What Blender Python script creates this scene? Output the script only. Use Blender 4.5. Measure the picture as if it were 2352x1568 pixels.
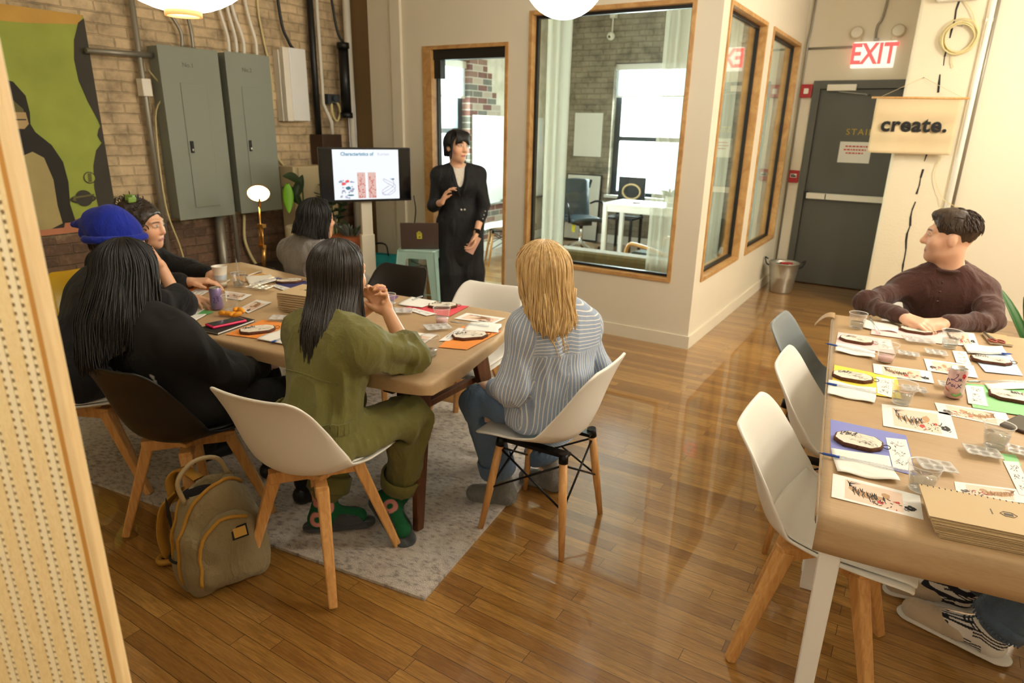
import bpy, bmesh, math, random
import numpy as np
from mathutils import Vector, Matrix, noise as mnoise
for o in list(bpy.data.objects): bpy.data.objects.remove(o, do_unlink=True)
SC = bpy.context.scene; COL = SC.collection; PI = math.pi; R = math.radians
V = Vector
# ---------------------------------------------------------------- camera, world, exposure
cam = bpy.data.objects.new('camera', bpy.data.cameras.new('camera')); COL.objects.link(cam)
_yaw, _pit, _rol = 0.554589981, 0.317847857, 0.0211749141
_F = V((-math.sin(_yaw)*math.cos(_pit), math.cos(_yaw)*math.cos(_pit), -math.sin(_pit)))
_r = V((math.cos(_yaw), math.sin(_yaw), 0)); _u = _r.cross(_F)
_r2 = math.cos(_rol)*_r+math.sin(_rol)*_u; _u2 = -math.sin(_rol)*_r+math.cos(_rol)*_u
_m = Matrix((_r2, _u2, -_F)).transposed().to_4x4(); _m.translation = V((0, 0, 1.62)); cam.matrix_world = _m
cam.data.sensor_width = 36; cam.data.lens = 1503.455/2352*36; cam.data.clip_start = .02
cam.data.dof.use_dof = True; cam.data.dof.focus_distance = 1.8; cam.data.dof.aperture_fstop = 4.5
SC.camera = cam
SC.view_settings.view_transform = 'Standard'; SC.view_settings.look = 'None'; SC.view_settings.gamma = 1
SC.view_settings.use_curve_mapping = False; SC.view_settings.exposure = 1.38
W = bpy.data.worlds.new('world'); SC.world = W; W.use_nodes = True
W.node_tree.nodes['Background'].inputs[0].default_value = (.86, .94, 1, 1); W.node_tree.nodes['Background'].inputs[1].default_value = 4.0
GLOBE_E = 11.0; EXPK = 2**-1.38
def area_light(name, loc, rot, sx, sy, power, col):
    l = bpy.data.lights.new(name, 'AREA'); l.shape = 'RECTANGLE'; l.size = sx; l.size_y = sy; l.energy = power; l.color = col
    o = bpy.data.objects.new(name, l); COL.objects.link(o); o.location = loc; o.rotation_euler = rot; return o
# daylight entering through the two office windows (outside the panes, pointing in)
area_light('daylight_street', (-5.75, 6.1, 1.6), (0, R(-90), 0), 1.8, 1.7, 130, (.86, .93, 1))
area_light('daylight_yard', (-3.6, 9.75, 1.6), (R(-90), 0, 0), 1.0, 1.8, 190, (.86, .93, 1))
# ---------------------------------------------------------------- materials
def lin(c):
    return tuple((x/255/12.92 if x/255 <= .04045 else ((x/255+.055)/1.055)**2.4) for x in c[:3])+(1,)
MATS = {}
class NT:
    def __init__(s, name):
        s.m = bpy.data.materials.new(name); s.m.use_nodes = True; s.t = s.m.node_tree
        s.b = s.t.nodes['Principled BSDF']; s.out = s.t.nodes['Material Output']
    def n(s, typ, ins=None, **kw):
        x = s.t.nodes.new('ShaderNode'+typ)
        for k, v in kw.items(): setattr(x, k, v)
        for k, v in (ins or {}).items(): s.set(x.inputs[k], v)
        return x
    def set(s, sock, v):
        if isinstance(v, bpy.types.NodeSocket): s.t.links.new(v, sock)
        else: sock.default_value = v
    def ramp(s, fac, stops, interp='LINEAR'):
        x = s.n('ValToRGB', {0: fac}); cr = x.color_ramp; cr.interpolation = interp
        while len(cr.elements) < len(stops): cr.elements.new(.5)
        for e, (p, c) in zip(cr.elements, stops): e.position = p; e.color = c
        return x.outputs[0]
    def mix(s, fac, a, b, bt='MIX'):
        x = s.n('Mix', data_type='RGBA', blend_type=bt)
        s.set(x.inputs[0], fac); s.set(x.inputs[6], a); s.set(x.inputs[7], b); return x.outputs[2]
    def math(s, op, a, b=0.0):
        x = s.n('Math', operation=op); s.set(x.inputs[0], a); s.set(x.inputs[1], b); return x.outputs[0]
    def co(s, scale=(1, 1, 1), which=3):
        t = s.n('TexCoord'); mp = s.n('Mapping', {'Vector': t.outputs[which], 'Scale': scale}); return mp.outputs[0]
    def noise(s, vec, scale, detail=3, rough=.5, dist=0):
        return s.n('TexNoise', {'Vector': vec, 'Scale': scale, 'Detail': detail, 'Roughness': rough, 'Distortion': dist})
    def bump(s, h, strength=.3, dist=.01):
        x = s.n('Bump', {'Height': h, 'Strength': strength, 'Distance': dist}); s.set(s.b.inputs['Normal'], x.outputs[0])
    def p(s, **kw):
        for k, v in kw.items(): s.set(s.b.inputs[k.replace('_', ' ')], v)
def mat(name, c, rough=.5, metal=0.0, bump=None, var=None, spec=.5, coat=0, sheen=0, sss=0, emit=None, alpha=None):
    if name in MATS: return MATS[name]
    n = NT(name); col = lin(c)
    n.p(Roughness=rough, Metallic=metal); n.b.inputs['Specular IOR Level'].default_value = spec
    n.b.inputs['Coat Weight'].default_value = coat; n.b.inputs['Coat Roughness'].default_value = .12
    n.b.inputs['Sheen Weight'].default_value = sheen
    if sss: n.b.inputs['Subsurface Weight'].default_value = sss; n.b.inputs['Subsurface Radius'].default_value = (.012, .005, .003)
    n.set(n.b.inputs['Base Color'], col)
    if var:   # (scale, amount, optional stretch)
        st = var[2] if len(var) > 2 else (1, 1, 1)
        f = n.noise(n.co(st), var[0], 4).outputs[0]
        lo = tuple(max(0, x*(1-var[1])) for x in col[:3])+(1,); hi = tuple(min(1, x*(1+var[1])) for x in col[:3])+(1,)
        n.set(n.b.inputs['Base Color'], n.ramp(f, [(.3, lo), (.7, hi)]))
    if bump:
        st = bump[2] if len(bump) > 2 else (1, 1, 1)
        n.bump(n.noise(n.co(st), bump[0], 4).outputs[0], bump[1], .01)
    if emit: n.set(n.b.inputs['Emission Color'], lin(emit[0])); n.p(Emission_Strength=emit[1])
    n.m.diffuse_color = col; MATS[name] = n.m; return n.m
def glassy(name, tint=(255, 255, 255), clear=.9, rough=.02, ior=1.45, milk=0, milkcol=(240, 240, 238)):
    n = NT(name); t = n.n('BsdfTransparent', {0: lin(tint)}); g = n.n('BsdfGlossy', {0: (1, 1, 1, 1), 'Roughness': rough})
    lw = n.n('LayerWeight', {'Blend': .5}); fr = n.math('ADD', .035, n.math('MULTIPLY', n.math('POWER', lw.outputs['Facing'], 3.0), .75 if ior > 1.01 else 0.0)); mx = n.n('MixShader', {0: fr, 1: t.outputs[0], 2: g.outputs[0]})
    o = mx.outputs[0]
    if milk:
        d = n.n('BsdfDiffuse', {0: lin(milkcol)}); tl = n.n('BsdfTranslucent', {0: lin(milkcol)})
        a = n.n('MixShader', {0: .4, 1: d.outputs[0], 2: tl.outputs[0]})
        o = n.n('MixShader', {0: milk, 1: o, 2: a.outputs[0]}).outputs[0]
    n.t.links.new(o, n.out.inputs[0]); MATS[name] = n.m; return n.m
# oak strip floor
n = NT('oak floor'); g = n.n('NewGeometry'); vec = g.outputs['Position']
bk = n.n('TexBrick', {'Vector': vec, 'Color1': (0, 0, 0, 1), 'Color2': (1, 1, 1, 1), 'Mortar': (.5, .5, .5, 1), 'Scale': 1, 'Mortar Size': .0011, 'Mortar Smooth': .4, 'Bias': 0, 'Brick Width': .83, 'Row Height': .0575}, offset=.37, offset_frequency=2, squash=1.35, squash_frequency=3)
off = n.n('VectorMath', {0: bk.outputs['Color'], 1: (13, 7, 5)}, operation='MULTIPLY'); v2 = n.n('VectorMath', {0: vec, 1: off.outputs[0]}, operation='ADD').outputs[0]
gr = n.noise(n.n('Mapping', {'Vector': v2, 'Scale': (2.2, 30, 1)}).outputs[0], 2.2, 6, .6, 1.6).outputs[0]
fine = n.noise(n.n('Mapping', {'Vector': v2, 'Scale': (9, 260, 1)}).outputs[0], 3, 3, .6).outputs[0]
base = n.ramp(bk.outputs['Color'], [(0, lin((146, 102, 48))), (.35, lin((180, 132, 64))), (.7, lin((196, 148, 76))), (1, lin((160, 112, 52)))])
c1 = n.mix(n.ramp(gr, [(.38, (0, 0, 0, 1)), (.62, (1, 1, 1, 1))]), n.mix(.42, base, lin((84, 48, 18))), base)
c2 = n.mix(n.ramp(fine, [(.42, (.55, .55, .55, 1)), (.56, (0, 0, 0, 1))]), c1, n.mix(.5, c1, lin((70, 40, 16))))
big = n.noise(vec, .9, 3).outputs[0]; c2 = n.mix(n.ramp(big, [(.4, (0, 0, 0, 1)), (.7, (.35, .35, .35, 1))]), c2, lin((96, 62, 28)))
n.set(n.b.inputs['Base Color'], n.mix(bk.outputs['Fac'], c2, lin((48, 28, 12))))
n.p(Roughness=n.ramp(gr, [(0, (.24, .24, .24, 1)), (1, (.36, .36, .36, 1))])); n.b.inputs['Coat Weight'].default_value = 1.0; n.b.inputs['Coat Roughness'].default_value = .02
n.bump(n.math('SUBTRACT', n.math('MULTIPLY', fine, .25), bk.outputs['Fac']), .25, .002); MATS['floor'] = n.m
# old brick, pale wash above, bare below
def brickmat(name, wash, bare, split, washcover):
    n = NT(name); g = n.n('NewGeometry'); s = n.n('SeparateXYZ', {0: g.outputs['Position']})
    vec = n.n('CombineXYZ', {0: n.math('ADD', s.outputs[0], s.outputs[1]), 1: s.outputs[2], 2: 0.0}).outputs[0]
    wob = n.noise(vec, 6, 3).outputs['Color']; v2 = n.n('VectorMath', {0: vec, 1: n.n('VectorMath', {0: wob, 1: (.02, .02, 0)}, operation='MULTIPLY').outputs[0]}, operation='ADD').outputs[0]
    bk = n.n('TexBrick', {'Vector': v2, 'Color1': (0, 0, 0, 1), 'Color2': (1, 1, 1, 1), 'Mortar': (.5, .5, .5, 1), 'Scale': 1, 'Mortar Size': .007, 'Mortar Smooth': .6, 'Brick Width': .205, 'Row Height': .072})
    nz = n.noise(vec, 4.5, 6, .65).outputs[0]; nf = n.noise(vec, 30, 5, .7).outputs[0]
    w = n.ramp(nz, [(.28, lin([x*.62 for x in wash])), (.5, lin(wash)), (.72, lin([min(255, x*1.18) for x in wash]))])
    w = n.mix(n.ramp(bk.outputs['Color'], [(0, (.5, .5, .5, 1)), (1, (0, 0, 0, 1))]), w, n.mix(.5, w, lin([x*.7 for x in wash])))
    b = n.mix(bk.outputs['Color'], lin(bare), lin([min(255, x*1.5) for x in bare])); b = n.mix(n.ramp(nf, [(.5, (0, 0, 0, 1)), (.75, (.7, .7, .7, 1))]), b, lin([min(255, x*1.9) for x in bare]))
    cover = n.ramp(n.noise(vec, 7, 5, .7).outputs[0], [(max(0, 1-washcover-.12), (0, 0, 0, 1)), (1-washcover, (1, 1, 1, 1))])
    if split is not None:
        hz = n.math('ADD', s.outputs[2], n.math('MULTIPLY', n.math('SUBTRACT', nz, .5), .16))
        st = n.ramp(n.math('DIVIDE', hz, 3.0), [(split/3-.008, (0, 0, 0, 1)), (split/3+.008, (1, 1, 1, 1))]); cover = n.mix(1, cover, st, 'MULTIPLY')
    c = n.mix(cover, b, w); c = n.mix(n.math('MULTIPLY', bk.outputs['Fac'], .38), c, n.mix(.5, c, lin([x*.55 for x in wash])))
    n.set(n.b.inputs['Base Color'], c); n.p(Roughness=.85)
    n.bump(n.math('ADD', n.math('MULTIPLY', bk.outputs['Fac'], -1.0), n.math('MULTIPLY', nf, .8)), .8, .012); MATS[name] = n.m
brickmat('washed brick', (212, 188, 150), (82, 64, 50), .86, .95)
brickmat('office brick', (158, 148, 132), (122, 86, 68), None, .66)
def plaster(name, c, b=.12):
    n = NT(name); v = n.n('NewGeometry').outputs['Position']; f = n.noise(v, 1.3, 4).outputs[0]; c = lin(c)
    n.set(n.b.inputs['Base Color'], n.ramp(f, [(.3, tuple(x*.94 for x in c[:3])+(1,)), (.7, c)])); n.p(Roughness=.6)
    n.bump(n.noise(v, 60, 4).outputs[0], b, .004); MATS[name] = n.m
plaster('cream paint', (232, 223, 202)); plaster('cream paint rough', (228, 216, 188), .5); plaster('ceiling paint', (228, 222, 208))
def woodmat(name, c1, c2, scale=(1, 1, 12), rough=.45, k=4):
    n = NT(name); f = n.noise(n.co(scale), k, 5, .6, 1.2).outputs[0]
    n.set(n.b.inputs['Base Color'], n.ramp(f, [(.3, lin(c1)), (.65, lin(c2))])); n.p(Roughness=rough); n.bump(f, .05, .003); MATS[name] = n.m; return n.m
woodmat('trim wood', (176, 128, 72), (208, 164, 104), (2, 2, 2)); woodmat('beech', (196, 138, 74), (222, 170, 104), (14, 14, 1.5), .42); woodmat('walnut', (66, 36, 18), (104, 60, 32), (12, 12, 2), .4)
woodmat('screen wood', (226, 194, 140), (240, 212, 162), (20, 20, 1.5), .5)
n = NT('rug'); v = n.n('NewGeometry').outputs['Position']
mp = n.n('Mapping', {'Vector': v, 'Rotation': (0, 0, R(-8)), 'Scale': (1, 1, 1)}).outputs[0]
a = n.noise(n.n('Mapping', {'Vector': mp, 'Scale': (24, 48, 1)}).outputs[0], 1.6, 4, .65).outputs[0]
b_ = n.n('TexVoronoi', {'Vector': n.n('Mapping', {'Vector': mp, 'Scale': (18, 28, 1)}).outputs[0], 'Scale': 1.7}).outputs['Distance']
big = n.noise(mp, 2.2, 3).outputs[0]; fz = n.noise(v, 240, 2).outputs[0]
k = n.math('ADD', n.math('MULTIPLY', a, .8), n.math('ADD', n.math('MULTIPLY', b_, -.28), n.math('MULTIPLY', big, .45)))
cc = n.ramp(k, [(.40, lin((222, 212, 198))), (.52, lin((204, 192, 178))), (.60, lin((164, 152, 142))), (.72, lin((136, 126, 122)))])
bl = n.noise(mp, 1.4, 2).outputs[0]; cc = n.mix(n.ramp(bl, [(.58, (0, 0, 0, 1)), (.66, (.45, .45, .45, 1))]), cc, lin((128, 134, 146)))
n.set(n.b.inputs['Base Color'], n.mix(n.ramp(fz, [(.3, (.35, .35, .35, 1)), (.7, (0, 0, 0, 1))]), cc, lin((120, 108, 98)))); n.p(Roughness=.95); n.b.inputs['Sheen Weight'].default_value = .2
n.bump(fz, .8, .01); MATS['rug'] = n.m
n = NT('kraft paper'); f = n.noise(n.co((1, 1, 1)), 3, 4).outputs[0]; f2 = n.noise(n.co((4, 300, 300)), 1, 2).outputs[0]
n.set(n.b.inputs['Base Color'], n.mix(.25, n.ramp(f, [(.3, lin((178, 147, 108))), (.7, lin((190, 160, 120)))]), n.ramp(f2, [(.3, lin((162, 132, 96))), (.7, lin((198, 168, 128)))])))
n.p(Roughness=.55); n.bump(n.noise(n.co((1, 1, 1)), 9, 4).outputs[0], .25, .01); MATS['kraft'] = n.m
mat('white shell', (240, 236, 226), .38); mat('black shell', (26, 23, 21), .42); mat('grey shell', (128, 136, 138), .4)
mat('yellow shell', (242, 190, 8), .4); mat('white pad', (232, 228, 218), .5, bump=(60, .05)); mat('black pad', (24, 22, 20), .5); mat('white paint', (242, 240, 234), .35)
mat('black metal', (18, 18, 18), .4, .6); mat('steel', (150, 148, 142), .35, .9); mat('chrome', (220, 220, 220), .12, 1); mat('conduit', (150, 146, 134), .42, .55)
mat('panel grey', (140, 146, 134), .5, bump=(25, .04)); mat('plastic black', (14, 14, 15), .4); mat('mint paint', (166, 200, 190), .38); mat('door grey', (92, 92, 86), .45, bump=(90, .05))
mat('alarm red', (172, 34, 40), .4); mat('sign white', (236, 230, 216), .45); mat('paper', (238, 234, 224), .7, bump=(14, .12)); mat('print paper', (240, 238, 232), .6)
mat('ink', (34, 32, 30), .7); mat('ink grey', (96, 92, 88), .7); mat('ink red', (206, 66, 58), .7); mat('ink orange', (196, 138, 86), .7); mat('peach wash', (236, 214, 196), .7)
glassy('pane', (246, 250, 246), ior=1.5, rough=.0); glassy('cup plastic', (248, 248, 248), ior=1.5, rough=.03, milk=.09); glassy('cup rim', (250, 250, 250), rough=.05, milk=.5, milkcol=(250, 250, 248)); glassy('water', (226, 230, 230), ior=1.33, rough=.0)  # cup rim is milky white to paint in bright edge highlights
glassy('tray plastic', (240, 240, 238), ior=1.45, rough=.12, milk=.55); glassy('pen plastic', (235, 238, 242), ior=1.45, rough=.05, milk=.25); glassy('curtain', (255, 255, 255), ior=1.0, rough=1, milk=.72, milkcol=(226, 222, 206))
glassy('blind', (255, 255, 255), ior=1.0, rough=1, milk=.9, milkcol=(240, 244, 248))
# ---------------------------------------------------------------- mesh building
class MB:
    def __init__(s): s.v = []; s.f = []; s.mi = []; s.sm = []; s.ms = []; s.cur = 0; s.smooth = False; s.T = Matrix.Identity(4)
    def m(s, mt):
        mt = MATS[mt] if isinstance(mt, str) else mt
        if mt not in s.ms: s.ms.append(mt)
        s.cur = s.ms.index(mt); return s
    def add(s, vs, fs, smooth=None):
        b = len(s.v); s.v += [s.T @ V(p) for p in vs]
        for f in fs: s.f.append([b+i for i in f]); s.mi.append(s.cur); s.sm.append(s.smooth if smooth is None else smooth)
        return s
    def box(s, c, d, rot=None):
        x, y, z = d[0]/2, d[1]/2, d[2]/2; rm = rot if isinstance(rot, Matrix) else Matrix.Rotation(rot or 0, 3, 'Z'); c = V(c)
        vs = [c+rm @ V((a*x, b*y, k*z)) for a in (-1, 1) for b in (-1, 1) for k in (-1, 1)]
        return s.add(vs, [(0, 1, 3, 2), (4, 6, 7, 5), (0, 4, 5, 1), (2, 3, 7, 6), (0, 2, 6, 4), (1, 5, 7, 3)], False)
    def bx(s, a, b): return s.box([(p+q)/2 for p, q in zip(a, b)], [abs(q-p) for p, q in zip(a, b)])
    def bar(s, p, q, w1, w2=None, up=(0, 0, 1), d1=None, d2=None):
        p, q = V(p), V(q); a = (q-p).normalized(); x = a.cross(V(up)); x = x.normalized() if x.length > 1e-4 else V((1, 0, 0)); y = x.cross(a); w2 = w2 or w1; d1 = d1 or w1; d2 = d2 or (w2 if d1 == w1 else d1)
        vs = [pt+x*(i*w/2)+y*(j*d/2) for pt, w, d in ((p, w1, d1), (q, w2, d2)) for i, j in ((-1, -1), (1, -1), (1, 1), (-1, 1))]
        return s.add(vs, [(0, 3, 2, 1), (4, 5, 6, 7), (0, 1, 5, 4), (1, 2, 6, 5), (2, 3, 7, 6), (3, 0, 4, 7)], False)
    def tube(s, pts, r, k=10, cap=True, closed=False):
        pts = [V(p) for p in pts]; n = len(pts); rs = r if isinstance(r, (list, tuple)) else [r]*n; vs = []; prev = None
        for i, p in enumerate(pts):
            t = (pts[(i+1) % n]-pts[i-1]) if closed else (pts[min(i+1, n-1)]-pts[max(i-1, 0)])
            t = t.normalized() if t.length > 1e-9 else V((0, 0, 1))
            if prev is None: prev = t.orthogonal().normalized()
            x = prev-t*prev.dot(t); x = x.normalized() if x.length > 1e-6 else t.orthogonal().normalized(); prev = x; y = t.cross(x)
            vs += [p+(x*math.cos(2*PI*j/k)+y*math.sin(2*PI*j/k))*rs[i] for j in range(k)]
        fs = [(i*k+j, i*k+(j+1) % k, ((i+1) % n)*k+(j+1) % k, ((i+1) % n)*k+j) for i in range(n if closed else n-1) for j in range(k)]
        s.add(vs, fs, True)
        if cap and not closed: b = len(s.v)-n*k; s.f += [list(range(b, b+k))[::-1], list(range(b+(n-1)*k, b+n*k))]; s.mi += [s.cur]*2; s.sm += [False]*2
        return s
    def cyl(s, p, q, r, r2=None, k=20): return s.tube([p, q], [r, r if r2 is None else r2], k)
    def lathe(s, prof, c=(0, 0, 0), k=28, caps=True, smooth=True):
        c = V(c); n = len(prof); vs = [c+V((r*math.cos(2*PI*j/k), r*math.sin(2*PI*j/k), z)) for r, z in prof for j in range(k)]
        s.add(vs, [(i*k+j, i*k+(j+1) % k, (i+1)*k+(j+1) % k, (i+1)*k+j) for i in range(n-1) for j in range(k)], smooth)
        if caps:
            b = len(s.v)-n*k
            for i, rev in ((0, True), (n-1, False)):
                if prof[i][0] > 1e-5: q = list(range(b+i*k, b+i*k+k)); s.f.append(q[::-1] if rev else q); s.mi.append(s.cur); s.sm.append(False)
        return s
    def prism(s, poly, z0, z1, tilt=None):
        n = len(poly); vs = [V((p[0], p[1], z0)) for p in poly]+[V((p[0], p[1], z1)) for p in poly]
        ar = sum(poly[i][0]*poly[(i+1) % n][1]-poly[(i+1) % n][0]*poly[i][1] for i in range(n))
        fs = [tuple(range(n))[::-1], tuple(range(n, 2*n))]+[(i, (i+1) % n, n+(i+1) % n, n+i) for i in range(n)]
        if ar < 0: fs = [f[::-1] for f in fs]
        return s.add(vs, fs, False)
    def grid(s, f, nu, nv, smooth=True, closeu=False):
        vs = [f(i/(nu-(0 if closeu else 1)), j/(nv-1)) for j in range(nv) for i in range(nu)]
        return s.add(vs, [(j*nu+i, j*nu+(i+1) % nu, (j+1)*nu+(i+1) % nu, (j+1)*nu+i) for j in range(nv-1) for i in range(nu if closeu else nu-1)], smooth)
    def ell(s, c, r, k=20, rot=None):
        c = V(c); rm = rot or Matrix.Identity(3)
        return s.grid(lambda u, v: c+rm @ V((r[0]*math.sin(PI*v)*math.cos(2*PI*u), r[1]*math.sin(PI*v)*math.sin(2*PI*u), -r[2]*math.cos(PI*v))), k, k//2+1, True, True)
    def build(s, name, mt=None, parent=None, bev=0, sub=0, solid=0, world=False):
        me = bpy.data.meshes.new(name)
        vs = s.v
        if world and parent is not None: inv = wm(parent).inverted(); vs = [inv @ p for p in vs]
        me.from_pydata([tuple(p) for p in vs], [], s.f)
        if mt is not None and not s.ms: s.m(mt)
        for q in s.ms: me.materials.append(q)
        me.polygons.foreach_set('material_index', s.mi); me.polygons.foreach_set('use_smooth', s.sm); me.update()
        return link(name, me, parent, bev, sub, solid)
def link(name, me, parent=None, bev=0, sub=0, solid=0):
    o = bpy.data.objects.new(name, me); COL.objects.link(o)
    if parent is not None: o.parent = parent
    if solid: md = o.modifiers.new('s', 'SOLIDIFY'); md.thickness = solid; md.offset = 0
    if bev: md = o.modifiers.new('b', 'BEVEL'); md.width = bev; md.segments = 2; md.limit_method = 'ANGLE'; md.angle_limit = R(40)
    if sub: md = o.modifiers.new('u', 'SUBSURF'); md.levels = sub; md.render_levels = sub
    return o
def wm(o):
    m = o.matrix_basis.copy(); p = o.parent
    while p is not None: m = p.matrix_basis @ m; p = p.parent
    return m
def tag(o, label, cat, group=None):
    o['label'] = label; o['category'] = cat
    if group: o['group'] = group
    return o
def thing(name, label, cat, loc=(0, 0, 0), rz=0, group=None):
    o = bpy.data.objects.new(name, None); COL.objects.link(o); o.empty_display_size = .05; o.location = loc; o.rotation_euler = (0, 0, rz); return tag(o, label, cat, group)
def struct(o): o['kind'] = 'structure'; return o
def dup(root, loc=None, rz=None, label=None, group=None, recolor=None):
    def cp(o, par):
        c = o.copy(); COL.objects.link(c)
        if recolor and c.type == 'MESH':
            c.data = recolored(o.data, recolor)
        if par is not None: c.parent = par
        for ch in list(o.children): cp(ch, c)
        return c
    r = cp(root, None)
    if loc is not None: r.location = loc
    if rz is not None: r.rotation_euler = (0, 0, rz)
    if label: r['label'] = label
    if group: r['group'] = group
    return r
_rc = {}
def recolored(me, mp):
    if not any(m and m.name in mp for m in me.materials): return me
    key = (me.name, tuple(sorted(mp.items())))
    if key not in _rc:
        c = me.copy()
        for i, m in enumerate(c.materials):
            if m and m.name in mp: c.materials[i] = MATS[mp[m.name]]
        _rc[key] = c
    return _rc[key]
def text_mesh(body, size, extrude=.001, bold=0, shear=0, space=1.0):
    c = bpy.data.curves.new('t', 'FONT'); c.body = body; c.size = size; c.extrude = extrude; c.offset = bold; c.shear = shear; c.space_character = space; c.align_x = 'CENTER'; c.align_y = 'CENTER'; c.resolution_u = 3
    o = bpy.data.objects.new('t', c); COL.objects.link(o); dg = bpy.context.evaluated_depsgraph_get(); dg.update()
    me = bpy.data.meshes.new_from_object(o.evaluated_get(dg)); bpy.data.objects.remove(o); bpy.data.curves.remove(c); return me
def add_text(mb, body, size, M4, mt, **kw):
    me = text_mesh(body, size, **kw); mb.m(mt); mb.add([M4 @ v.co for v in me.vertices], [tuple(p.vertices) for p in me.polygons], False); bpy.data.meshes.remove(me)
def frame_mat(o, x, y):   # 4x4 with local x, y axes at o
    x = V(x).normalized(); y = V(y).normalized(); z = x.cross(y); m = Matrix((x, y, z)).transposed().to_4x4(); m.translation = V(o); return m
def lerp(a, b, t): return a+(b-a)*t
def interp(xs, ys, x):
    return float(np.interp(x, xs, ys))
def smoothpath(pts, n=24):   # Catmull-Rom
    P = [V(p) for p in pts]; P = [P[0]*2-P[1]]+P+[P[-1]*2-P[-2]]; out = []; k = len(P)-3
    for i in range(n+1):
        t = i/n*k; j = min(int(t), k-1); t -= j; a, b, c, d = P[j:j+4]
        out.append(.5*((2*b)+(c-a)*t+(2*a-5*b+4*c-d)*t*t+(-a+3*b-3*c+d)*t**3))
    return out
# ================================================================ SETTING
def boxes(name, mt, bs, kind=True, bev=0):
    mb = MB().m(mt)
    for a, b in bs: mb.bx(a, b)
    o = mb.build(name, bev=bev)
    return struct(o) if kind else o
H = 3.4
mat('tan plaster', (150, 122, 84), .7, bump=(30, .3)); mat('dark gap', (20, 18, 16), .6); mat('window black', (22, 21, 20), .45); mat('blue grey frame', (58, 66, 74), .5)
n = NT('office left wall'); g = n.n('NewGeometry'); s_ = n.n('SeparateXYZ', {0: g.outputs['Position']})
vec = n.n('CombineXYZ', {0: s_.outputs[1], 1: s_.outputs[2], 2: 0.0}).outputs[0]
bk = n.n('TexBrick', {'Vector': vec, 'Color1': (0, 0, 0, 1), 'Color2': (1, 1, 1, 1), 'Mortar': (.5, .5, .5, 1), 'Scale': 1, 'Mortar Size': .006, 'Brick Width': .21, 'Row Height': .075})
bc = n.ramp(bk.outputs['Color'], [(0, lin((120, 78, 70))), (.4, lin((140, 104, 92))), (.6, lin((112, 108, 100))), (.85, lin((176, 160, 144))), (1, lin((216, 206, 190)))], 'CONSTANT')
st = n.math('ADD', n.math('MULTIPLY', n.math('FLOOR', n.math('DIVIDE', s_.outputs[1], .105)), .105), n.math('MULTIPLY', n.math('FLOOR', n.math('DIVIDE', s_.outputs[2], .075)), .075*.62))
pl = n.ramp(n.math('SUBTRACT', st, 8.2), [(.5, (0, 0, 0, 1)), (.51, (1, 1, 1, 1))]); pn = n.noise(vec, 6, 5).outputs[0]
n.set(n.b.inputs['Base Color'], n.mix(pl, n.mix(bk.outputs['Fac'], bc, lin((190, 182, 168))), n.ramp(pn, [(.35, lin((196, 186, 166))), (.65, lin((222, 214, 198)))]))); n.p(Roughness=.85); n.bump(n.math('MULTIPLY', bk.outputs['Fac'], -1.0), .5, .01); MATS[n.m.name] = n.m
boxes('floor', 'floor', [((-5.3, -2.6, -.1), (3.5, 9.3, 0))])
boxes('ceiling', 'ceiling paint', [((-5.3, -2.6, H), (3.5, 9.3, H+.1))])
boxes('wall_left', 'washed brick', [((-5.3, -2.6, 0), (-5, 5.0, H))])
boxes('wall_left_office', 'office left wall', [((-5.3, 5.0, 0), (-5, 5.7, H)), ((-5.3, 6.97, 0), (-5, 9.3, H)), ((-5.3, 5.7, 0), (-5, 6.97, .72)), ((-5.3, 5.7, 2.36), (-5, 6.97, H))])
boxes('wall_back_office', 'office brick', [((-5, 9, 0), (-4.0, 9.3, H)), ((-2.95, 9, 0), (-1.39, 9.3, H)), ((-4.0, 9, 0), (-2.95, 9.3, .7)), ((-4.0, 9, 2.47), (-2.95, 9.3, H))])
FY0, FY1 = 4.83, 4.95
boxes('wall_front_office', 'cream paint', [((-4.6, FY0, 0), (-3.94, FY1, H)), ((-3.08, FY0, 0), (-2.89, FY1, H)), ((-3.94, FY0, 2.25), (-3.08, FY1, H)), ((-2.89, FY0, 0), (-1.57, FY1, .5)), ((-2.89, FY0, 2.47), (-1.57, FY1, H)), ((-1.57, FY0, 0), (-1.39, FY1, H))])
boxes('wall_side_office', 'cream paint', [((-1.51, FY1, 0), (-1.39, 7.85, .5)), ((-1.51, FY1, 2.47), (-1.39, 7.85, H)), ((-1.51, FY1, .5), (-1.39, 4.985, 2.47)), ((-1.51, 6.13, .5), (-1.39, 6.37, 2.47)), ((-1.51, 7.67, .5), (-1.39, 7.85, 2.47)), ((-1.51, 7.85, 0), (-1.39, 9.0, H))])
boxes('wall_pier', 'tan plaster', [((-5, 4.97, 0), (-4.6, 5.1, H))])
boxes('wall_exit', 'cream paint', [((-1.39, 7.88, 0), (-1.24, 8.0, H)), ((-1.24, 7.88, 2.13), (-.2, 8.0, H)), ((-.3, 7.4, 0), (-.2, 8.0, H))])
boxes('wall_light_stop', 'tan plaster', [((-1.5, 8.05, -.05), (-.1, 8.15, H))])  # unseen slab added behind the exit door to block light leaking under it
boxes('wall_right_rear', 'cream paint', [((-.2, 7.4, 0), (3.5, 7.55, H))])
boxes('wall_right', 'cream paint', [((3.4, -2.6, 0), (3.55, 7.4, H))]); boxes('wall_behind', 'cream paint', [((-5, -2.6, 0), (3.4, -2.45, H))])
boxes('wall_column', 'cream paint rough', [((-.36, 6.92, 0), (.12, 7.4, H))], bev=.025)
mb = MB().m('dark gap'); rnd = random.Random(3)
zz = .35
pts = []
while zz < 2.75: pts.append((-.1+rnd.uniform(-.008, .008)+.01*math.sin(zz*5), zz)); zz += .07
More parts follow.
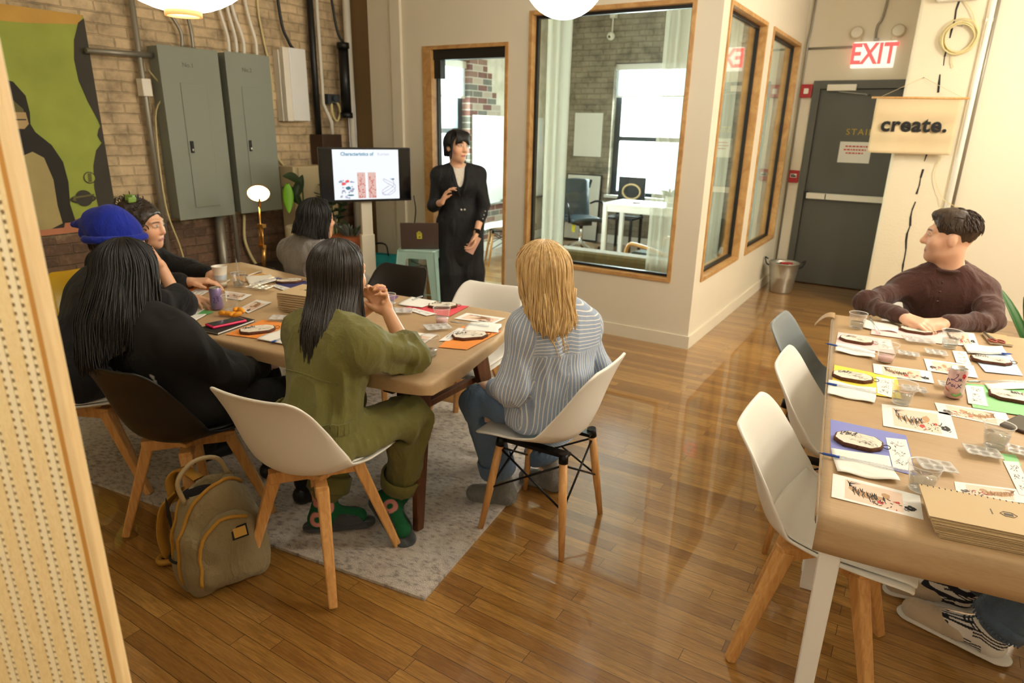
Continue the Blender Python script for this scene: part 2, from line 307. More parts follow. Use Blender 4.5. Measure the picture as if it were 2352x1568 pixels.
for (x0, z0), (x1, z1) in zip(pts, pts[1:]):
    if 1.42 < z0 < 1.95 or rnd.random() < .12: continue
    mb.bar((x0, 6.919, z0), (x1, 6.919, z1+.004), rnd.uniform(.006, .018), rnd.uniform(.006, .018), (0, 1, 0), .004, .004)
struct(mb.build('trim_crack'))
boxes('baseboard_front', 'cream paint', [((-3.08, FY0-.014, 0), (-1.39, FY0, .1)), ((-4.6, FY0-.014, 0), (-3.98, FY0, .1))]); boxes('baseboard_side', 'cream paint', [((-1.39, FY0-.014, 0), (-1.376, 7.88, .1))])
boxes('baseboard_right', 'cream paint', [((.12, 7.385, 0), (3.4, 7.4, .1))]); boxes('baseboard_office', 'white paint', [((-5, 8.985, 0), (-1.51, 9, .12)), ((-5, 4.97, 0), (-4.985, 8.985, .12))])
boxes('trim_batten', 'cream paint', [((-4.31, FY0-.03, 0), (-4.2, FY0, H))])
# glass openings of the office: wood casing, black stop, pane
def glazing(idx, axis, a0, a1, z0, z1, face, depth):
    root = bpy.data.objects.new('window_%d' % idx, None); COL.objects.link(root); struct(root)
    def bb(u0, u1, w0, w1, d0, d1): return ((u0, face+d0, w0), (u1, face+d1, w1)) if axis == 'x' else ((face-d1, u0, w0), (face-d0, u1, w1))
    t = .03; m1 = MB().m('trim wood')
    for q in ((a0-t, a1+t, z1, z1+t), (a0-t, a1+t, z0-t, z0), (a0-t, a0, z0, z1), (a1, a1+t, z0, z1)): m1.bx(*bb(*q, -.012, depth+.01))
    m1.build('window_frame', None, root, bev=.002); k = .022; m2 = MB().m('window black')
    for q in ((a0, a1, z1-k, z1), (a0, a1, z0, z0+k), (a0, a0+k, z0+k, z1-k), (a1-k, a1, z0+k, z1-k)): m2.bx(*bb(*q, .05, .085))
    m2.build('gasket', None, root)
    MB().m('pane').bx(*bb(a0+k, a1-k, z0+k, z1-k, .064, .072)).build('pane', None, root)
glazing(1, 'x', -2.86, -1.6, .53, 2.44, FY0, .12)
glazing(2, 'y', 5.015, 6.10, .53, 2.44, -1.39, .12); glazing(3, 'y', 6.40, 7.64, .53, 2.44, -1.39, .12)
# office door: wood jamb, black header, glass leaf
d1 = struct(bpy.data.objects.new('door_1', None)); COL.objects.link(d1); m1 = MB().m('trim wood')
m1.bx((-3.97, FY0-.012, 0), (-3.87, FY1+.01, 2.23)).bx((-3.11, FY0-.012, 0), (-3.08, FY1+.01, 2.23)).bx((-3.97, FY0-.012, 2.23), (-3.08, FY1+.01, 2.26)); m1.build('door_frame', None, d1, bev=.002)
MB().m('window black').bx((-3.95, FY0+.02, 2.15), (-3.11, FY0+.1, 2.23)).bx((-3.87, FY0+.03, 2.0), (-3.8, FY0+.1, 2.15)).bx((-3.86, FY0+.05, 0), (-3.845, FY0+.09, 2.15)).build('header_rail', None, d1)
MB().m('pane').bx((-3.845, FY0+.065, .01), (-3.11, FY0+.075, 2.15)).build('glass_leaf', None, d1)
m1 = MB().m('plastic black').tube([(-3.8, FY0+.0, .55), (-3.8, FY0+.0, .95)], .011).tube([(-3.8, FY0+.0, .6), (-3.8, FY0+.066, .6)], .008).tube([(-3.8, FY0+0., .9), (-3.8, FY0+.066, .9)], .008); m1.build('door_handle', None, d1)
# exterior windows of the office
def sash(idx, axis, a0, a1, z0, z1, face, mid, blindz, fm):
    root = struct(bpy.data.objects.new('window_%d' % idx, None)); COL.objects.link(root)
    def bb(u0, u1, w0, w1, d0, d1): return ((u0, face+d0, w0), (u1, face+d1, w1)) if axis == 'x' else ((face-d1, u0, w0), (face-d0, u1, w1))
    m1 = MB().m(fm); t = .05
    for q in ((a0, a1, z1-t, z1), (a0, a1, z0, z0+t), (a0, a0+.09, z0+t, z1-t), (a1-.09, a1, z0+t, z1-t), (a0+.09, a1-.09, mid-.03, mid+.03)): m1.bx(*bb(*q, .12, .2))
    m1.build('sash_frame', None, root); MB().m('pane').bx(*bb(a0+.09, a1-.09, z0+t, z1-t, .155, .163)).build('pane', None, root)
    MB().m('white paint').bx(*bb(a0-.03, a1+.03, z0-.04, z0, -.04, .2)).build('window_sill', None, root)
    MB().m('blind').bx(*bb(a0+.01, a1-.01, blindz, z1-.08, .07, .074)).m('white paint').bx(*bb(a0, a1, z1-.09, z1-.01, .05, .11)).bx(*bb(a0+.01, a1-.01, blindz-.02, blindz, .065, .08)).build('roller_blind', None, root)
sash(4, 'x', -4.0, -2.95, .7, 2.47, 9.0, 1.48, 2.05, 'blue grey frame'); sash(5, 'y', 5.7, 6.97, .72, 2.36, -5.0, 1.55, 1.95, 'blue grey frame')
# exit door
d2 = struct(bpy.data.objects.new('door_2', None)); COL.objects.link(d2)
MB().m('door grey').bx((-1.24, 7.86, 0), (-1.17, 8.0, 2.13)).bx((-.37, 7.86, 0), (-.3, 8.0, 2.13)).bx((-1.17, 7.86, 2.05), (-.37, 8.0, 2.13)).build('door_frame', None, d2, bev=.003)
MB().m('door grey').bx((-1.168, 7.905, .01), (-.372, 7.95, 2.045)).build('door_leaf', None, d2, bev=.002)
MB().m('sign white').bx((-1.14, 7.83, .94), (-.4, 7.89, 1.0)).m('plastic black').bx((-1.165, 7.84, .93), (-1.13, 7.905, 1.01)).bx((-.955, 7.828, .942), (-.945, 7.832, .998)).m('steel').bx((-1.1, 7.875, .95), (-.42, 7.905, .99)).build('push_bar', None, d2, bev=.003)
MB().m('sign white').bx((-1.1, 7.82, 2.03), (-.83, 7.88, 2.09)).m('steel').bar((-.98, 7.80, 2.02), (-.72, 7.76, 1.99), .02, .02, (0, 0, 1), .01, .01).bar((-.72, 7.76, 1.985), (-.7, 7.9, 1.99), .02, .02, (0, 0, 1), .01, .01).build('door_closer', None, d2, bev=.003)
mb = MB(); mat('gold letter', (196, 164, 48), .5); add_text(mb, 'STAIR C', .085, frame_mat((-.68, 7.904, 1.63), (1, 0, 0), (0, 0, 1)), 'gold letter', space=1.25); mb.build('door_lettering', None, d2)
# ================================================================ WALL FIXTURES
def paper_notice(name, label, M4, w, h, lines, seed, lab2='notice', colr='ink red'):
    mb = MB().m('print paper'); mb.add([M4 @ V((a*w/2, b*h/2, z)) for z in (0, .0015) for a, b in ((-1, -1), (1, -1), (1, 1), (-1, 1))], [(3, 2, 1, 0), (4, 5, 6, 7), (0, 1, 5, 4), (1, 2, 6, 5), (2, 3, 7, 6), (3, 0, 4, 7)]); rr = random.Random(seed)
    mb.m(colr)
    for i in range(lines):
        y = h*.25-i*h*.16; ww = w*rr.uniform(.5, .72); x = -ww/2
        while x < ww/2:
            q = rr.uniform(.012, .03); mb.add([M4 @ V((x+a, y+b, .002)) for a, b in ((0, 0), (q, 0), (q, .014), (0, .014))], [(0, 1, 2, 3)]); x += q+.007
    return tag(mb.build(name), label, lab2)
paper_notice('paper_notice', 'white paper notice with three red lines of print taped on the grey exit door', frame_mat((-.75, 7.903, 1.43), (1, 0, 0), (0, 0, 1)), .3, .21, 3, 5)
t = thing('exit_sign', 'lit white EXIT sign with red letters above the grey stair door', 'sign', (-.73, 7.88, 2.36))
mat('sign lit', (244, 240, 230), .5, emit=((255, 244, 230), .3)); MB().m('sign lit').bx((-.19, -.05, -.12), (.19, 0, .12)).build('housing', None, t, bev=.008)
mat('exit red', (236, 60, 60), .5, emit=((255, 70, 66), .9)); mb = MB(); add_text(mb, 'EXIT', .25, frame_mat((.0, -.052, .0), (1, 0, 0), (0, 0, 1)) @ Matrix.Diagonal((.8, 1.06, 1, 1)), 'exit red', bold=.006); mb.build('lettering', None, t)
MB().m('steel').bx((-.02, -.035, .12), (.02, -.01, .15)).build('mounting_stem', None, t)
for sx, lab in ((-1, 'round emergency spotlight above the left corner of the exit sign'), (1, 'round emergency spotlight above the right corner of the exit sign')):
    l = thing('emergency_spotlight', lab, 'emergency light', (-.73+sx*.18, 7.86, 2.56), 0, 'emergency spotlights over the exit door')
    mat('lamp beige', (206, 192, 160), .4); mb = MB().m('lamp beige'); mb.T = Matrix.Rotation(R(90-15), 4, 'X') @ Matrix.Rotation(R(0), 4, 'Z'); mb.lathe([(.02, -.05), (.05, -.03), (.062, .0), (.062, .03), (.055, .035)], k=20); mb.build('head', None, l)
    mb = MB().m('sign white'); mb.T = Matrix.Rotation(R(75), 4, 'X'); mb.lathe([(.055, .033), (.03, .045), (.0, .048)], k=20, caps=False); mb.build('lens', None, l)
    MB().m('lamp beige').cyl((0, 0, 0), (-sx*.05, .01, -.07), .012).build('bracket', None, l)
def conduit(name, label, pts, r, mt='conduit', cat='conduit', straps=(), group=None, smooth=0):
    P = smoothpath(pts, smooth) if smooth else pts
    t = MB().m(mt).tube(P, r, 10)
    for p in straps: t.bx((p[0]-.025, p[1]-.015, p[2]-.012), (p[0]+.025, p[1]+.02, p[2]+.012))
    return tag(t.build(name), label, cat, group)
conduit('electrical_conduit', 'thin grey conduit running up the wall corner past both red alarms', [(-1.355, 7.858, .05), (-1.355, 7.858, 2.5), (-1.345, 7.858, 2.6), (-1.33, 7.858, H)], .011)
conduit('electrical_conduit', 'grey conduit running across from the corner to the exit sign', [(-1.35, 7.872, 2.44), (-.93, 7.872, 2.44)], .011); conduit('electrical_conduit', 'grey conduit rising from the exit sign to the ceiling', [(-.74, 7.868, 2.5), (-.74, 7.868, 2.62), (-.7, 7.868, 2.75), (-.66, 7.868, H)], .011, smooth=16)
t = thing('fire_alarm_strobe', 'red wall strobe with a white lens beside the top of the stair door', 'fire alarm', (-1.3, 7.88, 2.03))
MB().m('alarm red').bx((-.055, -.05, -.065), (.055, 0, .065)).build('housing', None, t, bev=.008); MB().m('sign white').bx((-.022, -.062, -.03), (.025, -.05, .025)).build('lens', None, t, bev=.006)
t = thing('fire_alarm_pull_station', 'red fire alarm pull station at waist height left of the stair door', 'fire alarm', (-1.3, 7.88, 1.16))
MB().m('alarm red').bx((-.05, -.04, -.065), (.05, 0, .065)).build('housing', None, t, bev=.008); MB().m('sign white').bx((-.032, -.05, -.01), (.032, -.04, .03)).m('plastic black').bx((-.026, -.053, -.004), (.026, -.05, .012)).bx((-.026, -.053, .016), (.01, -.05, .024)).build('pull_handle', None, t)
# column things
mat('canvas', (214, 192, 152), .85, bump=(220, .15), var=(3, .05)); mat('black print', (14, 13, 12), .7)
t = thing('canvas_banner', 'hanging canvas banner printed create. in black on a wooden dowel', 'banner', (-.23, 6.84, 1.92))
MB().m('canvas').grid(lambda u, v: V((lerp(-.32, .31, u)+.03*(.5-v)*0, .014*math.sin(u*9+v*2)*v+.006*math.sin(v*17), -.46*v)), 26, 20).build('cloth', None, t, solid=.003)
MB().m('beech').tube([(-.36, 0, .0), (.36, 0, -.01)], .009).build('dowel', None, t)
mb = MB(); add_text(mb, 'create.', .165, frame_mat((-.0, -.016, -.225), (1, 0, 0), (0, 0, 1)), 'black print', bold=.0055, extrude=.002, space=1.08); mb.build('lettering', None, t)
MB().m('canvas').tube([(-.3, 0, 0), (-.0, .065, .16)], .0018, 6).tube([(.0, .065, .16), (.3, 0, 0)], .0018, 6).m('steel').cyl((0, .05, .16), (0, .082, .16), .004, k=8).build('hanging_string', None, t)
mat('wire cream', (222, 206, 150), .5); mb = MB().m('wire cream'); rr = random.Random(7)
for k in range(9):
    rad = .12+rr.uniform(-.014, .014); c0 = (rr.uniform(-.01, .01), rr.uniform(-.01, .01)); tl = rr.uniform(-.1, .1)
    mb.tube([(-.03+c0[0]+rad*.95*math.cos(a), 6.895-.008*(k % 3)+.01*math.sin(a+k), 2.38+c0[1]+rad*math.sin(a+tl)) for a in [2*PI*i/36 for i in range(36)]], .0045, 6, closed=True)
mb.tube(smoothpath([(.06, 6.9, 2.46), (.02, 6.89, 2.56), (-.06, 6.9, 2.66)], 12), .004, 6).tube(smoothpath([(-.06, 6.9, 2.28), (-.05, 6.9, 2.2), (-.03, 6.9, 2.15)], 8), .004, 6)
mb.m('steel').cyl((-.03, 6.88, 2.47), (-.03, 6.93, 2.47), .004, k=8)
tag(mb.build('coiled_cable'), 'coil of cream cable hanging high on the plaster column', 'cable')
t = thing('junction_box', 'white plastic box at the top of the plaster column', 'electrical box', (-.1, 6.92, 2.7)); MB().m('sign white').bx((-.15, -.09, -.05), (.15, 0, .06)).build('housing', None, t, bev=.02); MB().m('sign white').bx((-.13, -.098, -.035), (.13, -.09, .045)).build('cover', None, t, bev=.004)
conduit('electrical_conduit', 'white painted pipe running down the right edge of the plaster column', [(.145, 6.9, 0.02), (.145, 6.9, H)], .022, 'sign white', straps=[(.145, 6.9, 2.5)])
conduit('electrical_conduit', 'grey pipe behind the white pipe, beside the plaster column', [(.19, 7.37, .9), (.19, 7.37, H)], .016)
conduit('hanging_wire', 'thin pale wire dangling in a loop below the canvas banner', [(.02, 6.9, 1.45), (-.0, 6.895, 1.3), (.08, 6.89, 1.12), (.17, 6.9, 1.05), (.3, 7.37, .98)], .003, 'wire cream', 'cable', smooth=20)
# ---------------------------------------------------------------- brick wall fixtures
t = thing('mural_canvas', 'green painted canvas of a dark ape figure and a ringed planet on the brick wall', 'painting', (-4.99, 0, 0))
for nm, c in (('mural green', (158, 170, 72)), ('mural dark', (62, 58, 48)), ('mural black', (40, 36, 30)), ('mural tan', (172, 156, 104)), ('mural orange', (204, 160, 76)), ('mural pink', (188, 122, 88)), ('mural face', (188, 160, 112)), ('mural olive', (104, 100, 56))): mat(nm, c, .75, var=(5, .1, (1, 1, 1)))
def yz(mb, poly, x, mt): mb.m(mt); mb.add([(x, a, b) for a, b in poly], [tuple(range(len(poly)))], False)
mb = MB().m('mural green'); mb.bx((0, .6, .86), (.02, 2.54, 2.26)); k = .0012
yz(mb, [(.6, 2.13), (1.5, 2.16), (1.95, 2.16), (2.2, 2.17), (2.5, 2.2), (2.54, 2.26), (.6, 2.26)], .02+k, 'mural orange')
edge = [(2.54, .86), (2.46, .9), (2.425, 1.02), (2.42, 1.15), (2.44, 1.3), (2.475, 1.4), (2.52, 1.45), (2.51, 1.47), (2.5, 1.5), (2.515, 1.54), (2.53, 1.56), (2.52, 1.6), (2.475, 1.72), (2.44, 1.85), (2.435, 1.98), (2.455, 2.1), (2.5, 2.21), (2.54, 2.24)]
mb.m('mural dark')
for (a, b), (c, d) in zip(edge, edge[1:]): mb.add([(.02+2*k, a, b), (.02+2*k, 2.541, b), (.02+2*k, 2.541, d), (.02+2*k, c, d)], [(0, 1, 2, 3)], False)
yz(mb, [(.6, .86), (2.54, .86), (2.5, .9), (2.3, .95), (2.1, .945), (1.95, .9), (1.8, .93), (.6, .93)], .02+3*k, 'mural pink')
yz(mb, [(1.55, .9), (1.6, 1.3), (1.7, 1.5), (1.86, 1.58), (1.84, 1.7), (1.88, 1.79), (1.96, 1.84), (2.05, 1.82), (2.105, 1.74), (2.11, 1.64), (2.1, 1.57), (2.12, 1.52), (2.2, 1.44), (2.25, 1.33), (2.26, 1.2), (2.245, 1.05), (2.26, .93), (2.19, .93), (2.18, .9)], .02+4*k, 'mural black')
yz(mb, [(1.66, .9), (1.7, 1.2), (1.85, 1.38), (1.98, 1.36), (2.08, 1.4), (2.14, 1.36), (2.17, 1.22), (2.165, 1.05), (2.175, .93), (2.1, .9)], .02+5*k, 'mural tan')
yz(mb, [(1.87, 1.68), (1.95, 1.73), (2.03, 1.71), (2.075, 1.66), (2.08, 1.62), (1.9, 1.61)], .02+5*k, 'mural olive'); yz(mb, [(1.88, 1.54), (1.88, 1.64), (2.085, 1.64), (2.09, 1.57), (2.06, 1.54)], .02+6*k, 'mural face'); yz(mb, [(1.9, 1.588), (2.08, 1.592), (2.08, 1.6), (1.9, 1.597)], .02+7*k, 'mural dark'); yz(mb, [(1.985+.03*math.cos(a), 1.67+.022*math.sin(a)) for a in [2*PI*i/12 for i in range(12)]], .02+7*k, 'mural black')
circ = lambda y, z, r, q=1: [(y+r*math.cos(a), z+r*q*math.sin(a)) for a in [2*PI*i/24 for i in range(24)]]
yz(mb, circ(2.4, 1.22, .04), .02+4*k, 'mural dark'); yz(mb, circ(2.4, 1.22, .034), .02+5*k, 'mural green'); yz(mb, [(2.385, 1.19), (2.41, 1.19), (2.415, 1.25), (2.39, 1.25)], .02+6*k, 'mural olive')
yz(mb, circ(2.335, 1.08, .085, .36), .02+4*k, 'mural dark'); yz(mb, circ(2.335, 1.08, .07, .25), .02+5*k, 'mural olive'); yz(mb, circ(2.34, 1.085, .055), .02+6*k, 'mural dark'); yz(mb, [(2.27, 1.085), (2.41, 1.1), (2.41, 1.11), (2.27, 1.1)], .02+7*k, 'mural olive')
mb.build('painted_canvas', None, t)
def breaker_panel(y0, y1, z0, z1, label):
    t = thing('breaker_panel', label, 'electrical panel', (-5, (y0+y1)/2, z0), 0, 'grey breaker panels on the brick wall'); w = (y1-y0)/2; h = z1-z0
    MB().m('panel grey').bx((0, -w+.008, .008), (.13, w-.008, h-.008)).build('cabinet_box', None, t, bev=.004)
    MB().m('panel grey').bx((.131, -w, 0), (.139, w, h)).build('cover_plate', None, t, bev=.003)
    MB().m('panel grey').bx((.1395, -w*.42, h*.07), (.1455, w*.46, h*.8)).build('door', None, t, bev=.003)
    mb = MB().m('plastic black').bx((.146, -w*.36, h*.4), (.158, -w*.26, h*.47)); mb.m('chrome').bx((.158, -w*.34, h*.41), (.164, -w*.28, h*.425)); mb.build('latch', None, t, bev=.003)
    mb = MB(); add_text(mb, 'No.1' if y0 < 3.3 else 'No.2', .045, frame_mat((.1395, -.02, h*.9), (0, 1, 0), (0, 0, 1)), 'ink grey', extrude=.0004); mb.build('lettering', None, t)
breaker_panel(2.955, 3.44, .875, 2.125, 'grey breaker panel beside the green painting, lettered No.1'); breaker_panel(3.5, 3.92, .875, 2.13, 'grey breaker panel beside the white box and lamp, lettered No.2')
cd = 'conduits on the brick wall'
conduit('electrical_conduit', 'tall grey conduit down the bricks beside the No.1 breaker panel', [(-4.95, 2.87, .02), (-4.95, 2.87, H)], .021, straps=[(-4.98, 2.87, 1.45)], group=cd)
conduit('electrical_conduit', 'short horizontal pipe from the green painting to the breaker panel', [(-4.93, 2.5, 2.04), (-4.93, 2.955, 2.05)], .019, group=cd)
for i, (y, l, mid) in enumerate(((3.2, 'bent conduit rising from the No.1 panel under the lantern', .16), (3.29, 'straight conduit rising from the No.1 panel by the bent one', .02), (3.6, 'white conduit nearest the No.1 panel above the No.2 panel', .05), (3.67, 'second white conduit above the No.2 panel', .04), (3.74, 'third white conduit above the No.2 panel', .07), (3.86, 'fourth white conduit, alone at the outer corner of the No.2 panel', .05))):
    conduit('electrical_conduit', l, [(-4.94, y, 2.12), (-4.94, y, 2.25), (-4.96, y-mid*.7, 2.45), (-4.97, y-mid, 2.7), (-4.97, y-mid, H)], .013, 'conduit' if i < 2 else 'sign white', group=cd, smooth=20)
conduit('electrical_conduit', 'thin white conduit curving down beside the white wall box', [(-4.98, 4.03, H), (-4.98, 3.95, 2.6), (-4.98, 3.97, 2.3), (-4.98, 4.02, 1.95), (-4.98, 3.99, 1.4), (-4.98, 4.1, 1.2)], .008, 'wire cream', group=cd, smooth=30)
conduit('electrical_conduit', 'thick grey pipe dropping to the floor under the breaker panels', [(-4.93, 3.33, .0), (-4.93, 3.33, .88)], .035, group=cd)
conduit('electrical_conduit', 'thin pipe in the gap between the two breaker panels down to the floor', [(-4.93, 3.47, .0), (-4.93, 3.47, 2.1)], .016, 'conduit', group=cd)
conduit('hanging_cable', 'pale cable trailing down the bricks from the breaker panels', [(-4.97, 3.6, .85), (-4.96, 3.58, .6), (-4.94, 3.7, .35), (-4.9, 3.9, .3), (-4.85, 4.1, .42)], .012, 'wire cream', 'cable', smooth=24); conduit('hanging_cable', 'thin white cord looping down the bricks beside the tall grey conduit', [(-4.96, 2.93, 1.95), (-4.9, 2.99, 1.8), (-4.96, 2.93, 1.62), (-4.94, 2.9, 1.0), (-4.94, 2.98, .6), (-4.93, 3.02, .05)], .006, 'wire cream', 'cable', smooth=30)
t = thing('wall_junction', 'small white junction box on the tall grey conduit', 'electrical box', (-4.95, 2.87, 1.83)); MB().m('sign white').bx((-.03, -.035, -.06), (.045, .035, .06)).build('housing', None, t, bev=.006)
t = thing('dimmer_cabinet', 'bright white upright equipment box on the bricks beside the No.2 panel', 'electrical box', (-5, 4.18, 1.62))
MB().m('sign white').bx((0, -.11, .0), (.07, .11, .58)).build('back_box', None, t, bev=.004); mat('glossy white', (238, 240, 240), .15, spec=.6); MB().m('sign white').bx((.075, -.1, .0), (.12, -.03, .6)).bx((.075, .13, .0), (.12, .14, .6)).m('glossy white').bx((.08, -.04, .005), (.13, .14, .6)).build('cover', None, t, bev=.006)
conduit('hanging_cable', 'black cable dropping into the top of the white equipment box', [(-4.96, 4.1, H), (-4.95, 4.14, 2.5), (-4.94, 4.2, 2.28), (-4.93, 4.25, 2.21)], .013, 'plastic black', 'cable', smooth=20)
conduit('drain_pipe', 'black pipe running down the bricks beside the white equipment box', [(-4.93, 4.46, .9), (-4.93, 4.46, H)], .03, 'plastic black', 'pipe'); conduit('electrical_conduit', 'pale pipe alongside the black pipe, kinked near the wooden box', [(-4.92, 4.53, H), (-4.92, 4.53, 1.78), (-4.9, 4.6, 1.62), (-4.9, 4.6, 1.5)], .017, 'sign white', group=cd)
t = thing('pipe_damper', 'long black cylinder clamped on the pipe in the brick corner', 'pipe fitting', (-4.86, 4.76, 1.68)); MB().m('plastic black').cyl((0, 0, 0), (0, 0, .62), .047).build('cylinder_body', None, t); MB().m('plastic black').cyl((0, 0, -.02), (0, 0, .03), .058).cyl((0, 0, .59), (0, 0, .64), .058).build('end_clamp', None, t)
conduit('drain_pipe', 'pale painted pipe rising in the brick corner behind the black cylinder', [(-4.9, 4.87, .02), (-4.9, 4.87, H)], .035, 'sign white', 'pipe'); conduit('hanging_cable', 'black cable hanging above and below the black cylinder in the corner', [(-4.93, 4.62, H), (-4.9, 4.72, 2.5), (-4.86, 4.76, 2.32)], .012, 'plastic black', 'cable', smooth=16)
t = thing('valve_fitting', 'dark grey valve fitting with a loop of white hose on the bricks', 'valve', (-4.97, 4.66, 1.83)); MB().m('blue grey frame').bx((0, -.07, -.05), (.06, .07, .04)).cyl((.06, .0, 0), (.1, 0, 0), .035).build('valve_body', None, t, bev=.005); MB().m('wire cream').tube(smoothpath([(.05, -.03, -.04), (.06, -.03, -.14), (.06, .02, -.2), (.06, .07, -.12), (.06, .04, -.04), (.06, -.02, -.02)], 24), .012, 8).build('hose', None, t)
mat('dark veneer', (64, 42, 32), .5, var=(20, .15, (1, 1, 6))); t = thing('wall_speaker', 'small dark wooden box behind the television on the brick wall', 'speaker', (-4.98, 4.5, 1.24)); MB().m('dark veneer').bx((0, -.1, 0), (.16, .14, .27)).build('box_body', None, t, bev=.004)
mat('cabinet beige', (206, 190, 152), .5); t = thing('white_cabinet', 'cream metal cabinet standing against the bricks behind the plants', 'cabinet', (-4.98, 4.2, 0)); MB().m('cabinet beige').bx((.02, -.2, 0), (.2, .3, 1.24)).build('cabinet_body', None, t, bev=.004); MB().m('cabinet beige').bx((.202, -.15, .05), (.215, .29, 1.23)).build('cabinet_door', None, t, bev=.003); MB().m('steel').bx((.216, .22, .6), (.226, .235, .72)).build('door_handle', None, t)
# ================================================================ FURNITURE
tag(boxes('rug', 'rug', [((-1.375, -.775, 0), (1.375, .775, .012))], kind=False), 'pale distressed area rug under the left table', 'rug')
_rg = bpy.data.objects['rug']; _rg.rotation_euler = (0, 0, R(7.5)); _c = V((-1.267, 1.488, 0)); _rg.location = _c-Matrix.Rotation(R(7.5), 3, 'Z') @ V((1.375, -.775, 0)); _rg.location.z = .001
def shell_fn(padded):
    # profile from the front lip of the seat to the top of the back: y (forward), z (up), half width, curl
    if padded: pr = [(.235, .425, .17, 0), (.225, .452, .20, .0), (.12, .45, .225, .022), (0, .438, .235, .05), (-.11, .438, .237, .085), (-.18, .475, .236, .105), (-.215, .56, .23, .095), (-.24, .66, .218, .07), (-.262, .75, .205, .04), (-.282, .805, .185, .02), (-.296, .826, .15, .01)]
    else: pr = [(.23, .425, .15, 0), (.225, .446, .19, .0), (.13, .442, .215, .03), (.02, .43, .228, .055), (-.09, .432, .232, .085), (-.165, .47, .23, .10), (-.2, .56, .225, .085), (-.225, .66, .215, .05), (-.25, .75, .2, .025), (-.268, .80, .175, .012), (-.273, .82, .135, .006)]
    pr = [(a, b if b < .46 else .46+(b-.46)*.9, c, d) for a, b, c, d in pr]; t = np.linspace(0, 1, len(pr)); A = np.array(pr)
    def f(u, v):
        q = [float(np.interp(v, t, A[:, i])) for i in range(4)]; dv = .04
        y0, z0 = [float(np.interp(max(0, v-dv), t, A[:, i])) for i in (0, 1)]; y1, z1 = [float(np.interp(min(1, v+dv), t, A[:, i])) for i in (0, 1)]
        ty, tz = y1-y0, z1-z0; l = math.hypot(ty, tz); ny, nz = tz/l, -ty/l   # toward the sitter
        s = (u-.5)*2; k = q[3]*abs(s)**2.2
        return V((s*q[2], q[0]+ny*k, q[1]+nz*k)), V((0, ny, nz))
    return f
def make_chair(name, label, kind, shellmat, padmat=None):
    t = thing(name, label, 'chair'); f = shell_fn(kind == 'pad')
    mb = MB().m(shellmat).grid(lambda u, v: f(u, v)[0], 15, 26); o = mb.build('seat_shell', None, t, solid=.011, sub=1)
    if kind == 'pad':
        fp = lambda u, v: (lambda r, n_: r+n_*(.012+.014*(1-abs(2*u-1)**4)*math.sin(PI*min(1, v*1.0))**.5))(*f(lerp(.05, .95, u), lerp(.06, .5, v)))
        MB().m(padmat or shellmat).grid(fp, 13, 13).build('seat_pad', None, t, solid=.012, sub=1)
        for sx in (-1, 1):
            for sy in (-1, 1): MB().m('beech').bar((sx*.105, sy*.1, .4), (sx*.2, sy*.2-.0, 0), .045, .03).build('leg', None, t, bev=.006)
        MB().m('beech').bar((-.12, -.12, .392), (.12, .12, .392), .045, .045).bar((-.12, .12, .392), (.12, -.12, .392), .044, .044).bx((-.09, -.09, .405), (.09, .09, .428)).build('cross_frame', None, t, bev=.004)
    else:
        for sx in (-1, 1):
            for sy in (-1, 1):
                a, b = V((sx*.135, sy*.14-.01, .415)), V((sx*.195, sy*.19, 0)); MB().m('beech').tube([a, lerp(a, b, .45), b], [.016, .0165, .0115], 14).build('leg', None, t)
        mb = MB().m('black metal'); P = lambda sx, sy, k: lerp(V((sx*.135, sy*.14-.01, .415)), V((sx*.195, sy*.19, 0)), k)
        for sx in (-1, 1):
            mb.tube([P(sx, -1, .08), P(sx, 1, .52)], .0045, 8).tube([P(sx, 1, .08), P(sx, -1, .52)], .0045, 8); mb.tube([P(-1, sx, .08), P(1, sx, .52)], .0045, 8).tube([P(1, sx, .08), P(-1, sx, .52)], .0045, 8)
            mb.bx((sx*.11-.02, -.16, .405), (sx*.11+.02, .14, .42))
            for sy in (-1, 1): mb.cyl(P(sx, sy, -.03), P(sx, sy, .06), .019, k=12)
        mb.build('wire_brace', None, t)
    return t
GC = 'moulded chairs with wooden legs'
ch = make_chair('moulded_chair', 'white padded chair under the woman in the olive jumpsuit, beside the backpack', 'pad', 'white shell', 'white pad'); ch['group'] = GC; ch.location = (-1.725, 1.445, .0135); ch.rotation_euler = (0, 0, R(8))
def chair(src, x, y, deg, label, rc=None): return dup(src, (x, y, .0135 if x < -1.7 and y < 2.6 and x > -3.6 else 0), R(deg), label, GC, rc)
BLK = {'white shell': 'black shell', 'white pad': 'black pad'}
chair(ch, -2.33, 1.33, 7, 'black padded chair under the woman with long black hair, behind the backpack', BLK)
chair(ch, -2.99, 1.22, -20, 'white padded chair under the person in the blue beanie')
chair(ch, -3.78, 1.83, -88, 'yellow moulded chair at the left end of the left table by the brick wall', {'white shell': 'yellow shell', 'white pad': 'yellow shell'})
chair(ch, -2.64, 2.74, 184, 'empty black chair beyond the left table, in front of the mint stool', BLK)
chair(ch, -1.92, 2.66, 186, 'empty white chair at the far side of the left table, below the office door')
chair(ch, -.075, 2.015, -90, 'empty white padded chair at the near corner of the right table')
de = make_chair('moulded_chair', 'white shell chair on dowel legs under the blonde woman in the striped shirt', 'eames', 'white shell'); de['group'] = GC; de.location = (-1.165, 2.155, 0); de.rotation_euler = (0, 0, R(92))
chair(de, -.115, 2.66, -90, 'empty white shell chair, second along the left side of the right table')
chair(de, -.24, 3.22, -92, 'empty grey shell chair at the far left side of the right table', {'white shell': 'grey shell'})
chair(de, .1, 4.0, 176, 'pale grey shell chair under the man in the brown shirt', {'white shell': 'white shell'})
chair(de, 1.02, 2.42, 90, 'white shell chair under the seated person in jeans at the right table')
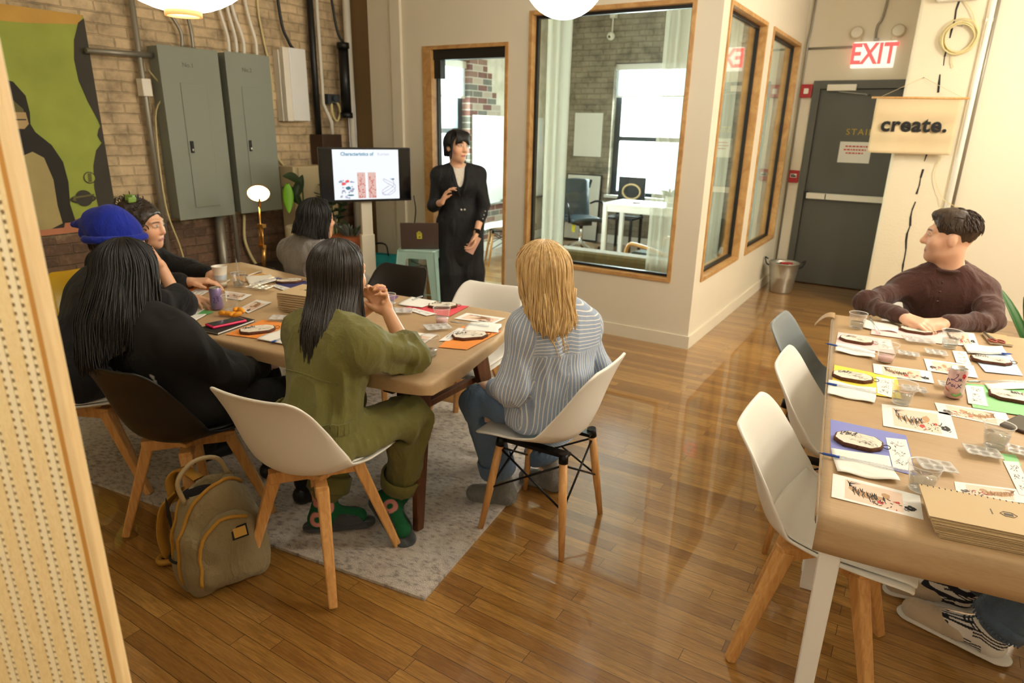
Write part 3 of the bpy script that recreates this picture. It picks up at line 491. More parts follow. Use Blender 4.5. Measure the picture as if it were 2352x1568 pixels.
# ---------------------------------------------------------------- left table
LT = [(-3.70, 2.62), (-3.735, 2.5), (-3.70, 2.2), (-3.66, 1.85), (-3.6, 1.62), (-3.52, 1.55), (-3.1, 1.535), (-2.6, 1.54), (-2.05, 1.585), (-1.5, 1.64), (-1.40, 1.655), (-1.375, 1.69), (-1.405, 1.92), (-1.46, 2.23), (-1.57, 2.55), (-1.6, 2.61), (-1.66, 2.635), (-1.9, 2.605), (-2.4, 2.56), (-3.0, 2.565), (-3.5, 2.61)]
def offset_poly(P, d):
    n = len(P); out = []; ar = sum(P[i][0]*P[(i+1) % n][1]-P[(i+1) % n][0]*P[i][1] for i in range(n)); sg = 1 if ar > 0 else -1
    for i in range(n):
        a, b, c = V(P[i-1]), V(P[i]), V(P[(i+1) % n]); t = ((b-a).normalized()+(c-b).normalized()).normalized(); out.append((b.x+t.y*d*sg, b.y-t.x*d*sg))
    return out
def draped(name, label, poly, z, drop, r=.012, thick=.0):
    rings = [(0 - r*1.2, z), (-r*.3, z-.001), (r*.1, z-r*.4), (r*.25, z-r), (r*.3, z-drop*.5), (r*.15, z-drop)]
    mb = MB().m('kraft'); n = len(poly); vs = []; 
    for k, (d, zz) in enumerate(rings):
        for i, p in enumerate(offset_poly(poly, d)): vs.append(V((p[0], p[1], zz+(.006*math.sin(i*1.7)*(k-3)/2 if k > 3 else 0))))
    ar = sum(poly[i][0]*poly[(i+1) % n][1]-poly[(i+1) % n][0]*poly[i][1] for i in range(n))
    fs = [tuple(range(n)) if ar > 0 else tuple(range(n))[::-1]]+[((k+1)*n+i, (k+1)*n+(i+1) % n, k*n+(i+1) % n, k*n+i) for k in range(len(rings)-1) for i in range(n)]
    if ar < 0: fs = [fs[0]]+[f[::-1] for f in fs[1:]]
    mb.add(vs, [fs[0]], False); b = len(mb.v)-len(vs)
    for f in fs[1:]: mb.f.append([b+i for i in f]); mb.mi.append(0); mb.sm.append(True)
    return tag(mb.build(name), label, 'table paper')
TZ = .75
def densify(P, m=.12):
    out = []
    for i in range(len(P)):
        a, b = V(P[i]), V(P[(i+1) % len(P)]); k = max(1, int((b-a).length/m))
        out += [tuple(lerp(a, b, j/k)) for j in range(k)]
    return out
t = thing('dining_table', 'long wooden table with tapered legs under the brown paper on the left', 'table', (-2.55, 2.1, 0), R(4))
MB().m('walnut').prism(offset_poly(LT, -.012), TZ-.034, TZ-.004).build('table_top', None, t, world=True, bev=.004)
for sx, x, px in ((1, -1.62, -1.556), (-1, -3.38, -3.45)):
    for sy, y, py in ((-1, 1.93, 1.80), (1, 2.3, 2.44)):
        MB().m('walnut').bar((x, y, TZ-.036), (px, py, .012), .105, .04, (1, 0, 0), .03, .03).build('leg', None, t, bev=.004, world=True)
    MB().m('walnut').bar((x, 1.72, TZ-.075), (x, 2.5, TZ-.075), .05, .05, (0, 0, 1), .07, .07).bar((x-sx*.02, 1.9, .5), (x-sx*.02, 2.32, .5), .03, .03).build('cross_rail', None, t, bev=.003, world=True)
MB().m('walnut').bar((-1.80, 2.06, TZ-.04), (-1.78, 1.97, .013), .12, .05, (1, 0, 0), .05, .04).build('leg', None, t, bev=.004, world=True)
MB().m('walnut').bar((-1.78, 2.02, TZ-.2), (-1.5, 1.76, TZ-.06), .045, .045).build('brace', None, t, bev=.003, world=True)
MB().m('walnut').bar((-3.38, 2.1, TZ-.075), (-1.62, 2.1, TZ-.075), .05).build('stretcher', None, t, bev=.003, world=True)
draped('kraft_paper_cover', 'brown kraft paper wrapped over the left table', densify(LT), TZ, .05)
# ---------------------------------------------------------------- right tables
RT_A = Matrix.Rotation(R(6.2), 3, 'Z'); RO = V((-.088, 1.556, 0))
def rt(x, y): p = RO+RT_A @ V((x, y, 0)); return (p.x, p.y)
def white_table(label, y0, y1):
    t = thing('work_table', label, 'table', (*rt(.4, (y0+y1)/2), 0), R(6.2), 'white square tables under the right brown paper')
    MB().m('white paint').prism([rt(.008, y0), rt(.792, y0), rt(.792, y1), rt(.008, y1)], TZ-.032, TZ-.004).build('table_top', None, t, world=True, bev=.002)
    for sx, x in ((0, .045), (1, .755)):
        for sy, y in ((0, y0+.045), (1, y1-.045)):
            a, b = rt(x, y), rt(x-.0, y); MB().m('white paint').bar((*a, TZ-.034), (*b, 0), .05, .042, (math.sin(R(-6.2)), math.cos(R(-6.2)), 0)).build('leg', None, t, world=True, bev=.004)
    MB().m('white paint').prism([rt(.06, y0+.03), rt(.74, y0+.03), rt(.74, y0+.055), rt(.06, y0+.055)], TZ-.09, TZ-.034).prism([rt(.06, y1-.055), rt(.74, y1-.055), rt(.74, y1-.03), rt(.06, y1-.03)], TZ-.09, TZ-.034).prism([rt(.03, y0+.06), rt(.055, y0+.06), rt(.055, y1-.06), rt(.03, y1-.06)], TZ-.09, TZ-.034).prism([rt(.745, y0+.06), rt(.77, y0+.06), rt(.77, y1-.06), rt(.745, y1-.06)], TZ-.09, TZ-.034).build('apron', None, t, world=True)
white_table('nearer white table under the right brown paper, by the sketchbook stack', .012, .83); white_table('farther white table under the right brown paper, by the man in brown', .845, 2.03)
def rpaper(name, label, y0, y1, drop0, drop1, z):
    P = [rt(0, y0), rt(.8, y0), rt(.8, y1), rt(0, y1)]; mb = MB().m('kraft')
    def sec(poly2):  # cross-section drape along x at both ends
        pass
    nu, nv = 30, 34; L = .8; 
    def f(u, v):
        s = lerp(-drop0, (y1-y0)+drop1, v); zz = z; yy = y0+s; rr_ = .012
        if s < 0: a = min(-s, rr_*1.57); yy = y0-rr_*math.sin(a/rr_)*1.0-.004*math.sin(u*9); zz = z-rr_*(1-math.cos(a/rr_))-max(0, -s-rr_*1.57); yy -= .012*max(0, -s-.02)*math.sin(u*6+1)
        elif s > y1-y0: q = s-(y1-y0); a = min(q, rr_*1.57); yy = y1+rr_*math.sin(a/rr_); zz = z-rr_*(1-math.cos(a/rr_))-max(0, q-rr_*1.57)
        x = lerp(0, L, u)
        if zz > z-.001: zz += .0012*math.sin(u*17+v*5)*math.sin(v*23)+.0006
        return V((*rt(x, yy), zz))
    mb.grid(f, nu, nv); 
    m2 = lambda x: mb.grid(lambda u, v: V((*rt(x+(-1 if x == 0 else 1)*(.002+.004*math.sin(v*PI)), lerp(y0, y1, u)), z-.0-.028*v-(.004*math.sin(u*30) if v > .5 else 0))), 20, 4)
    m2(0); m2(L)
    return tag(mb.build(name, solid=.0012), label, 'table paper')
rpaper('kraft_paper_cover', 'nearer sheet of brown kraft paper on the right table, hanging over its near edge', 0, .86, .1, 0, TZ+.0012); rpaper('kraft_paper_cover', 'farther sheet of brown kraft paper on the right table, by the man in brown', .84, 2.04, 0, .015, TZ-.001)
mb = MB().m('kraft').grid(lambda u, v: V((*rt(lerp(.01, -.075, u), lerp(2.05, 1.93, v*(1-.6*u))), TZ+.001+.01*math.sin(u*2.5)-.075*u*u)), 10, 6); mb.build('tmp', solid=.001); o = bpy.data.objects['tmp']; o.name = 'paper_flap'; tag(o, 'curled corner of brown paper sticking out at the far left of the right table', 'table paper')
# ---------------------------------------------------------------- cane screen at the camera's left
t = thing('cane_screen', 'cane webbing room divider in a pale wood frame at the left edge', 'room divider', (-.788, .317, 0), R(203))
MB().m('screen wood').bx((-.0, -.007, 0), (.0115, .007, 1.8)).bx((.62, -.007, 0), (.65, .007, 1.8)).bx((.0115, -.006, 1.76), (.62, .006, 1.8)).bx((.0115, -.006, .04), (.62, .006, .09)).build('frame', None, t, bev=.002)
mat('inner bead', (196, 140, 66), .5); MB().m('inner bead').bx((.0115, -.0035, .09), (.019, .005, 1.76)).bx((.612, -.0035, .09), (.62, .005, 1.76)).build('bead', None, t)
woodmat('cane', (232, 202, 142), (246, 222, 170), (120, 120, 30), .6, 3); mat('cane pale', (246, 230, 190), .55)
mb = MB().m('cane'); x = .0195; xs = []; first = True
while x < .612:   # wide woven band, column of eyes, narrow band, column of eyes
    w = min(.0105 if first else .019, .6125-x); first = False; mb.m('cane').bx((x, -.0014, .09), (x+w, .0014, 1.76)); x += w+.0042
    if x < .6: mb.m('cane pale').bx((x, -.0018, .09), (x+.0075, .0018, 1.76)); x += .0075+.0042
z = .092; mb.m('cane pale')
while z < 1.757: mb.bx((.019, -.0008, z), (.6125, .0008, z+.0054)); z += .0101
mb.build('cane_webbing', None, t); mat('backing brown', (150, 118, 96), .7); MB().m('backing brown').bx((.012, -.0065, .09), (.62, -.0045, 1.76)).build('backing_board', None, t)
# ---------------------------------------------------------------- presentation corner
ta = R(57); t = thing('television', 'wall-mount style television on a white lifting column, showing a slide', 'television', (-3.85, 3.95, 0), ta)
# local x along the screen (to the far right), -y toward the room
mat('bezel', (16, 16, 17), .3); mat('screen dark', (10, 11, 14), .12); mat('slide', (22, 22, 24), .4, emit=((246, 250, 255), 1.0*EXPK))
MB().m('bezel').bx((-.365, -.005, 1.015), (.365, .045, 1.435)).build('cabinet', None, t, bev=.006)
MB().m('screen dark').bx((-.353, -.009, 1.03), (.353, -.004, 1.423)).build('screen_glass', None, t)
mb = MB().m('slide').bx((-.262, -.0105, 1.035), (.262, -.009, 1.42)); y_ = -.0106
for nm, c in (('slide red', (244, 96, 100)), ('slide teal', (60, 120, 140)), ('slide grey', (160, 168, 190)), ('slide pink', (232, 190, 180)), ('slide rose', (205, 120, 110)), ('slide lilac', (186, 190, 220)), ('slide blue', (96, 158, 186))): mat(nm, (22, 22, 24), .4, emit=(c, .95*EXPK))
add_text(mb, 'Characteristics of', .036, frame_mat((-.07, y_, 1.385), (1, 0, 0), (0, 0, 1)), 'slide blue', extrude=.0002, bold=.0012); add_text(mb, 'Korean', .032, frame_mat((.14, y_, 1.385), (1, 0, 0), (0, 0, 1)), 'slide lilac', extrude=.0002)
def blob(mb, mt, x, z, rx, rz, seed, k=12, y=None):
    rr = random.Random(seed); mb.m(mt); mb.add([(x+rx*(.75+.4*rr.random())*math.cos(2*PI*i/k), y if y is not None else y_-.0002, z+rz*(.75+.4*rr.random())*math.sin(2*PI*i/k)) for i in range(k)], [tuple(range(k))], False)
rr = random.Random(11)
for i in range(26): blob(mb, rr.choice(['slide grey', 'slide grey', 'slide lilac']), -.16+rr.uniform(-.05, .05), 1.12+rr.uniform(-.075, .075), rr.uniform(.004, .016), rr.uniform(.003, .012), i, y=y_-.0001)
blob(mb, 'slide red', -.155, 1.178, .016, .012, 1); blob(mb, 'slide red', -.185, 1.158, .018, .013, 2); blob(mb, 'slide teal', -.15, 1.125, .022, .014, 3); blob(mb, 'slide teal', -.135, 1.07, .03, .007, 9)
for cx in (-.045, .04):
    mb.m('slide pink').add([(cx+a, y_-.0001, z) for a, z in ((-.032, 1.045), (.032, 1.045), (.032, 1.245), (-.032, 1.245))], [(0, 1, 2, 3)], False)
    for i in range(34): blob(mb, 'slide rose', cx+rr.uniform(-.028, .028), lerp(1.05, 1.235, rr.random()**1.6), rr.uniform(.003, .008), rr.uniform(.003, .008), 50+i, 8)
prev = None
for i in range(40):
    a = i*.37; p = (.175+.05*math.sin(a*1.3)+.01*math.cos(a*3), 1.13+.065*math.cos(a*.77))
    if prev: mb.m('slide lilac' if i % 3 else 'slide grey'); mb.bar((prev[0], y_-.0003, prev[1]), (p[0], y_-.0003, p[1]), .004, .004, (0, 1, 0), .0004, .0004)
    prev = p
blob(mb, 'slide teal', .21, 1.19, .014, .007, 33); mb.build('slide', None, t)
mat('column white', (226, 218, 196), .45); MB().m('column white').bx((-.045, .05, .62), (.045, .11, 1.2)).build('lift_column', None, t, bev=.006); MB().m('column white').bx((-.055, .045, .04), (.055, .12, .74)).build('column_sleeve', None, t, bev=.006); MB().m('column white').bx((-.32, .0, 0), (.32, .16, .03)).bx((-.3, -.2, 0), (-.24, .36, .03)).bx((.24, -.2, 0), (.3, .36, .03)).build('base', None, t, bev=.006)
conduit('hanging_cable', 'thin black cable hanging below the television to the floor', [(-3.66, 4.3, 1.05), (-3.68, 4.34, .9), (-3.75, 4.36, .6), (-3.7, 4.32, .35), (-3.75, 4.25, .1), (-3.9, 4.2, .015)], .005, 'plastic black', 'cable', smooth=24)
t = thing('metal_stool', 'pale mint green metal stool under the open laptop', 'stool', (-3.47, 4.17, 0), R(20))
MB().m('mint paint').prism([(x, y) for x, y in ((-.14, -.16), (.14, -.16), (.16, -.14), (.16, .14), (.14, .16), (-.14, .16), (-.16, .14), (-.16, -.14))], .635, .66).build('seat', None, t, bev=.008)
for sx in (-1, 1):
    for sy in (-1, 1):
        mb = MB().m('mint paint'); a, b = V((sx*.155, sy*.155, .645)), V((sx*.215, sy*.215, 0))
        mb.bar(a+V((-sx*.035, 0, 0)), b+V((-sx*.018, 0, 0)), .085, .042, (0, 1, 0), .004, .004).bar(a+V((0, -sy*.035, 0)), b+V((0, -sy*.018, 0)), .004, .004, (0, 1, 0), .085, .042); mb.build('leg', None, t)
mb = MB().m('mint paint')
for sx in (-1, 1): mb.bx((-.155, sx*.155-.003, .585), (.155, sx*.155+.003, .645)); mb.bx((sx*.155-.003, -.155, .585), (sx*.155+.003, .155, .645)); 
mb.build('skirt', None, t, bev=.002); mb = MB().m('mint paint')
for sx in (-1, 1): mb.bar((-.19, sx*.19, .2), (.19, sx*.19, .2), .022, .022, (0, 0, 1), .005, .005).bar((sx*.19, -.19, .2), (sx*.19, .19, .2), .022, .022, (0, 0, 1), .005, .005)
mb.m('steel').bar((-.17, -.17, .5), (.17, .17, .5), .008).bar((-.17, .17, .5), (.17, -.17, .5), .008); mb.build('footrest', None, t)
t = thing('laptop', 'open grey-brown laptop with a yellow hand sticker on the mint stool', 'laptop', (-3.47, 4.14, .661), R(38))
mat('laptop shell', (94, 80, 74), .35, .4); MB().m('laptop shell').bx((-.15, -.1, 0), (.15, .115, .014)).build('base', None, t, bev=.004); MB().m('plastic black').bx((-.13, -.0, .0142), (.13, .1, .0155)).build('keyboard', None, t)
mb = MB().m('laptop shell'); mb.T = Matrix.Translation((0, -.1, .012)) @ Matrix.Rotation(R(14), 4, 'X'); mb.bx((-.15, -.006, 0), (.15, 0, .215)); lid = mb.build('lid', None, t, bev=.003)
mb = MB().m(mat('sticker yellow', (196, 190, 62), .5)); mb.T = Matrix.Translation((0, -.1, .012)) @ Matrix.Rotation(R(14), 4, 'X'); mb.bx((-.02, -.0068, .08), (.02, -.006, .115))
for i, (fx, fh) in enumerate(((-.017, .135), (-.006, .145), (.006, .143), (.016, .13))): mb.bx((fx-.004, -.0068, .11), (fx+.004, -.006, fh))
mb.m('laptop shell').bx((-.008, -.0071, .09), (.008, -.0067, .1)); mb.build('sticker', None, lid)
mat('teal bag', (38, 150, 150), .45, var=(9, .25)); t = thing('tote_bag', 'teal patterned shopping bag on the floor behind the television column', 'bag', (-4.35, 4.62, 0), R(20))
MB().m('teal bag').grid(lambda u, v: V((.2*math.cos(2*PI*u)*(1-.1*v)+.012*math.sin(v*9+u*20), .1*math.sin(2*PI*u)*(1-.55*v)+.01*math.sin(u*25), .43*v)), 40, 14, True, True).build('bag_body', None, t)
mb = MB(); rr = random.Random(4)
for i in range(22): a = rr.uniform(3.3, 6.1); v = rr.uniform(.1, .9); mb.m(rr.choice(['plastic black', 'paper', 'blue grey frame'])); mb.ell((.203*math.cos(a)*(1-.1*v), .106*math.sin(a)*(1-.55*v), .43*v), (rr.uniform(.012, .035), .004, rr.uniform(.008, .02)), 10)
mb.build('printed_fish', None, t); MB().m('plastic black').tube(smoothpath([(-.08, -.03, .42), (-.07, -.03, .52), (.05, -.03, .53), (.08, -.03, .42)], 12), .008, 6).build('handle', None, t)
t = thing('side_table', 'low black side table by the brick wall under the brass lamp', 'table', (-4.3, 3.3, 0), R(5)); MB().m('plastic black').bx((-.3, -.3, .47), (.3, .3, .5)).build('table_top', None, t, bev=.004)
for sx in (-1, 1):
    for sy in (-1, 1): MB().m('plastic black').bx((sx*.27-.02, sy*.27-.02, 0), (sx*.27+.02, sy*.27+.02, .47)).build('leg', None, t)
mat('brass', (196, 150, 82), .28, .85); mat('lamp glow', (255, 240, 210), .5, emit=((255, 220, 160), 16)); t = thing('desk_lamp', 'lit brass pharmacy-style desk lamp by the breaker panels', 'lamp', (-4.3, 3.24, .5), 0)
MB().m('plastic black').lathe([(.08, 0), (.085, .012), (.07, .03), (.02, .035)], k=24).build('base', None, t); MB().m('brass').cyl((0, 0, .03), (.0, .02, .2), .016).cyl((.02, 0, .2), (-.01, .03, .36), .007).cyl((-.02, 0, .2), (-.04, .03, .36), .007).cyl((0, .0, .2), (-.02, .03, .5), .006).bx((-.045, .01, .34), (.02, .045, .365)).bx((-.03, -.01, .19), (.03, .02, .21)).build('arm', None, t)
_lt = Matrix.Translation((0, .02, .6)) @ V((-.62, .5, .62)).to_track_quat('Z', 'Y').to_matrix().to_4x4()
mb = MB().m('brass'); mb.T = _lt; mb.lathe([(.015, .055), (.04, .05), (.07, .02), (.082, -.006)], k=28, caps=False); mb.T = Matrix.Identity(4); mb.cyl((-.015, .03, .5), (0, .03, .62), .008); mb.build('shade', None, t, solid=.003)
mb = MB().m('lamp glow'); mb.T = _lt; mb.ell((0, 0, -.004), (.076, .076, .02), 28); mb.build('bulb', None, t)
t = thing('paper_cup', 'white paper cup with a wooden stick on the black side table', 'cup', (-4.1, 3.42, .5)); MB().m('sign white').lathe([(.03, 0), (.042, .12), (.038, .118), (.028, .01)], k=24).build('cup_body', None, t)
MB().m('beech').cyl((0, 0, .02), (-.02, .03, .2), .004, k=6).build('stirrer', None, t)
tag(MB().m('kraft').box((-4.42, 3.1, .509), (.22, .16, .016), R(12)).build('notebook', bev=.002), 'tan notebook lying on the black side table behind the left table', 'book')
mat('leaf dark', (38, 66, 28), .4, sheen=.1); mat('leaf bright', (120, 190, 24), .4); mat('leaf green', (52, 96, 40), .38); mat('pot cream', (214, 200, 166), .5); mat('terracotta', (178, 98, 58), .7, var=(8, .1)); mat('soil', (36, 26, 20), .9); mat('silver leaf', (120, 132, 128), .5)
def leaf(mb, base, d, L, w, droop=.3, mt='leaf green', tw=0):
    base, d = V(base), V(d).normalized(); side = d.cross(V((0, 0, 1))); side = side.normalized() if side.length > 1e-3 else V((1, 0, 0)); side = Matrix.Rotation(tw, 3, d) @ side
    def f(u, v): q = base+d*(L*v)+V((0, 0, -droop*L*v*v)); ww = w*math.sin(PI*min(1, v*.96+.04))**.8; s = (u-.5)*2; return q+side*(s*ww)+side.cross(d)*(-abs(s)*ww*.25)
    mb.m(mt).grid(f, 5, 9)
def plant_pot(name, label, loc, prof, mt, rim=None):
    t = thing(name, label, 'plant', loc); MB().m(mt).lathe(prof, k=32).build('pot', None, t); zt = prof[-1][1]; MB().m('soil').lathe([(0, zt-.03), (prof[-1][0]*.93, zt-.03)], k=24, caps=False).build('soil', None, t); return t
t = plant_pot('potted_plant', 'tall plant with one bright lime leaf in a cream pot by the breaker panels', (-4.52, 3.86, 0), [(.14, 0), (.155, .4), (.16, .76), (.15, .77), (.14, .75)], 'pot cream')
mb = MB(); st_ = MB().m('leaf green')
def blade(mb, a, b, w, mt, sag=.03, nrm=(.75, -.6, .25)):
    a, b = V(a), V(b); d = (b-a); sd_ = d.normalized().cross(V(nrm)).normalized()
    def f(u, v): s = (u-.5)*2; ww = w*math.sin(PI*min(1, v*.95+.05))**.75*(1.15-.3*v); return a+d*v+V((0, 0, sag*math.sin(PI*v)))+sd_*(s*ww)+V(nrm)*(-.25*ww*abs(s))
    mb.m(mt).grid(f, 7, 12)
for base, tip, w, m_, sag in (((.07, -.2, 1.14), (.09, -.225, .9), .042, 'leaf bright', .0), ((.05, -.03, 1.12), (.07, -.245, 1.2), .035, 'leaf dark', .03), ((.03, -.1, 1.02), (.05, -.02, 1.2), .04, 'leaf dark', .0), ((-.02, .0, .95), (-.05, -.16, 1.1), .045, 'leaf dark', .03)):
    blade(mb, base, tip, w, m_, sag); st_.tube(smoothpath([(0, 0, .73), (base[0]*.4, base[1]*.35, lerp(.73, base[2], .6)), base], 12), .006, 6)
mb.build('foliage', None, t, solid=.001); st_.build('stems', None, t)
t = plant_pot('potted_plant', 'leafy dark green plant behind the head of the woman in grey', (-4.55, 4.25, 0), [(.12, 0), (.14, .5), (.13, .52)], 'pot cream'); mb = MB(); st_ = MB().m('leaf green'); rr = random.Random(9)
for i in range(7):
    a = rr.uniform(0, 6.28); tip = V((.16*math.cos(a), .18*math.sin(a), rr.uniform(1.0, 1.16))); p = smoothpath([(0, 0, .5), (tip.x*.3, tip.y*.3, .85), tip], 10); st_.tube(p, .006, 6)
    for j in range(4, 11):
        for s in (-1, 1): leaf(mb, p[j], (math.cos(a+s*1.2)*.8, math.sin(a+s*1.2)*.8, .5), .075, .024, .25, 'leaf dark', rr.uniform(-.4, .4))
mb.build('foliage', None, t, solid=.001); st_.build('stems', None, t)
t = plant_pot('potted_plant', 'silvery plant in a terracotta pot left of the television column', (-4.2, 4.08, 0), [(.10, .34), (.115, .34), (.15, .58), (.165, .6), (.168, .69), (.15, .69)], 'terracotta'); MB().m('plastic black').cyl((0, 0, 0), (0, 0, .34), .15).build('pedestal', None, t); mb = MB()
for i in range(16): a = i*2.4; leaf(mb, (.03*math.cos(a), .03*math.sin(a), .66), (math.cos(a)*.5, math.sin(a)*.5, 1), rr.uniform(.18, .3), .022, .4, 'silver leaf' if i % 3 else 'leaf dark', i)
mb.build('foliage', None, t, solid=.001)
t = plant_pot('potted_plant', 'snake plant with tall pointed leaves on the floor behind the man in brown', (.78, 4.75, 0), [(.13, 0), (.16, .3), (.15, .3)], 'pot cream'); mb = MB(); rr = random.Random(21)
for i in range(13): a = i*2.4; q = rr.uniform(.12, .5); leaf(mb, (.05*math.cos(a), .05*math.sin(a), .27), (math.cos(a)*q, math.sin(a)*q, 1), rr.uniform(.5, .78), .034, .1*q*4, 'leaf green' if i % 2 else 'leaf dark', i)
mb.build('foliage', None, t, solid=.002)
mat('galvanised', (186, 184, 174), .3, .8, var=(6, .1)); t = thing('ice_bucket', 'shiny metal bucket with black handles on the floor by the stair door', 'bucket', (-1.17, 7.3, 0)); MB().m('galvanised').lathe([(.105, 0), (.11, .01), (.13, .16), (.134, .17), (.132, .18), (.15, .31), (.156, .315), (.15, .32), (.145, .3), (.1, .02), (0, .015)], k=36).build('bucket_body', None, t)
for s in (-1, 1): MB().m('plastic black').tube(smoothpath([(s*.15, 0, .27), (s*.18, 0, .29), (s*.2, .01, .35), (s*.17, .02, .33)], 10), .008, 8).build('handle', None, t)
mb = MB().m('alarm red').box((.02, 0, .31), (.12, .05, .012), .4).m('plastic black').box((-.03, .02, .28), (.1, .1, .03), 1); tag(mb.build('folded_tools'), 'small red and black tools lying in the metal bucket', 'tools'); bpy.data.objects['folded_tools'].location = (-1.17, 7.3, 0)
# ---------------------------------------------------------------- inside the office
def curtain(name, label, x0, x1, y, z0, z1, axis='x'):
    k = (x1-x0)/.055; mb = MB().m('curtain').grid(lambda u, v: (lambda a, d: V((a, y+d, lerp(z1, z0, v))) if axis == 'x' else V((y-d, a, lerp(z1, z0, v))))(lerp(x0, x1, u), .022*math.sin(u*k*2*PI/1.6+.5*math.sin(v*2))+.012*math.sin(u*k*5)), int(abs(x1-x0)*140)+8, 12)
    return tag(mb.build(name), label, 'curtain')
curtain('sheer_curtain', 'sheer white curtain at the left side of the large office window', -2.84, -2.62, 5.03, .1, 2.75); curtain('sheer_curtain', 'sheer white curtain at the right side of the large office window', -1.86, -1.66, 5.03, .1, 2.75)
curtain('sheer_curtain', 'sheer white curtain behind the taller side window of the office', 5.7, 6.12, -1.6, .1, 2.75, 'y'); curtain('sheer_curtain', 'sheer white curtain behind the window nearest the stair door', 6.9, 7.66, -1.6, .1, 2.75, 'y')
mat('olive velvet', (122, 104, 62), .8, sheen=.3, var=(7, .08)); t = thing('olive_sofa', 'olive velvet sofa with its back against the large office window', 'sofa', (-2.15, 5.5, 0)); MB().m('olive velvet').bx((-.62, -.4, .12), (.62, -.18, .6)).build('backrest', None, t, bev=.04); MB().m('olive velvet').bx((-.62, -.18, .12), (.62, .38, .42)).build('seat', None, t, bev=.04)
for s in (-1, 1): MB().m('walnut').cyl((s*.55, -.3, 0), (s*.55, -.3, .14), .02).build('leg', None, t); MB().m('walnut').cyl((s*.55, .3, 0), (s*.55, .3, .14), .02).build('leg', None, t)
t = thing('office_desk', 'white square-legged desk inside the office by the far window', 'desk', (-2.95, 7.95, 0), R(0)); MB().m('white paint').bx((-.5, -.28, .7), (.6, .32, .73)).build('desk_top', None, t, bev=.002)
for x, y in ((-.475, -.255), (-.475, .295), (.575, -.255), (.575, .295)): MB().m('white paint').bx((x-.025, y-.025, 0), (x+.025, y+.025, .7)).build('leg', None, t)
MB().m('white paint').bx((-.45, -.275, .63), (.55, -.25, .7)).bx((-.495, -.23, .63), (-.47, .27, .7)).build('apron', None, t)
tag(MB().m('walnut').lathe([(.0, 0), (.05, 0), (.055, .012), (.0, .012)], k=20).build('coaster'), 'small round coaster on the white office desk', 'coaster'); bpy.data.objects['coaster'].location = (-3.1, 7.9, .731)
t = plant_pot('potted_plant', 'small green plant in a white pot on the office desk', (-2.72, 8.05, .731), [(.05, 0), (.065, .1), (.06, .1)], 'sign white'); mb = MB()
for i in range(40): a = i*2.4; q = rr.uniform(.3, 1.2); leaf(mb, (.02*math.cos(a), .02*math.sin(a), .09), (math.cos(a)*q, math.sin(a)*q, 1), rr.uniform(.1, .2), .016, .3, 'leaf green', i)
mb.build('foliage', None, t, solid=.001)
mat('leather blue', (48, 60, 68), .35); t = thing('office_chair', 'dark leather swivel chair by the white office desk', 'chair', (-3.95, 8.12, 0), R(-125)); MB().m('leather blue').grid(lambda u, v: V((lerp(-.23, .23, u), .2-.45*math.sin(min(1, v*2)*PI/2)-.1*max(0, v-.5), .43+.02*math.sin(u*PI)+max(0, v-.42)**1.05*.9+.005*math.sin(v*60))), 8, 40).build('seat_and_back', None, t, solid=.05)
for s in (-1, 1): MB().m('plastic black').tube(smoothpath([(s*.24, -.22, .62), (s*.27, -.1, .66), (s*.27, .08, .64), (s*.25, .1, .45), (s*.2, 0, .4)], 16), .014, 8).build('armrest', None, t)
MB().m('chrome').cyl((0, -.02, .1), (0, -.02, .4), .028).m('plastic black').bx((-.1, -.12, .36), (.1, .1, .41)).m(mat('tag yellow', (226, 210, 40), .6)).bx((.1, -.08, .26), (.105, .0, .36)).build('gas_lift', None, t)
for i in range(5):
    a = 2*PI*i/5+.3; l = MB().m('chrome').bar((0, -.02, .12), (.28*math.cos(a), -.02+.28*math.sin(a), .075), .04, .025).build('base_arm', None, t); MB().m('plastic black').cyl((.28*math.cos(a)-.02, -.02+.28*math.sin(a), .03), (.28*math.cos(a)+.02, -.02+.28*math.sin(a), .03), .03, k=16).build('castor', None, l)
t = thing('framed_poster', 'large black framed poster leaning on the office brick wall behind the swivel chair', 'picture', (-4.36, 8.9, .0)); mb = MB().m('plastic black'); mb.T = Matrix.Rotation(R(-3.5), 4, 'X'); mb.bx((-.28, -.0, .01), (.28, .025, .97)); mb.build('frame', None, t); mb = MB().m('print paper'); mb.T = Matrix.Rotation(R(-3.5), 4, 'X'); mb.bx((-.265, -.002, .025), (.265, .0, .955)).m('plastic black'); mb.bar((-.1, -.003, .78), (-.07, -.003, .9), .04, .04, (0, 1, 0), .001, .001).bar((.09, -.003, .78), (.12, -.003, .9), .04, .04, (0, 1, 0), .001, .001); mb.build('print', None, t)
tag(MB().m('print paper').bx((-4.57, 8.985, 1.22), (-4.13, 8.998, 1.82)).build('poster_sheet'), 'white paper sheet pinned on the office brick wall left of the window', 'poster')
t = thing('whiteboard', 'large white board on the office wall right of the door window', 'whiteboard', (-5, 7.9, .64)); MB().m('glossy white').bx((.0, -.89, 0), (.02, .9, 1.1)).build('board', None, t); MB().m('steel').bx((.02, -.89, -.02), (.08, .9, .0)).build('pen_tray', None, t); MB().m('plastic black').bx((.03, -.2, .0), (.07, .1, .03)).build('eraser', None, t)
t = thing('security_camera', 'small white camera hanging on a white stalk against the office bricks', 'camera', (-4.05, 8.95, 2.83)); MB().m('sign white').cyl((0, 0, -.03), (0, 0, .57), .012).bx((-.04, -.02, .2), (.04, .05, .26)).build('stalk', None, t); MB().m('sign white').ell((0, -.04, -.03), (.055, .055, .055), 20).m('plastic black').ell((0, -.085, -.04), (.02, .014, .02), 12).build('camera_head', None, t)
t = thing('rattan_back_chair', 'dark framed chair with a rattan back behind the office desk', 'chair', (-3.55, 8.62, 0), R(180)); mb = MB().m('plastic black')
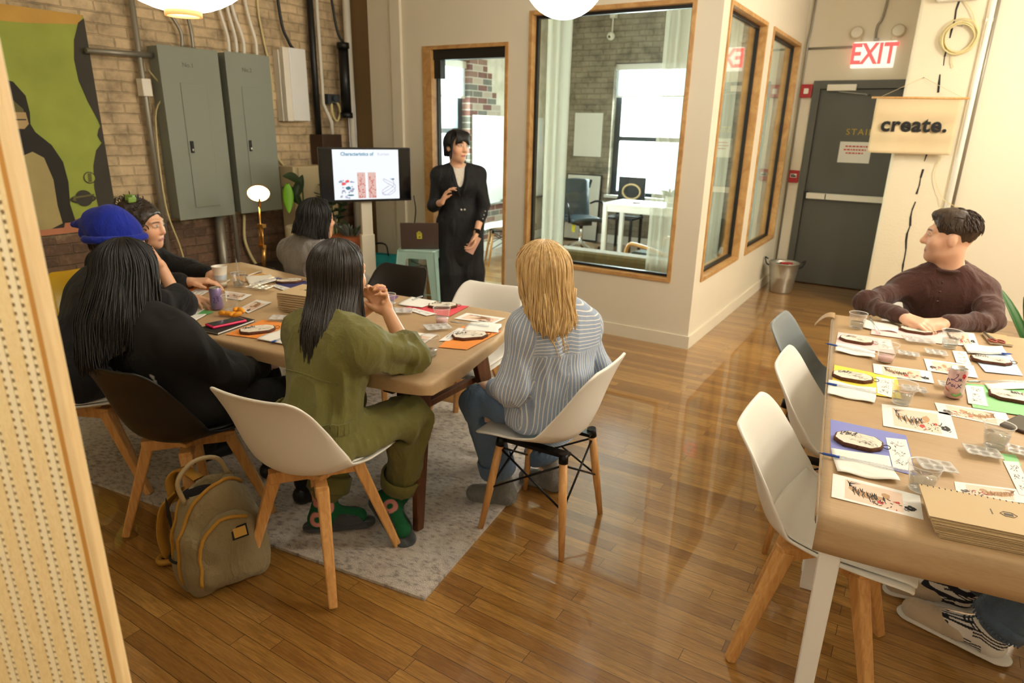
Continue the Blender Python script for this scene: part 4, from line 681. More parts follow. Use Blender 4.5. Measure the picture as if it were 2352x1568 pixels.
MB().m('plastic black').bx((-.2, -.2, .43), (.2, .2, .46)).build('seat', None, t); MB().m('plastic black').bx((-.2, -.215, .62), (.2, -.2, .98)).m('screen wood').tube([(.13*math.cos(a), -.198, .78+.1*math.sin(a)) for a in [2*PI*i/24 for i in range(24)]], .014, 8, closed=True).build('backrest', None, t)
for sx in (-1, 1):
    for sy in (-1, 1): MB().m('plastic black').bx((sx*.18-.015, sy*.18-.015, 0), (sx*.18+.015, sy*.18+.015, .43 if sy > 0 else .7)).build('leg', None, t)
t = thing('lounge_chair', 'wooden armed lounge chair with a dark green cushion behind the sofa', 'chair', (-2.15, 6.55, 0), R(75)); MB().m(mat('green cushion', (34, 46, 28), .8)).bx((-.3, -.28, .3), (.3, .3, .42)).build('seat_cushion', None, t, bev=.03); mb = MB().m('green cushion'); mb.T = Matrix.Translation((0, -.28, .38)) @ Matrix.Rotation(R(18), 4, 'X'); mb.bx((-.3, -.07, 0), (.3, .05, .42)); mb.build('back_cushion', None, t, bev=.03)
for s in (-1, 1): MB().m('beech').tube(smoothpath([(s*.33, .3, 0), (s*.33, .33, .3), (s*.33, .31, .47), (s*.33, .2, .5), (s*.33, -.2, .44), (s*.33, -.38, .4)], 20), .02, 8).tube([(s*.33, -.3, .44), (s*.33, -.36, 0)], .018, 8).build('arm_frame', None, t)
t = thing('shell_chair_white', 'white shell chair glimpsed through the glass office door', 'chair', (-4.35, 6.6, 0), R(100)); bpy.data.objects.remove(t); t = chair(de, -4.35, 6.75, 130, 'white shell chair glimpsed inside the office through the glass door'); t['group'] = GC
mat('brown blanket', (150, 124, 92), .9, bump=(25, .4)); tag(MB().m('brown blanket').grid(lambda u, v: V((lerp(-4.1, -3.2, u), lerp(5.1, 5.75, v), .012+.012*abs(math.sin(v*22+u*3))+.006*math.sin(u*15))), 40, 40).build('floor_blanket', solid=.006), 'rumpled brown blanket on the office floor just inside the glass door', 'blanket')
t = thing('wall_outlet_box', 'white outlet box with a plug on the office wall behind the curtain', 'outlet', (-4.83, 8.99, .6)); MB().m('sign white').bx((-.06, -.03, 0), (.06, 0, .2)).m('trim wood').bx((-.03, -.045, .02), (.03, -.03, .12)).build('outlet_cover', None, t)
# ================================================================ PEOPLE: implicit-surface toolkit
F32 = np.float32
def A3(p): return np.array(p, dtype=np.float64)
def unit(v): v = A3(v); return v/np.linalg.norm(v)
def cone(a, b, ra, rb, flat=None):
    a, b = A3(a), A3(b); ba = b-a; L2 = max(1e-9, ba @ ba); m = max(ra, rb)*1.02
    if flat is not None: ax, fk = unit(flat[0]), flat[1]; m *= max(1, fk)
    def f(P):
        q = P-a; h = np.clip((q @ ba)/L2, 0, 1); q = q-h[..., None]*ba
        if flat is not None: q = q+((q @ ax)*(1/fk-1))[..., None]*ax
        return np.sqrt((q*q).sum(-1))-(ra+(rb-ra)*h)
    return f, np.minimum(a, b)-m, np.maximum(a, b)+m
def ellp(c, r, M=None):
    c, r = A3(c), A3(r); M = np.eye(3) if M is None else M; m = r.max()
    def f(P):
        q = ((P-c) @ M)/r; k0 = np.sqrt((q*q).sum(-1)); k1 = np.sqrt(((q/r)**2).sum(-1)); return k0*(k0-1)/np.maximum(k1, 1e-6)
    return f, c-m, c+m
def halfspace(p, n, lo, hi):
    p, n = A3(p), unit(n); return (lambda P: (P-p) @ n), A3(lo), A3(hi)
class Sdf:
    def __init__(s, res): s.res = res; s.pr = []
    def u(s, prim, k=.02): s.pr.append((prim, k, 0)); return s
    def cut(s, prim, k=.006): s.pr.append((prim, k, 1)); return s
    def mesh(s):
        h = s.res; ad = [q for q in s.pr if q[2] == 0]; lo = np.min([q[0][1] for q in ad], 0)-4*h; hi = np.max([q[0][2] for q in ad], 0)+4*h
        n = np.ceil((hi-lo)/h).astype(int)+1; D = np.full(n, 9., F32)
        for (f, a, b), k, op in s.pr:
            mg = 3*h+k*1.2; i0 = np.clip(np.floor((a-mg-lo)/h).astype(int), 0, n); i1 = np.clip(np.ceil((b+mg-lo)/h).astype(int)+1, 0, n)
            if (i1 <= i0).any(): continue
            ax = [lo[i]+h*np.arange(i0[i], i1[i]) for i in range(3)]; P = np.stack(np.meshgrid(*ax, indexing='ij'), -1); d = f(P).astype(F32)
            sl = tuple(slice(i0[i], i1[i]) for i in range(3)); e = D[sl]
            if op == 0: t = np.clip(.5+.5*(e-d)/k, 0, 1); D[sl] = e*(1-t)+d*t-k*t*(1-t)
            else: d = -d; t = np.clip(.5-.5*(e-d)/k, 0, 1); D[sl] = e*(1-t)+d*t+k*t*(1-t)
        return surfnet(D, lo, h)
def surfnet(D, lo, h):
    n = D.shape; S = D < 0; ids = []; ps = []; quads = []; st = np.array([n[1]*n[2], n[2], 1])
    for a in range(3):
        s0 = [slice(None)]*3; s1 = [slice(None)]*3; s0[a] = slice(0, -1); s1[a] = slice(1, None)
        idx = np.argwhere(S[tuple(s0)] != S[tuple(s1)]); b, c = (a+1) % 3, (a+2) % 3; idx = idx[(idx[:, b] > 0) & (idx[:, c] > 0)]
        j = idx.copy(); j[:, a] += 1; d0 = D[tuple(idx.T)]; d1 = D[tuple(j.T)]; pos = idx.astype(np.float64); pos[:, a] += d0/(d0-d1); q = []
        for ob, oc in ((-1, -1), (0, -1), (0, 0), (-1, 0)): e = idx.copy(); e[:, b] += ob; e[:, c] += oc; cid = e @ st; q.append(cid); ids.append(cid); ps.append(pos)
        q = np.stack(q, 1); neg = d0 >= 0; q[neg] = q[neg][:, ::-1]; quads.append(q)
    ids = np.concatenate(ids); ps = np.concatenate(ps); u, inv = np.unique(ids, return_inverse=True); cnt = np.bincount(inv)
    vs = np.stack([np.bincount(inv, ps[:, i])/cnt for i in range(3)], 1)*h+lo; q = np.concatenate(quads); return vs, np.searchsorted(u, q)
_rt = np.random.RandomState(5).rand(32, 32, 32).astype(F32)
def vnoise(P):
    i = np.floor(P).astype(int); f = P-i; f = f*f*(3-2*f); r = 0
    for a in (0, 1):
        for b in (0, 1):
            for c in (0, 1): r = r+_rt[(i[:, 0]+a) % 32, (i[:, 1]+b) % 32, (i[:, 2]+c) % 32]*(f[:, 0] if a else 1-f[:, 0])*(f[:, 1] if b else 1-f[:, 1])*(f[:, 2] if c else 1-f[:, 2])
    return r-.5
def vnormals(vs, q):
    n = np.cross(vs[q[:, 2]]-vs[q[:, 0]], vs[q[:, 3]]-vs[q[:, 1]]); N = np.zeros_like(vs)
    for i in range(4):
        for c in range(3): N[:, c] += np.bincount(q[:, i], n[:, c], len(vs))
    return N/np.maximum(np.linalg.norm(N, axis=1), 1e-9)[:, None]
def folds(vs, q, amp, sc=9, stretch=(1, 1, .45), ridge=True, where=None):
    N = vnormals(vs, q); P = vs*A3(stretch)
    if not ridge: return vs+N*((vnoise(vs*sc*A3(stretch)+3.1)+.5*vnoise(vs*sc*2.3*A3(stretch)+11.7))*amp*1.6)[:, None]
    wp = np.stack([vnoise(P*4+7.3), vnoise(P*4+1.9), vnoise(P*4+5.5)], 1)*.9; a = vnoise(P*sc+wp*1.6+3.1); b = vnoise(P*sc*2.1+wp+11.7); c = vnoise(vs*3.1+2.2)
    d = amp*((.35-1.9*np.abs(a))*1.25+.75*(.22-np.abs(b))*(1 if amp > .003 else 0)+.5*c)
    if where is not None: d = d*where(vs)
    return vs+N*d[:, None]
CHAIR_PAD = [(.235, .425, 0), (.225, .452, 0), (.12, .45, .022), (0, .438, .05), (-.11, .438, .085), (-.18, .475, .105), (-.215, .56, .095), (-.24, .66, .07), (-.262, .75, .04), (-.282, .805, .02)]; CHAIR_PAD = [(a, b if b < .46 else .46+(b-.46)*.9, c) for a, b, c in CHAIR_PAD]
def chair_cut(sd, x, y, deg, z=.0, pad=.03):
    """carve away whatever would sit below or behind the seat shell of the chair at (x, y)"""
    pr = A3(CHAIR_PAD); M_ = np.array(Matrix.Rotation(R(deg), 3, 'Z')); o = A3((x, y, z))
    def f(P):
        L = (P-o) @ M_; best = np.full(L.shape[:-1], 9.); sg = np.full(L.shape[:-1], 9.); cu = np.zeros(L.shape[:-1])
        for (y0, z0, c0), (y1, z1, c1) in zip(pr, pr[1:]):
            ey, ez = y1-y0, z1-z0; l2 = ey*ey+ez*ez; py, pz = L[..., 1]-y0, L[..., 2]-z0; h = np.clip((py*ey+pz*ez)/l2, 0, 1); dy, dz = py-h*ey, pz-h*ez; d = np.sqrt(dy*dy+dz*dz); s_ = np.sign(py*ez-pz*ey); m = d < best; best = np.where(m, d, best); sg = np.where(m, s_*d, sg); cu = np.where(m, c0+(c1-c0)*h, cu)
        k = np.minimum(1.1, np.abs(L[..., 0])/.235); v = sg-cu*k**2.2-pad*(1-np.clip(k, 0, 1)**4*.5)
        v = np.where((L[..., 1] > .25) | (L[..., 2] > .775) | (k > 1.08) | (L[..., 2] < .41) | ((L[..., 1] > .17) & (L[..., 2] < .44)), 9., v); return v
    sd.cut((f, o-A3((.45, .45, 0))+A3((0, 0, .3)), o+A3((.45, .45, .85))), .008)
def bvh_of(o):
    from mathutils.bvhtree import BVHTree
    M4 = wm(o); return BVHTree.FromPolygons([M4 @ v.co for v in o.data.vertices], [tuple(p.vertices) for p in o.data.polygons])
def snap(bv, pts, lift=.0, n=None):
    out = []
    for p in (smoothpath(pts, n) if n else pts):
        h = bv.find_nearest(V(p)); out.append(h[0]+h[1]*lift)
    return out
def ribbon(mb, P, wv, w, th=.008):
    wv = V(wv).normalized(); L_ = [V(p)-wv*w/2 for p in P]; R_ = [V(p)+wv*w/2 for p in P]; n = len(P); N_ = []
    for i in range(n): t = V(P[min(i+1, n-1)])-V(P[max(i-1, 0)]); N_.append(t.cross(wv).normalized()*th)
    vs = L_+R_+[a+b for a, b in zip(L_, N_)]+[a+b for a, b in zip(R_, N_)]
    mb.add(vs, [q for i in range(n-1) for q in ((i, i+1, n+i+1, n+i), (2*n+i, 3*n+i, 3*n+i+1, 2*n+i+1), (i, 2*n+i, 2*n+i+1, i+1), (n+i, n+i+1, 3*n+i+1, 3*n+i))], True); return mb
def build_arr(name, vs, q, mt, parent, attrs=None, smooth=True):
    inv = np.array(wm(parent).inverted()) if parent is not None else np.eye(4); w = vs @ inv[:3, :3].T+inv[:3, 3]
    me = bpy.data.meshes.new(name); me.vertices.add(len(w)); me.vertices.foreach_set('co', w.astype(F32).ravel()); m = len(q)
    me.loops.add(4*m); me.loops.foreach_set('vertex_index', q.astype(np.int32).ravel()); me.polygons.add(m); me.polygons.foreach_set('loop_start', np.arange(0, 4*m, 4, dtype=np.int32)); me.polygons.foreach_set('loop_total', np.full(m, 4, np.int32))
    me.polygons.foreach_set('use_smooth', np.full(m, smooth)); me.update(calc_edges=True); me.validate()
    for nm, arr in (attrs or {}).items():
        if arr.ndim == 2: at = me.attributes.new(nm, 'FLOAT_COLOR', 'POINT'); at.data.foreach_set('color', np.concatenate([arr, np.ones((len(arr), 1))], 1).astype(F32).ravel())
        else: at = me.attributes.new(nm, 'FLOAT', 'POINT'); at.data.foreach_set('value', arr.astype(F32))
    me.materials.append(MATS[mt] if isinstance(mt, str) else mt); return link(name, me, parent)
def attr_mat(name, rough, sss=0, bump=None, stripe=None):
    n = NT(name); a = n.n('Attribute', attribute_name='Col'); n.set(n.b.inputs['Base Color'], a.outputs['Color']); n.p(Roughness=rough)
    if sss: n.b.inputs['Subsurface Weight'].default_value = sss; n.b.inputs['Subsurface Radius'].default_value = (.01, .004, .002); n.b.inputs['Subsurface Scale'].default_value = .6
    if bump: n.bump(n.noise(n.co(), bump[0], 3).outputs[0], bump[1], .004)
    MATS[name] = n.m
attr_mat('skin', .48, .12, (160, .06))
def cloth(name, c, rough=.85, fine=500, b=.25, sheen=.25, var=.06):
    n = NT(name); col = lin(c); f = n.noise(n.co(), 6, 3).outputs[0]; n.set(n.b.inputs['Base Color'], n.ramp(f, [(.3, tuple(x*(1-var) for x in col[:3])+(1,)), (.7, tuple(min(1, x*(1+var)) for x in col[:3])+(1,))])); n.p(Roughness=rough); n.b.inputs['Sheen Weight'].default_value = sheen
    n.bump(n.math('ADD', n.math('MULTIPLY', n.noise(n.co(), fine, 2).outputs[0], .12), n.math('ADD', n.math('MULTIPLY', n.math('ABSOLUTE', n.math('SUBTRACT', n.noise(n.co((1, 1, .55)), 10, 3, .45, .8).outputs[0], .5)), -1.6), n.math('MULTIPLY', n.noise(n.co((1, 1, .6)), 19, 3, .5, .5).outputs[0], .35))), min(1, b*2.4), .03); MATS[name] = n.m
cloth('black wool', (11, 10, 10), .9, sheen=.03); cloth('black suit', (9, 10, 14), .75, b=.16, sheen=.02); cloth('olive twill', (112, 108, 48), .75, var=.08, sheen=.1); cloth('brown knit', (72, 36, 24), .85, 350); cloth('grey knit', (136, 130, 124), .95, 260, .5); cloth('blue knit', (12, 36, 150), .95, 200, .2, sheen=.1); cloth('denim', (78, 98, 122), .8, 300, .35, .1, .14); cloth('pale denim', (86, 108, 134), .8, 300, .35, .1, .16); cloth('white cotton', (226, 218, 204), .9); cloth('grey felt', (112, 110, 104), .95, 220, .5); cloth('slipper tan', (198, 178, 150), .95, 400, .3); cloth('slipper sole', (226, 220, 208), .9); cloth('slide dark', (62, 66, 68), .8); cloth('charcoal knit', (17, 18, 22), .9, sheen=.05)
def hairmat(name, c1, c2, rough=.38):
    n = NT(name); v = n.co((60, 60, 4)); f = n.noise(v, 2, 3).outputs[0]; n.set(n.b.inputs['Base Color'], n.ramp(f, [(.3, lin(c1)), (.7, lin(c2))])); n.p(Roughness=rough); n.b.inputs['Specular IOR Level'].default_value = .5; n.bump(f, .35, .004); MATS[name] = n.m
hairmat('hair black', (7, 6, 6), (17, 15, 14), .45); hairmat('hair dark brown', (34, 26, 20), (62, 48, 38)); hairmat('hair soft black', (20, 17, 15), (44, 36, 31), .34); hairmat('hair blonde', (184, 144, 88), (236, 204, 146), .42); hairmat('hair brown short', (44, 32, 22), (78, 58, 40), .5)
class Frame:
    def __init__(s, o, fwd, up=(0, 0, 1), sc=1.0):
        s.o = A3(o); f = unit(fwd); r = unit(np.cross(f, up)); s.M = np.stack([r, f, np.cross(r, f)], 1); s.sc = sc
    def w(s, x, y, z): return s.o+s.M @ (A3((x, y, z))*s.sc)
    def l(s, P): return ((P-s.o) @ s.M)/s.sc
def add_head(sd, F, male=False, ears=True):
    k = F.sc; W_ = F.w; E = lambda c, r, q=.02: sd.u(ellp(W_(*c), A3(r)*k, F.M), q*k); C = lambda a, b, ra, rb, q=.012: sd.u(cone(W_(*a), W_(*b), ra*k, rb*k), q*k)
    E((0, -.014, .036), (.075, .095, .083), .02); E((0, .022, -.02), (.062, .066, .082), .03); E((0, .03, -.072), (.047 if not male else .053, .05, .04), .03); C((0, .064, -.096), (0, .066, -.094), .02, .02, .03)
    for s in (-1, 1):
        C((s*.012, .083, .036), (s*.048, .068, .036), .01, .009, .02); E((s*.04, .056, -.022), (.026, .024, .026), .03)
        if ears: E((s*.077, -.012, -.002), (.011, .02, .032), .012)
        sd.cut(ellp(W_(s*.032, .094, .016), A3((.019, .014, .012))*k, F.M), .018*k); E((s*.032, .074, .014), (.014, .014, .012), .004); C((s*.02, .085, .017), (s*.045, .077, .017), .006, .005, .008)
    n = 1.05 if male else 1
    C((0, .086, .026), (0, .1*n, -.018), .009, .0115, .012); C((0, .1*n, -.02), (0, .098*n, -.022), .0125, .0125, .01)
    for s in (-1, 1): C((s*.011, .09, -.024), (s*.012, .088, -.025), .0085, .0085, .008)
    C((-.017, .083, -.054), (.017, .083, -.054), .0065, .0065, .01); C((-.014, .082, -.065), (.014, .082, -.065), .0075, .0075, .01)
def head_colors(col, vs, F, brow, lips, beard=None, iris=(.03, .02, .015)):
    L = F.l(vs); x, y, z = L.T; front = y > .04
    def put(m, c, a=1.0): m = np.clip(m, 0, 1)[:, None]*a; col[:] = col*(1-m)+A3(c)*m
    ax = np.abs(x); s = lambda d, w: np.clip(.5-d/w, 0, 1)
    put(s(np.hypot(np.maximum(0, ax-.014)*1.0, (z+.06+.12*ax)*1.5)-.0115, .004)*front*(y > .07), lips)
    put(s(np.hypot(np.maximum(0, np.abs(ax-.033)-.014), (z-.037+.06*np.abs(ax-.03))*2.2)-.0085, .006)*front, brow, .85)
    e = np.hypot((ax-.032)*.75, (z-.014)*1.35); put(s(e-.0088, .003)*(y > .072)*front, (.62, .58, .54)); put(s(np.hypot(ax-.032, z-.0145)-.0055, .002)*(y > .07)*front, iris); put(s(np.hypot(np.maximum(0, np.abs(ax-.032)-.013), (z-.0225+6*(ax-.032)**2)*1.6)-.0022, .0025)*front*(y > .06), brow, .9)
    put(s(np.hypot((ax-.04), z+.025)-.02, .03)*front, col.mean(0)*A3((1.12, .86, .8)), .35)
    if beard is not None: put(np.clip((-.022-z)/.03, 0, 1)*np.clip((y-.005)/.05, 0, 1)*np.clip((z+.15)/.03, 0, 1), beard, .22)
def add_hand(sd, wr, d, n, side, curl=(.35, .4, .45, .5), spread=.06, sc=1.0, thumb=(.75, .25), k=.007):
    """wr wrist, d toward the fingers, n palm normal, side +1: thumb lies along cross(d, n)"""
    wr = A3(wr); d = unit(d); n = A3(n); n = unit(n-d*(n @ d)); s = np.cross(d, n)*side   # s: toward the thumb
    kn = []
    for i, (o, l) in enumerate(((.028, .088), (.0095, .092), (-.0095, .088), (-.027, .08))): kn.append(wr+(d*l+s*o-n*.003)*sc)
    for i in range(4): sd.u(cone(wr+(d*.012+s*(.018-.012*i))*sc, kn[i], .0155*sc, .0115*sc), .012)
    for i, ls in enumerate(((.042, .026, .021), (.046, .03, .022), (.042, .028, .022), (.033, .02, .019))):
        p = kn[i]; a = curl[i]; ang = a*.9; dd = unit(d+s*spread*(1.5-i)*.7)
        for j, l in enumerate(ls):
            v = unit(dd*math.cos(ang)+n*math.sin(ang)); q = p+v*l*sc; r = (.0092, .0082, .0074, .0064)[j]*(.86 if i == 3 else 1)*sc; r2 = (.0082, .0074, .0062)[j]*(.86 if i == 3 else 1)*sc; sd.u(cone(p, q, r, r2), .004 if j else k); p = q; ang += a*(1.15, .8)[min(j, 1)]
    p = wr+(d*.03+s*.03+n*.006)*sc; sd.u(cone(wr+(d*.015+s*.015)*sc, p, .015*sc, .013*sc), .01); tv = unit(d*thumb[0]+s*(1-thumb[0])*1.4+n*thumb[1])
    for l, r, r2 in ((.035, .0125, .0098), (.028, .0095, .007)): q = p+tv*l*sc; sd.u(cone(p, q, r*sc, r2*sc), .006); p = q; tv = unit(tv+d*.25+n*.2*thumb[1])
    return kn
def hair_path(F, phi, th_end, fall, prof, rx=.085, ry=.104, rz=.098, c=(0, -.014, .03), n=22):
    """from the crown over the skull and, past the widest ring, straight down; prof(s, phi) -> (radial scale, dx, dy)"""
    out = []; Lh = th_end*.1; tot = Lh+fall
    for i in range(n):
        t = i/(n-1)*tot
        if t <= Lh or fall <= 0: th = min(th_end, t/.1); p = (c[0]+rx*math.sin(th)*math.sin(phi), c[1]+ry*math.sin(th)*math.cos(phi), c[2]+rz*math.cos(th))
        else:
            th = th_end; s = (t-Lh); x0, y0, z0 = rx*math.sin(th)*math.sin(phi), ry*math.sin(th)*math.cos(phi), c[2]+rz*math.cos(th); kx, dx, dy = prof(s, phi); p = (c[0]+x0*kx+dx, c[1]+y0*kx+dy, z0-s)
        out.append(F.w(*p))
    return out
def hair(name, F, mt, parent, face=.95, th_face=.85, fall=.3, prof=None, nst=260, seed=1, thick=.008, wig=.006, r=.0022, th=1.75, fallf=None, lump=.0, skip=None):
    prof = prof or (lambda s, p: (1-.25*min(1, s/.12), 0, -.0)); rr = random.Random(seed); mb = MB().m(mt); NU, NV = 56, 26
    def spec(phi):
        p = (phi+PI) % (2*PI)-PI
        a = abs(p)
        if a < face: return th_face+(th-th_face)*max(0, (a/face))**4*.55, 0.0
        e = min(1, (a-face)/.25); return th_face+.55*(th-th_face)+(.45*(th-th_face))*e, (fallf(p) if fallf else fall)*(.35+.65*e)
    rows = []
    for i in range(NU): phi = -PI+2*PI*i/NU; te, fl_ = spec(phi); rows.append(hair_path(F, phi, te, fl_*.97, prof, .085+thick*.7, .104+thick*.7, .098+thick*.7, n=NV))
    mb.grid(lambda u, v: V(rows[int(round(u*NU)) % NU][int(round(v*(NV-1)))]), NU, NV, True, True)
    for i in range(nst):
        phi = rr.uniform(-PI, PI); te, fl_ = spec(phi)
        if skip and skip(phi): continue
        sc_ = rr.uniform(.9, 1.05) if fl_ > 0 else rr.uniform(.92, 1.08); off = rr.uniform(thick*.55, thick*1.05); P = hair_path(F, phi, te, fl_*sc_, prof, .085+off, .104+off, .098+off); a, b, w = rr.uniform(0, 6), rr.uniform(0, 6), rr.uniform(.3, 1)*wig; pts = []
        for j, p in enumerate(P): t = j/len(P); pts.append(V(p)+V((math.sin(a+t*7)*w*t, math.sin(b+t*6)*w*t, 0)))
        mb.tube(pts, [r*(.5+.6*math.sin(PI*min(1, .15+.75*j/len(P)))) *rr.uniform(.7, 1.3) if j < len(P)-1 else .0004 for j in range(len(P))], 5)
    return mb.build(name, None, parent, world=True)
def person(name, label, at): return thing(name, label, 'person', (at[0], at[1], 0))
def limb(sd, pts, rs, k=.02, flat=None):
    for (a, b), (ra, rb) in zip(zip(pts, pts[1:]), zip(rs, rs[1:])): sd.u(cone(a, b, ra, rb, flat), k)
def mid(a, b, t=.5): return A3(a)*(1-t)+A3(b)*t
def torso(sd, J, g=0.0, k=.05, bust=False, w=1.0):
    tf = unit(J['tf']); sl, sr, pel, wa, chs, nk = [A3(J[x]) for x in ('sh_l', 'sh_r', 'pelvis', 'waist', 'chest', 'neck')]; rt_ = unit(sr-sl); up = unit(nk-pel)
    sd.u(cone(pel-rt_*.07*w, pel+rt_*.07*w, (.105+g)*w, (.105+g)*w, (tf, .95)), k); sd.u(cone(mid(pel, wa, .3), wa, (.125+g)*w, (.115+g)*w, (tf, .8)), k); sd.u(cone(wa, chs, (.118+g)*w, (.128+g)*w, (tf, .8)), k); sd.u(cone(chs-rt_*.05*w, chs+rt_*.05*w, (.105+g)*w, (.105+g)*w, (tf, .9)), k)
    sd.u(cone(mid(chs, nk, .4)-rt_*.06*w, mid(chs, nk, .4)+rt_*.06*w, .085*w+g, .085*w+g, (tf, .95)), k); sd.u(cone(sl, sr, .052+g, .052+g), k)
    for s in (sl, sr): sd.u(cone(mid(s, nk, .15)+up*.012, nk+up*.012, .045+g, .05+g*.6), k)
    if bust:
        for s in (-1, 1): sd.u(cone(mid(chs, nk, .1)+rt_*.065*s+tf*.07, mid(chs, nk, .1)+rt_*.065*s+tf*.075, .05+g, .05+g), k)
def body(name, parent, J, F, skin, res, brow=(.03, .02, .015), lips=(.42, .16, .14), male=False, beard=None, hands=(), ears=True, feet=True, w=1.0, legs=True):
    sd = Sdf(res); torso(sd, J, -.012, w=w); add_head(sd, F, male, ears); sd.u(cone(J['neck'], F.w(0, -.022, -.055), .052 if not male else .06, .05 if not male else .058), .03)
    for s in 'lr':
        limb(sd, [J['sh_'+s], J['el_'+s], J['wr_'+s]], [.044, .034, .0235] if not male else [.044, .034, .027], .02)
        if legs:
            limb(sd, [J['hip_'+s], J['kn_'+s], J['an_'+s]], [.06, .045, .033], .03)
            if feet: limb(sd, [J['heel_'+s], J['toe_'+s]], [.032, .026], .02); limb(sd, [J['an_'+s], J['heel_'+s]], [.036, .03], .02)
    for h in hands: add_hand(sd, **h)
    vs, q = sd.mesh(); col = np.tile(A3(lin(skin)[:3]), (len(vs), 1)); col *= (1+.1*vnoise(vs*18))[:, None]; head_colors(col, vs, F, brow, lips, beard)
    return build_arr(name, vs, q, 'skin', parent, {'Col': np.clip(col, 0, 1)})
def shell(name, parent, sd, mt, amp=.004, sc=9, stretch=(1, 1, .45), attrs=None, where=None):
    vs, q = sd.mesh()
    if amp: vs = folds(vs, q, amp, sc, stretch, where=where)
    return build_arr(name, vs, q, mt, parent, attrs(vs) if attrs else None)
def sleeve_folds(*pts):   # more wrinkle near the given points
    def w(vs):
        d = np.min([np.linalg.norm(vs-A3(p), axis=1) for p in pts], 0); return .6+1.3*np.exp(-(d/.1)**2)
    return w
# ================================================================ PEOPLE
def fabric_cut_neck(sd, J, r=.062, up=.03):
    tf = unit(J['tf']); n = A3(J['neck']); sd.cut(ellp(n+A3((0, 0, up))+tf*.02, (r, r, r*.8)), .012)
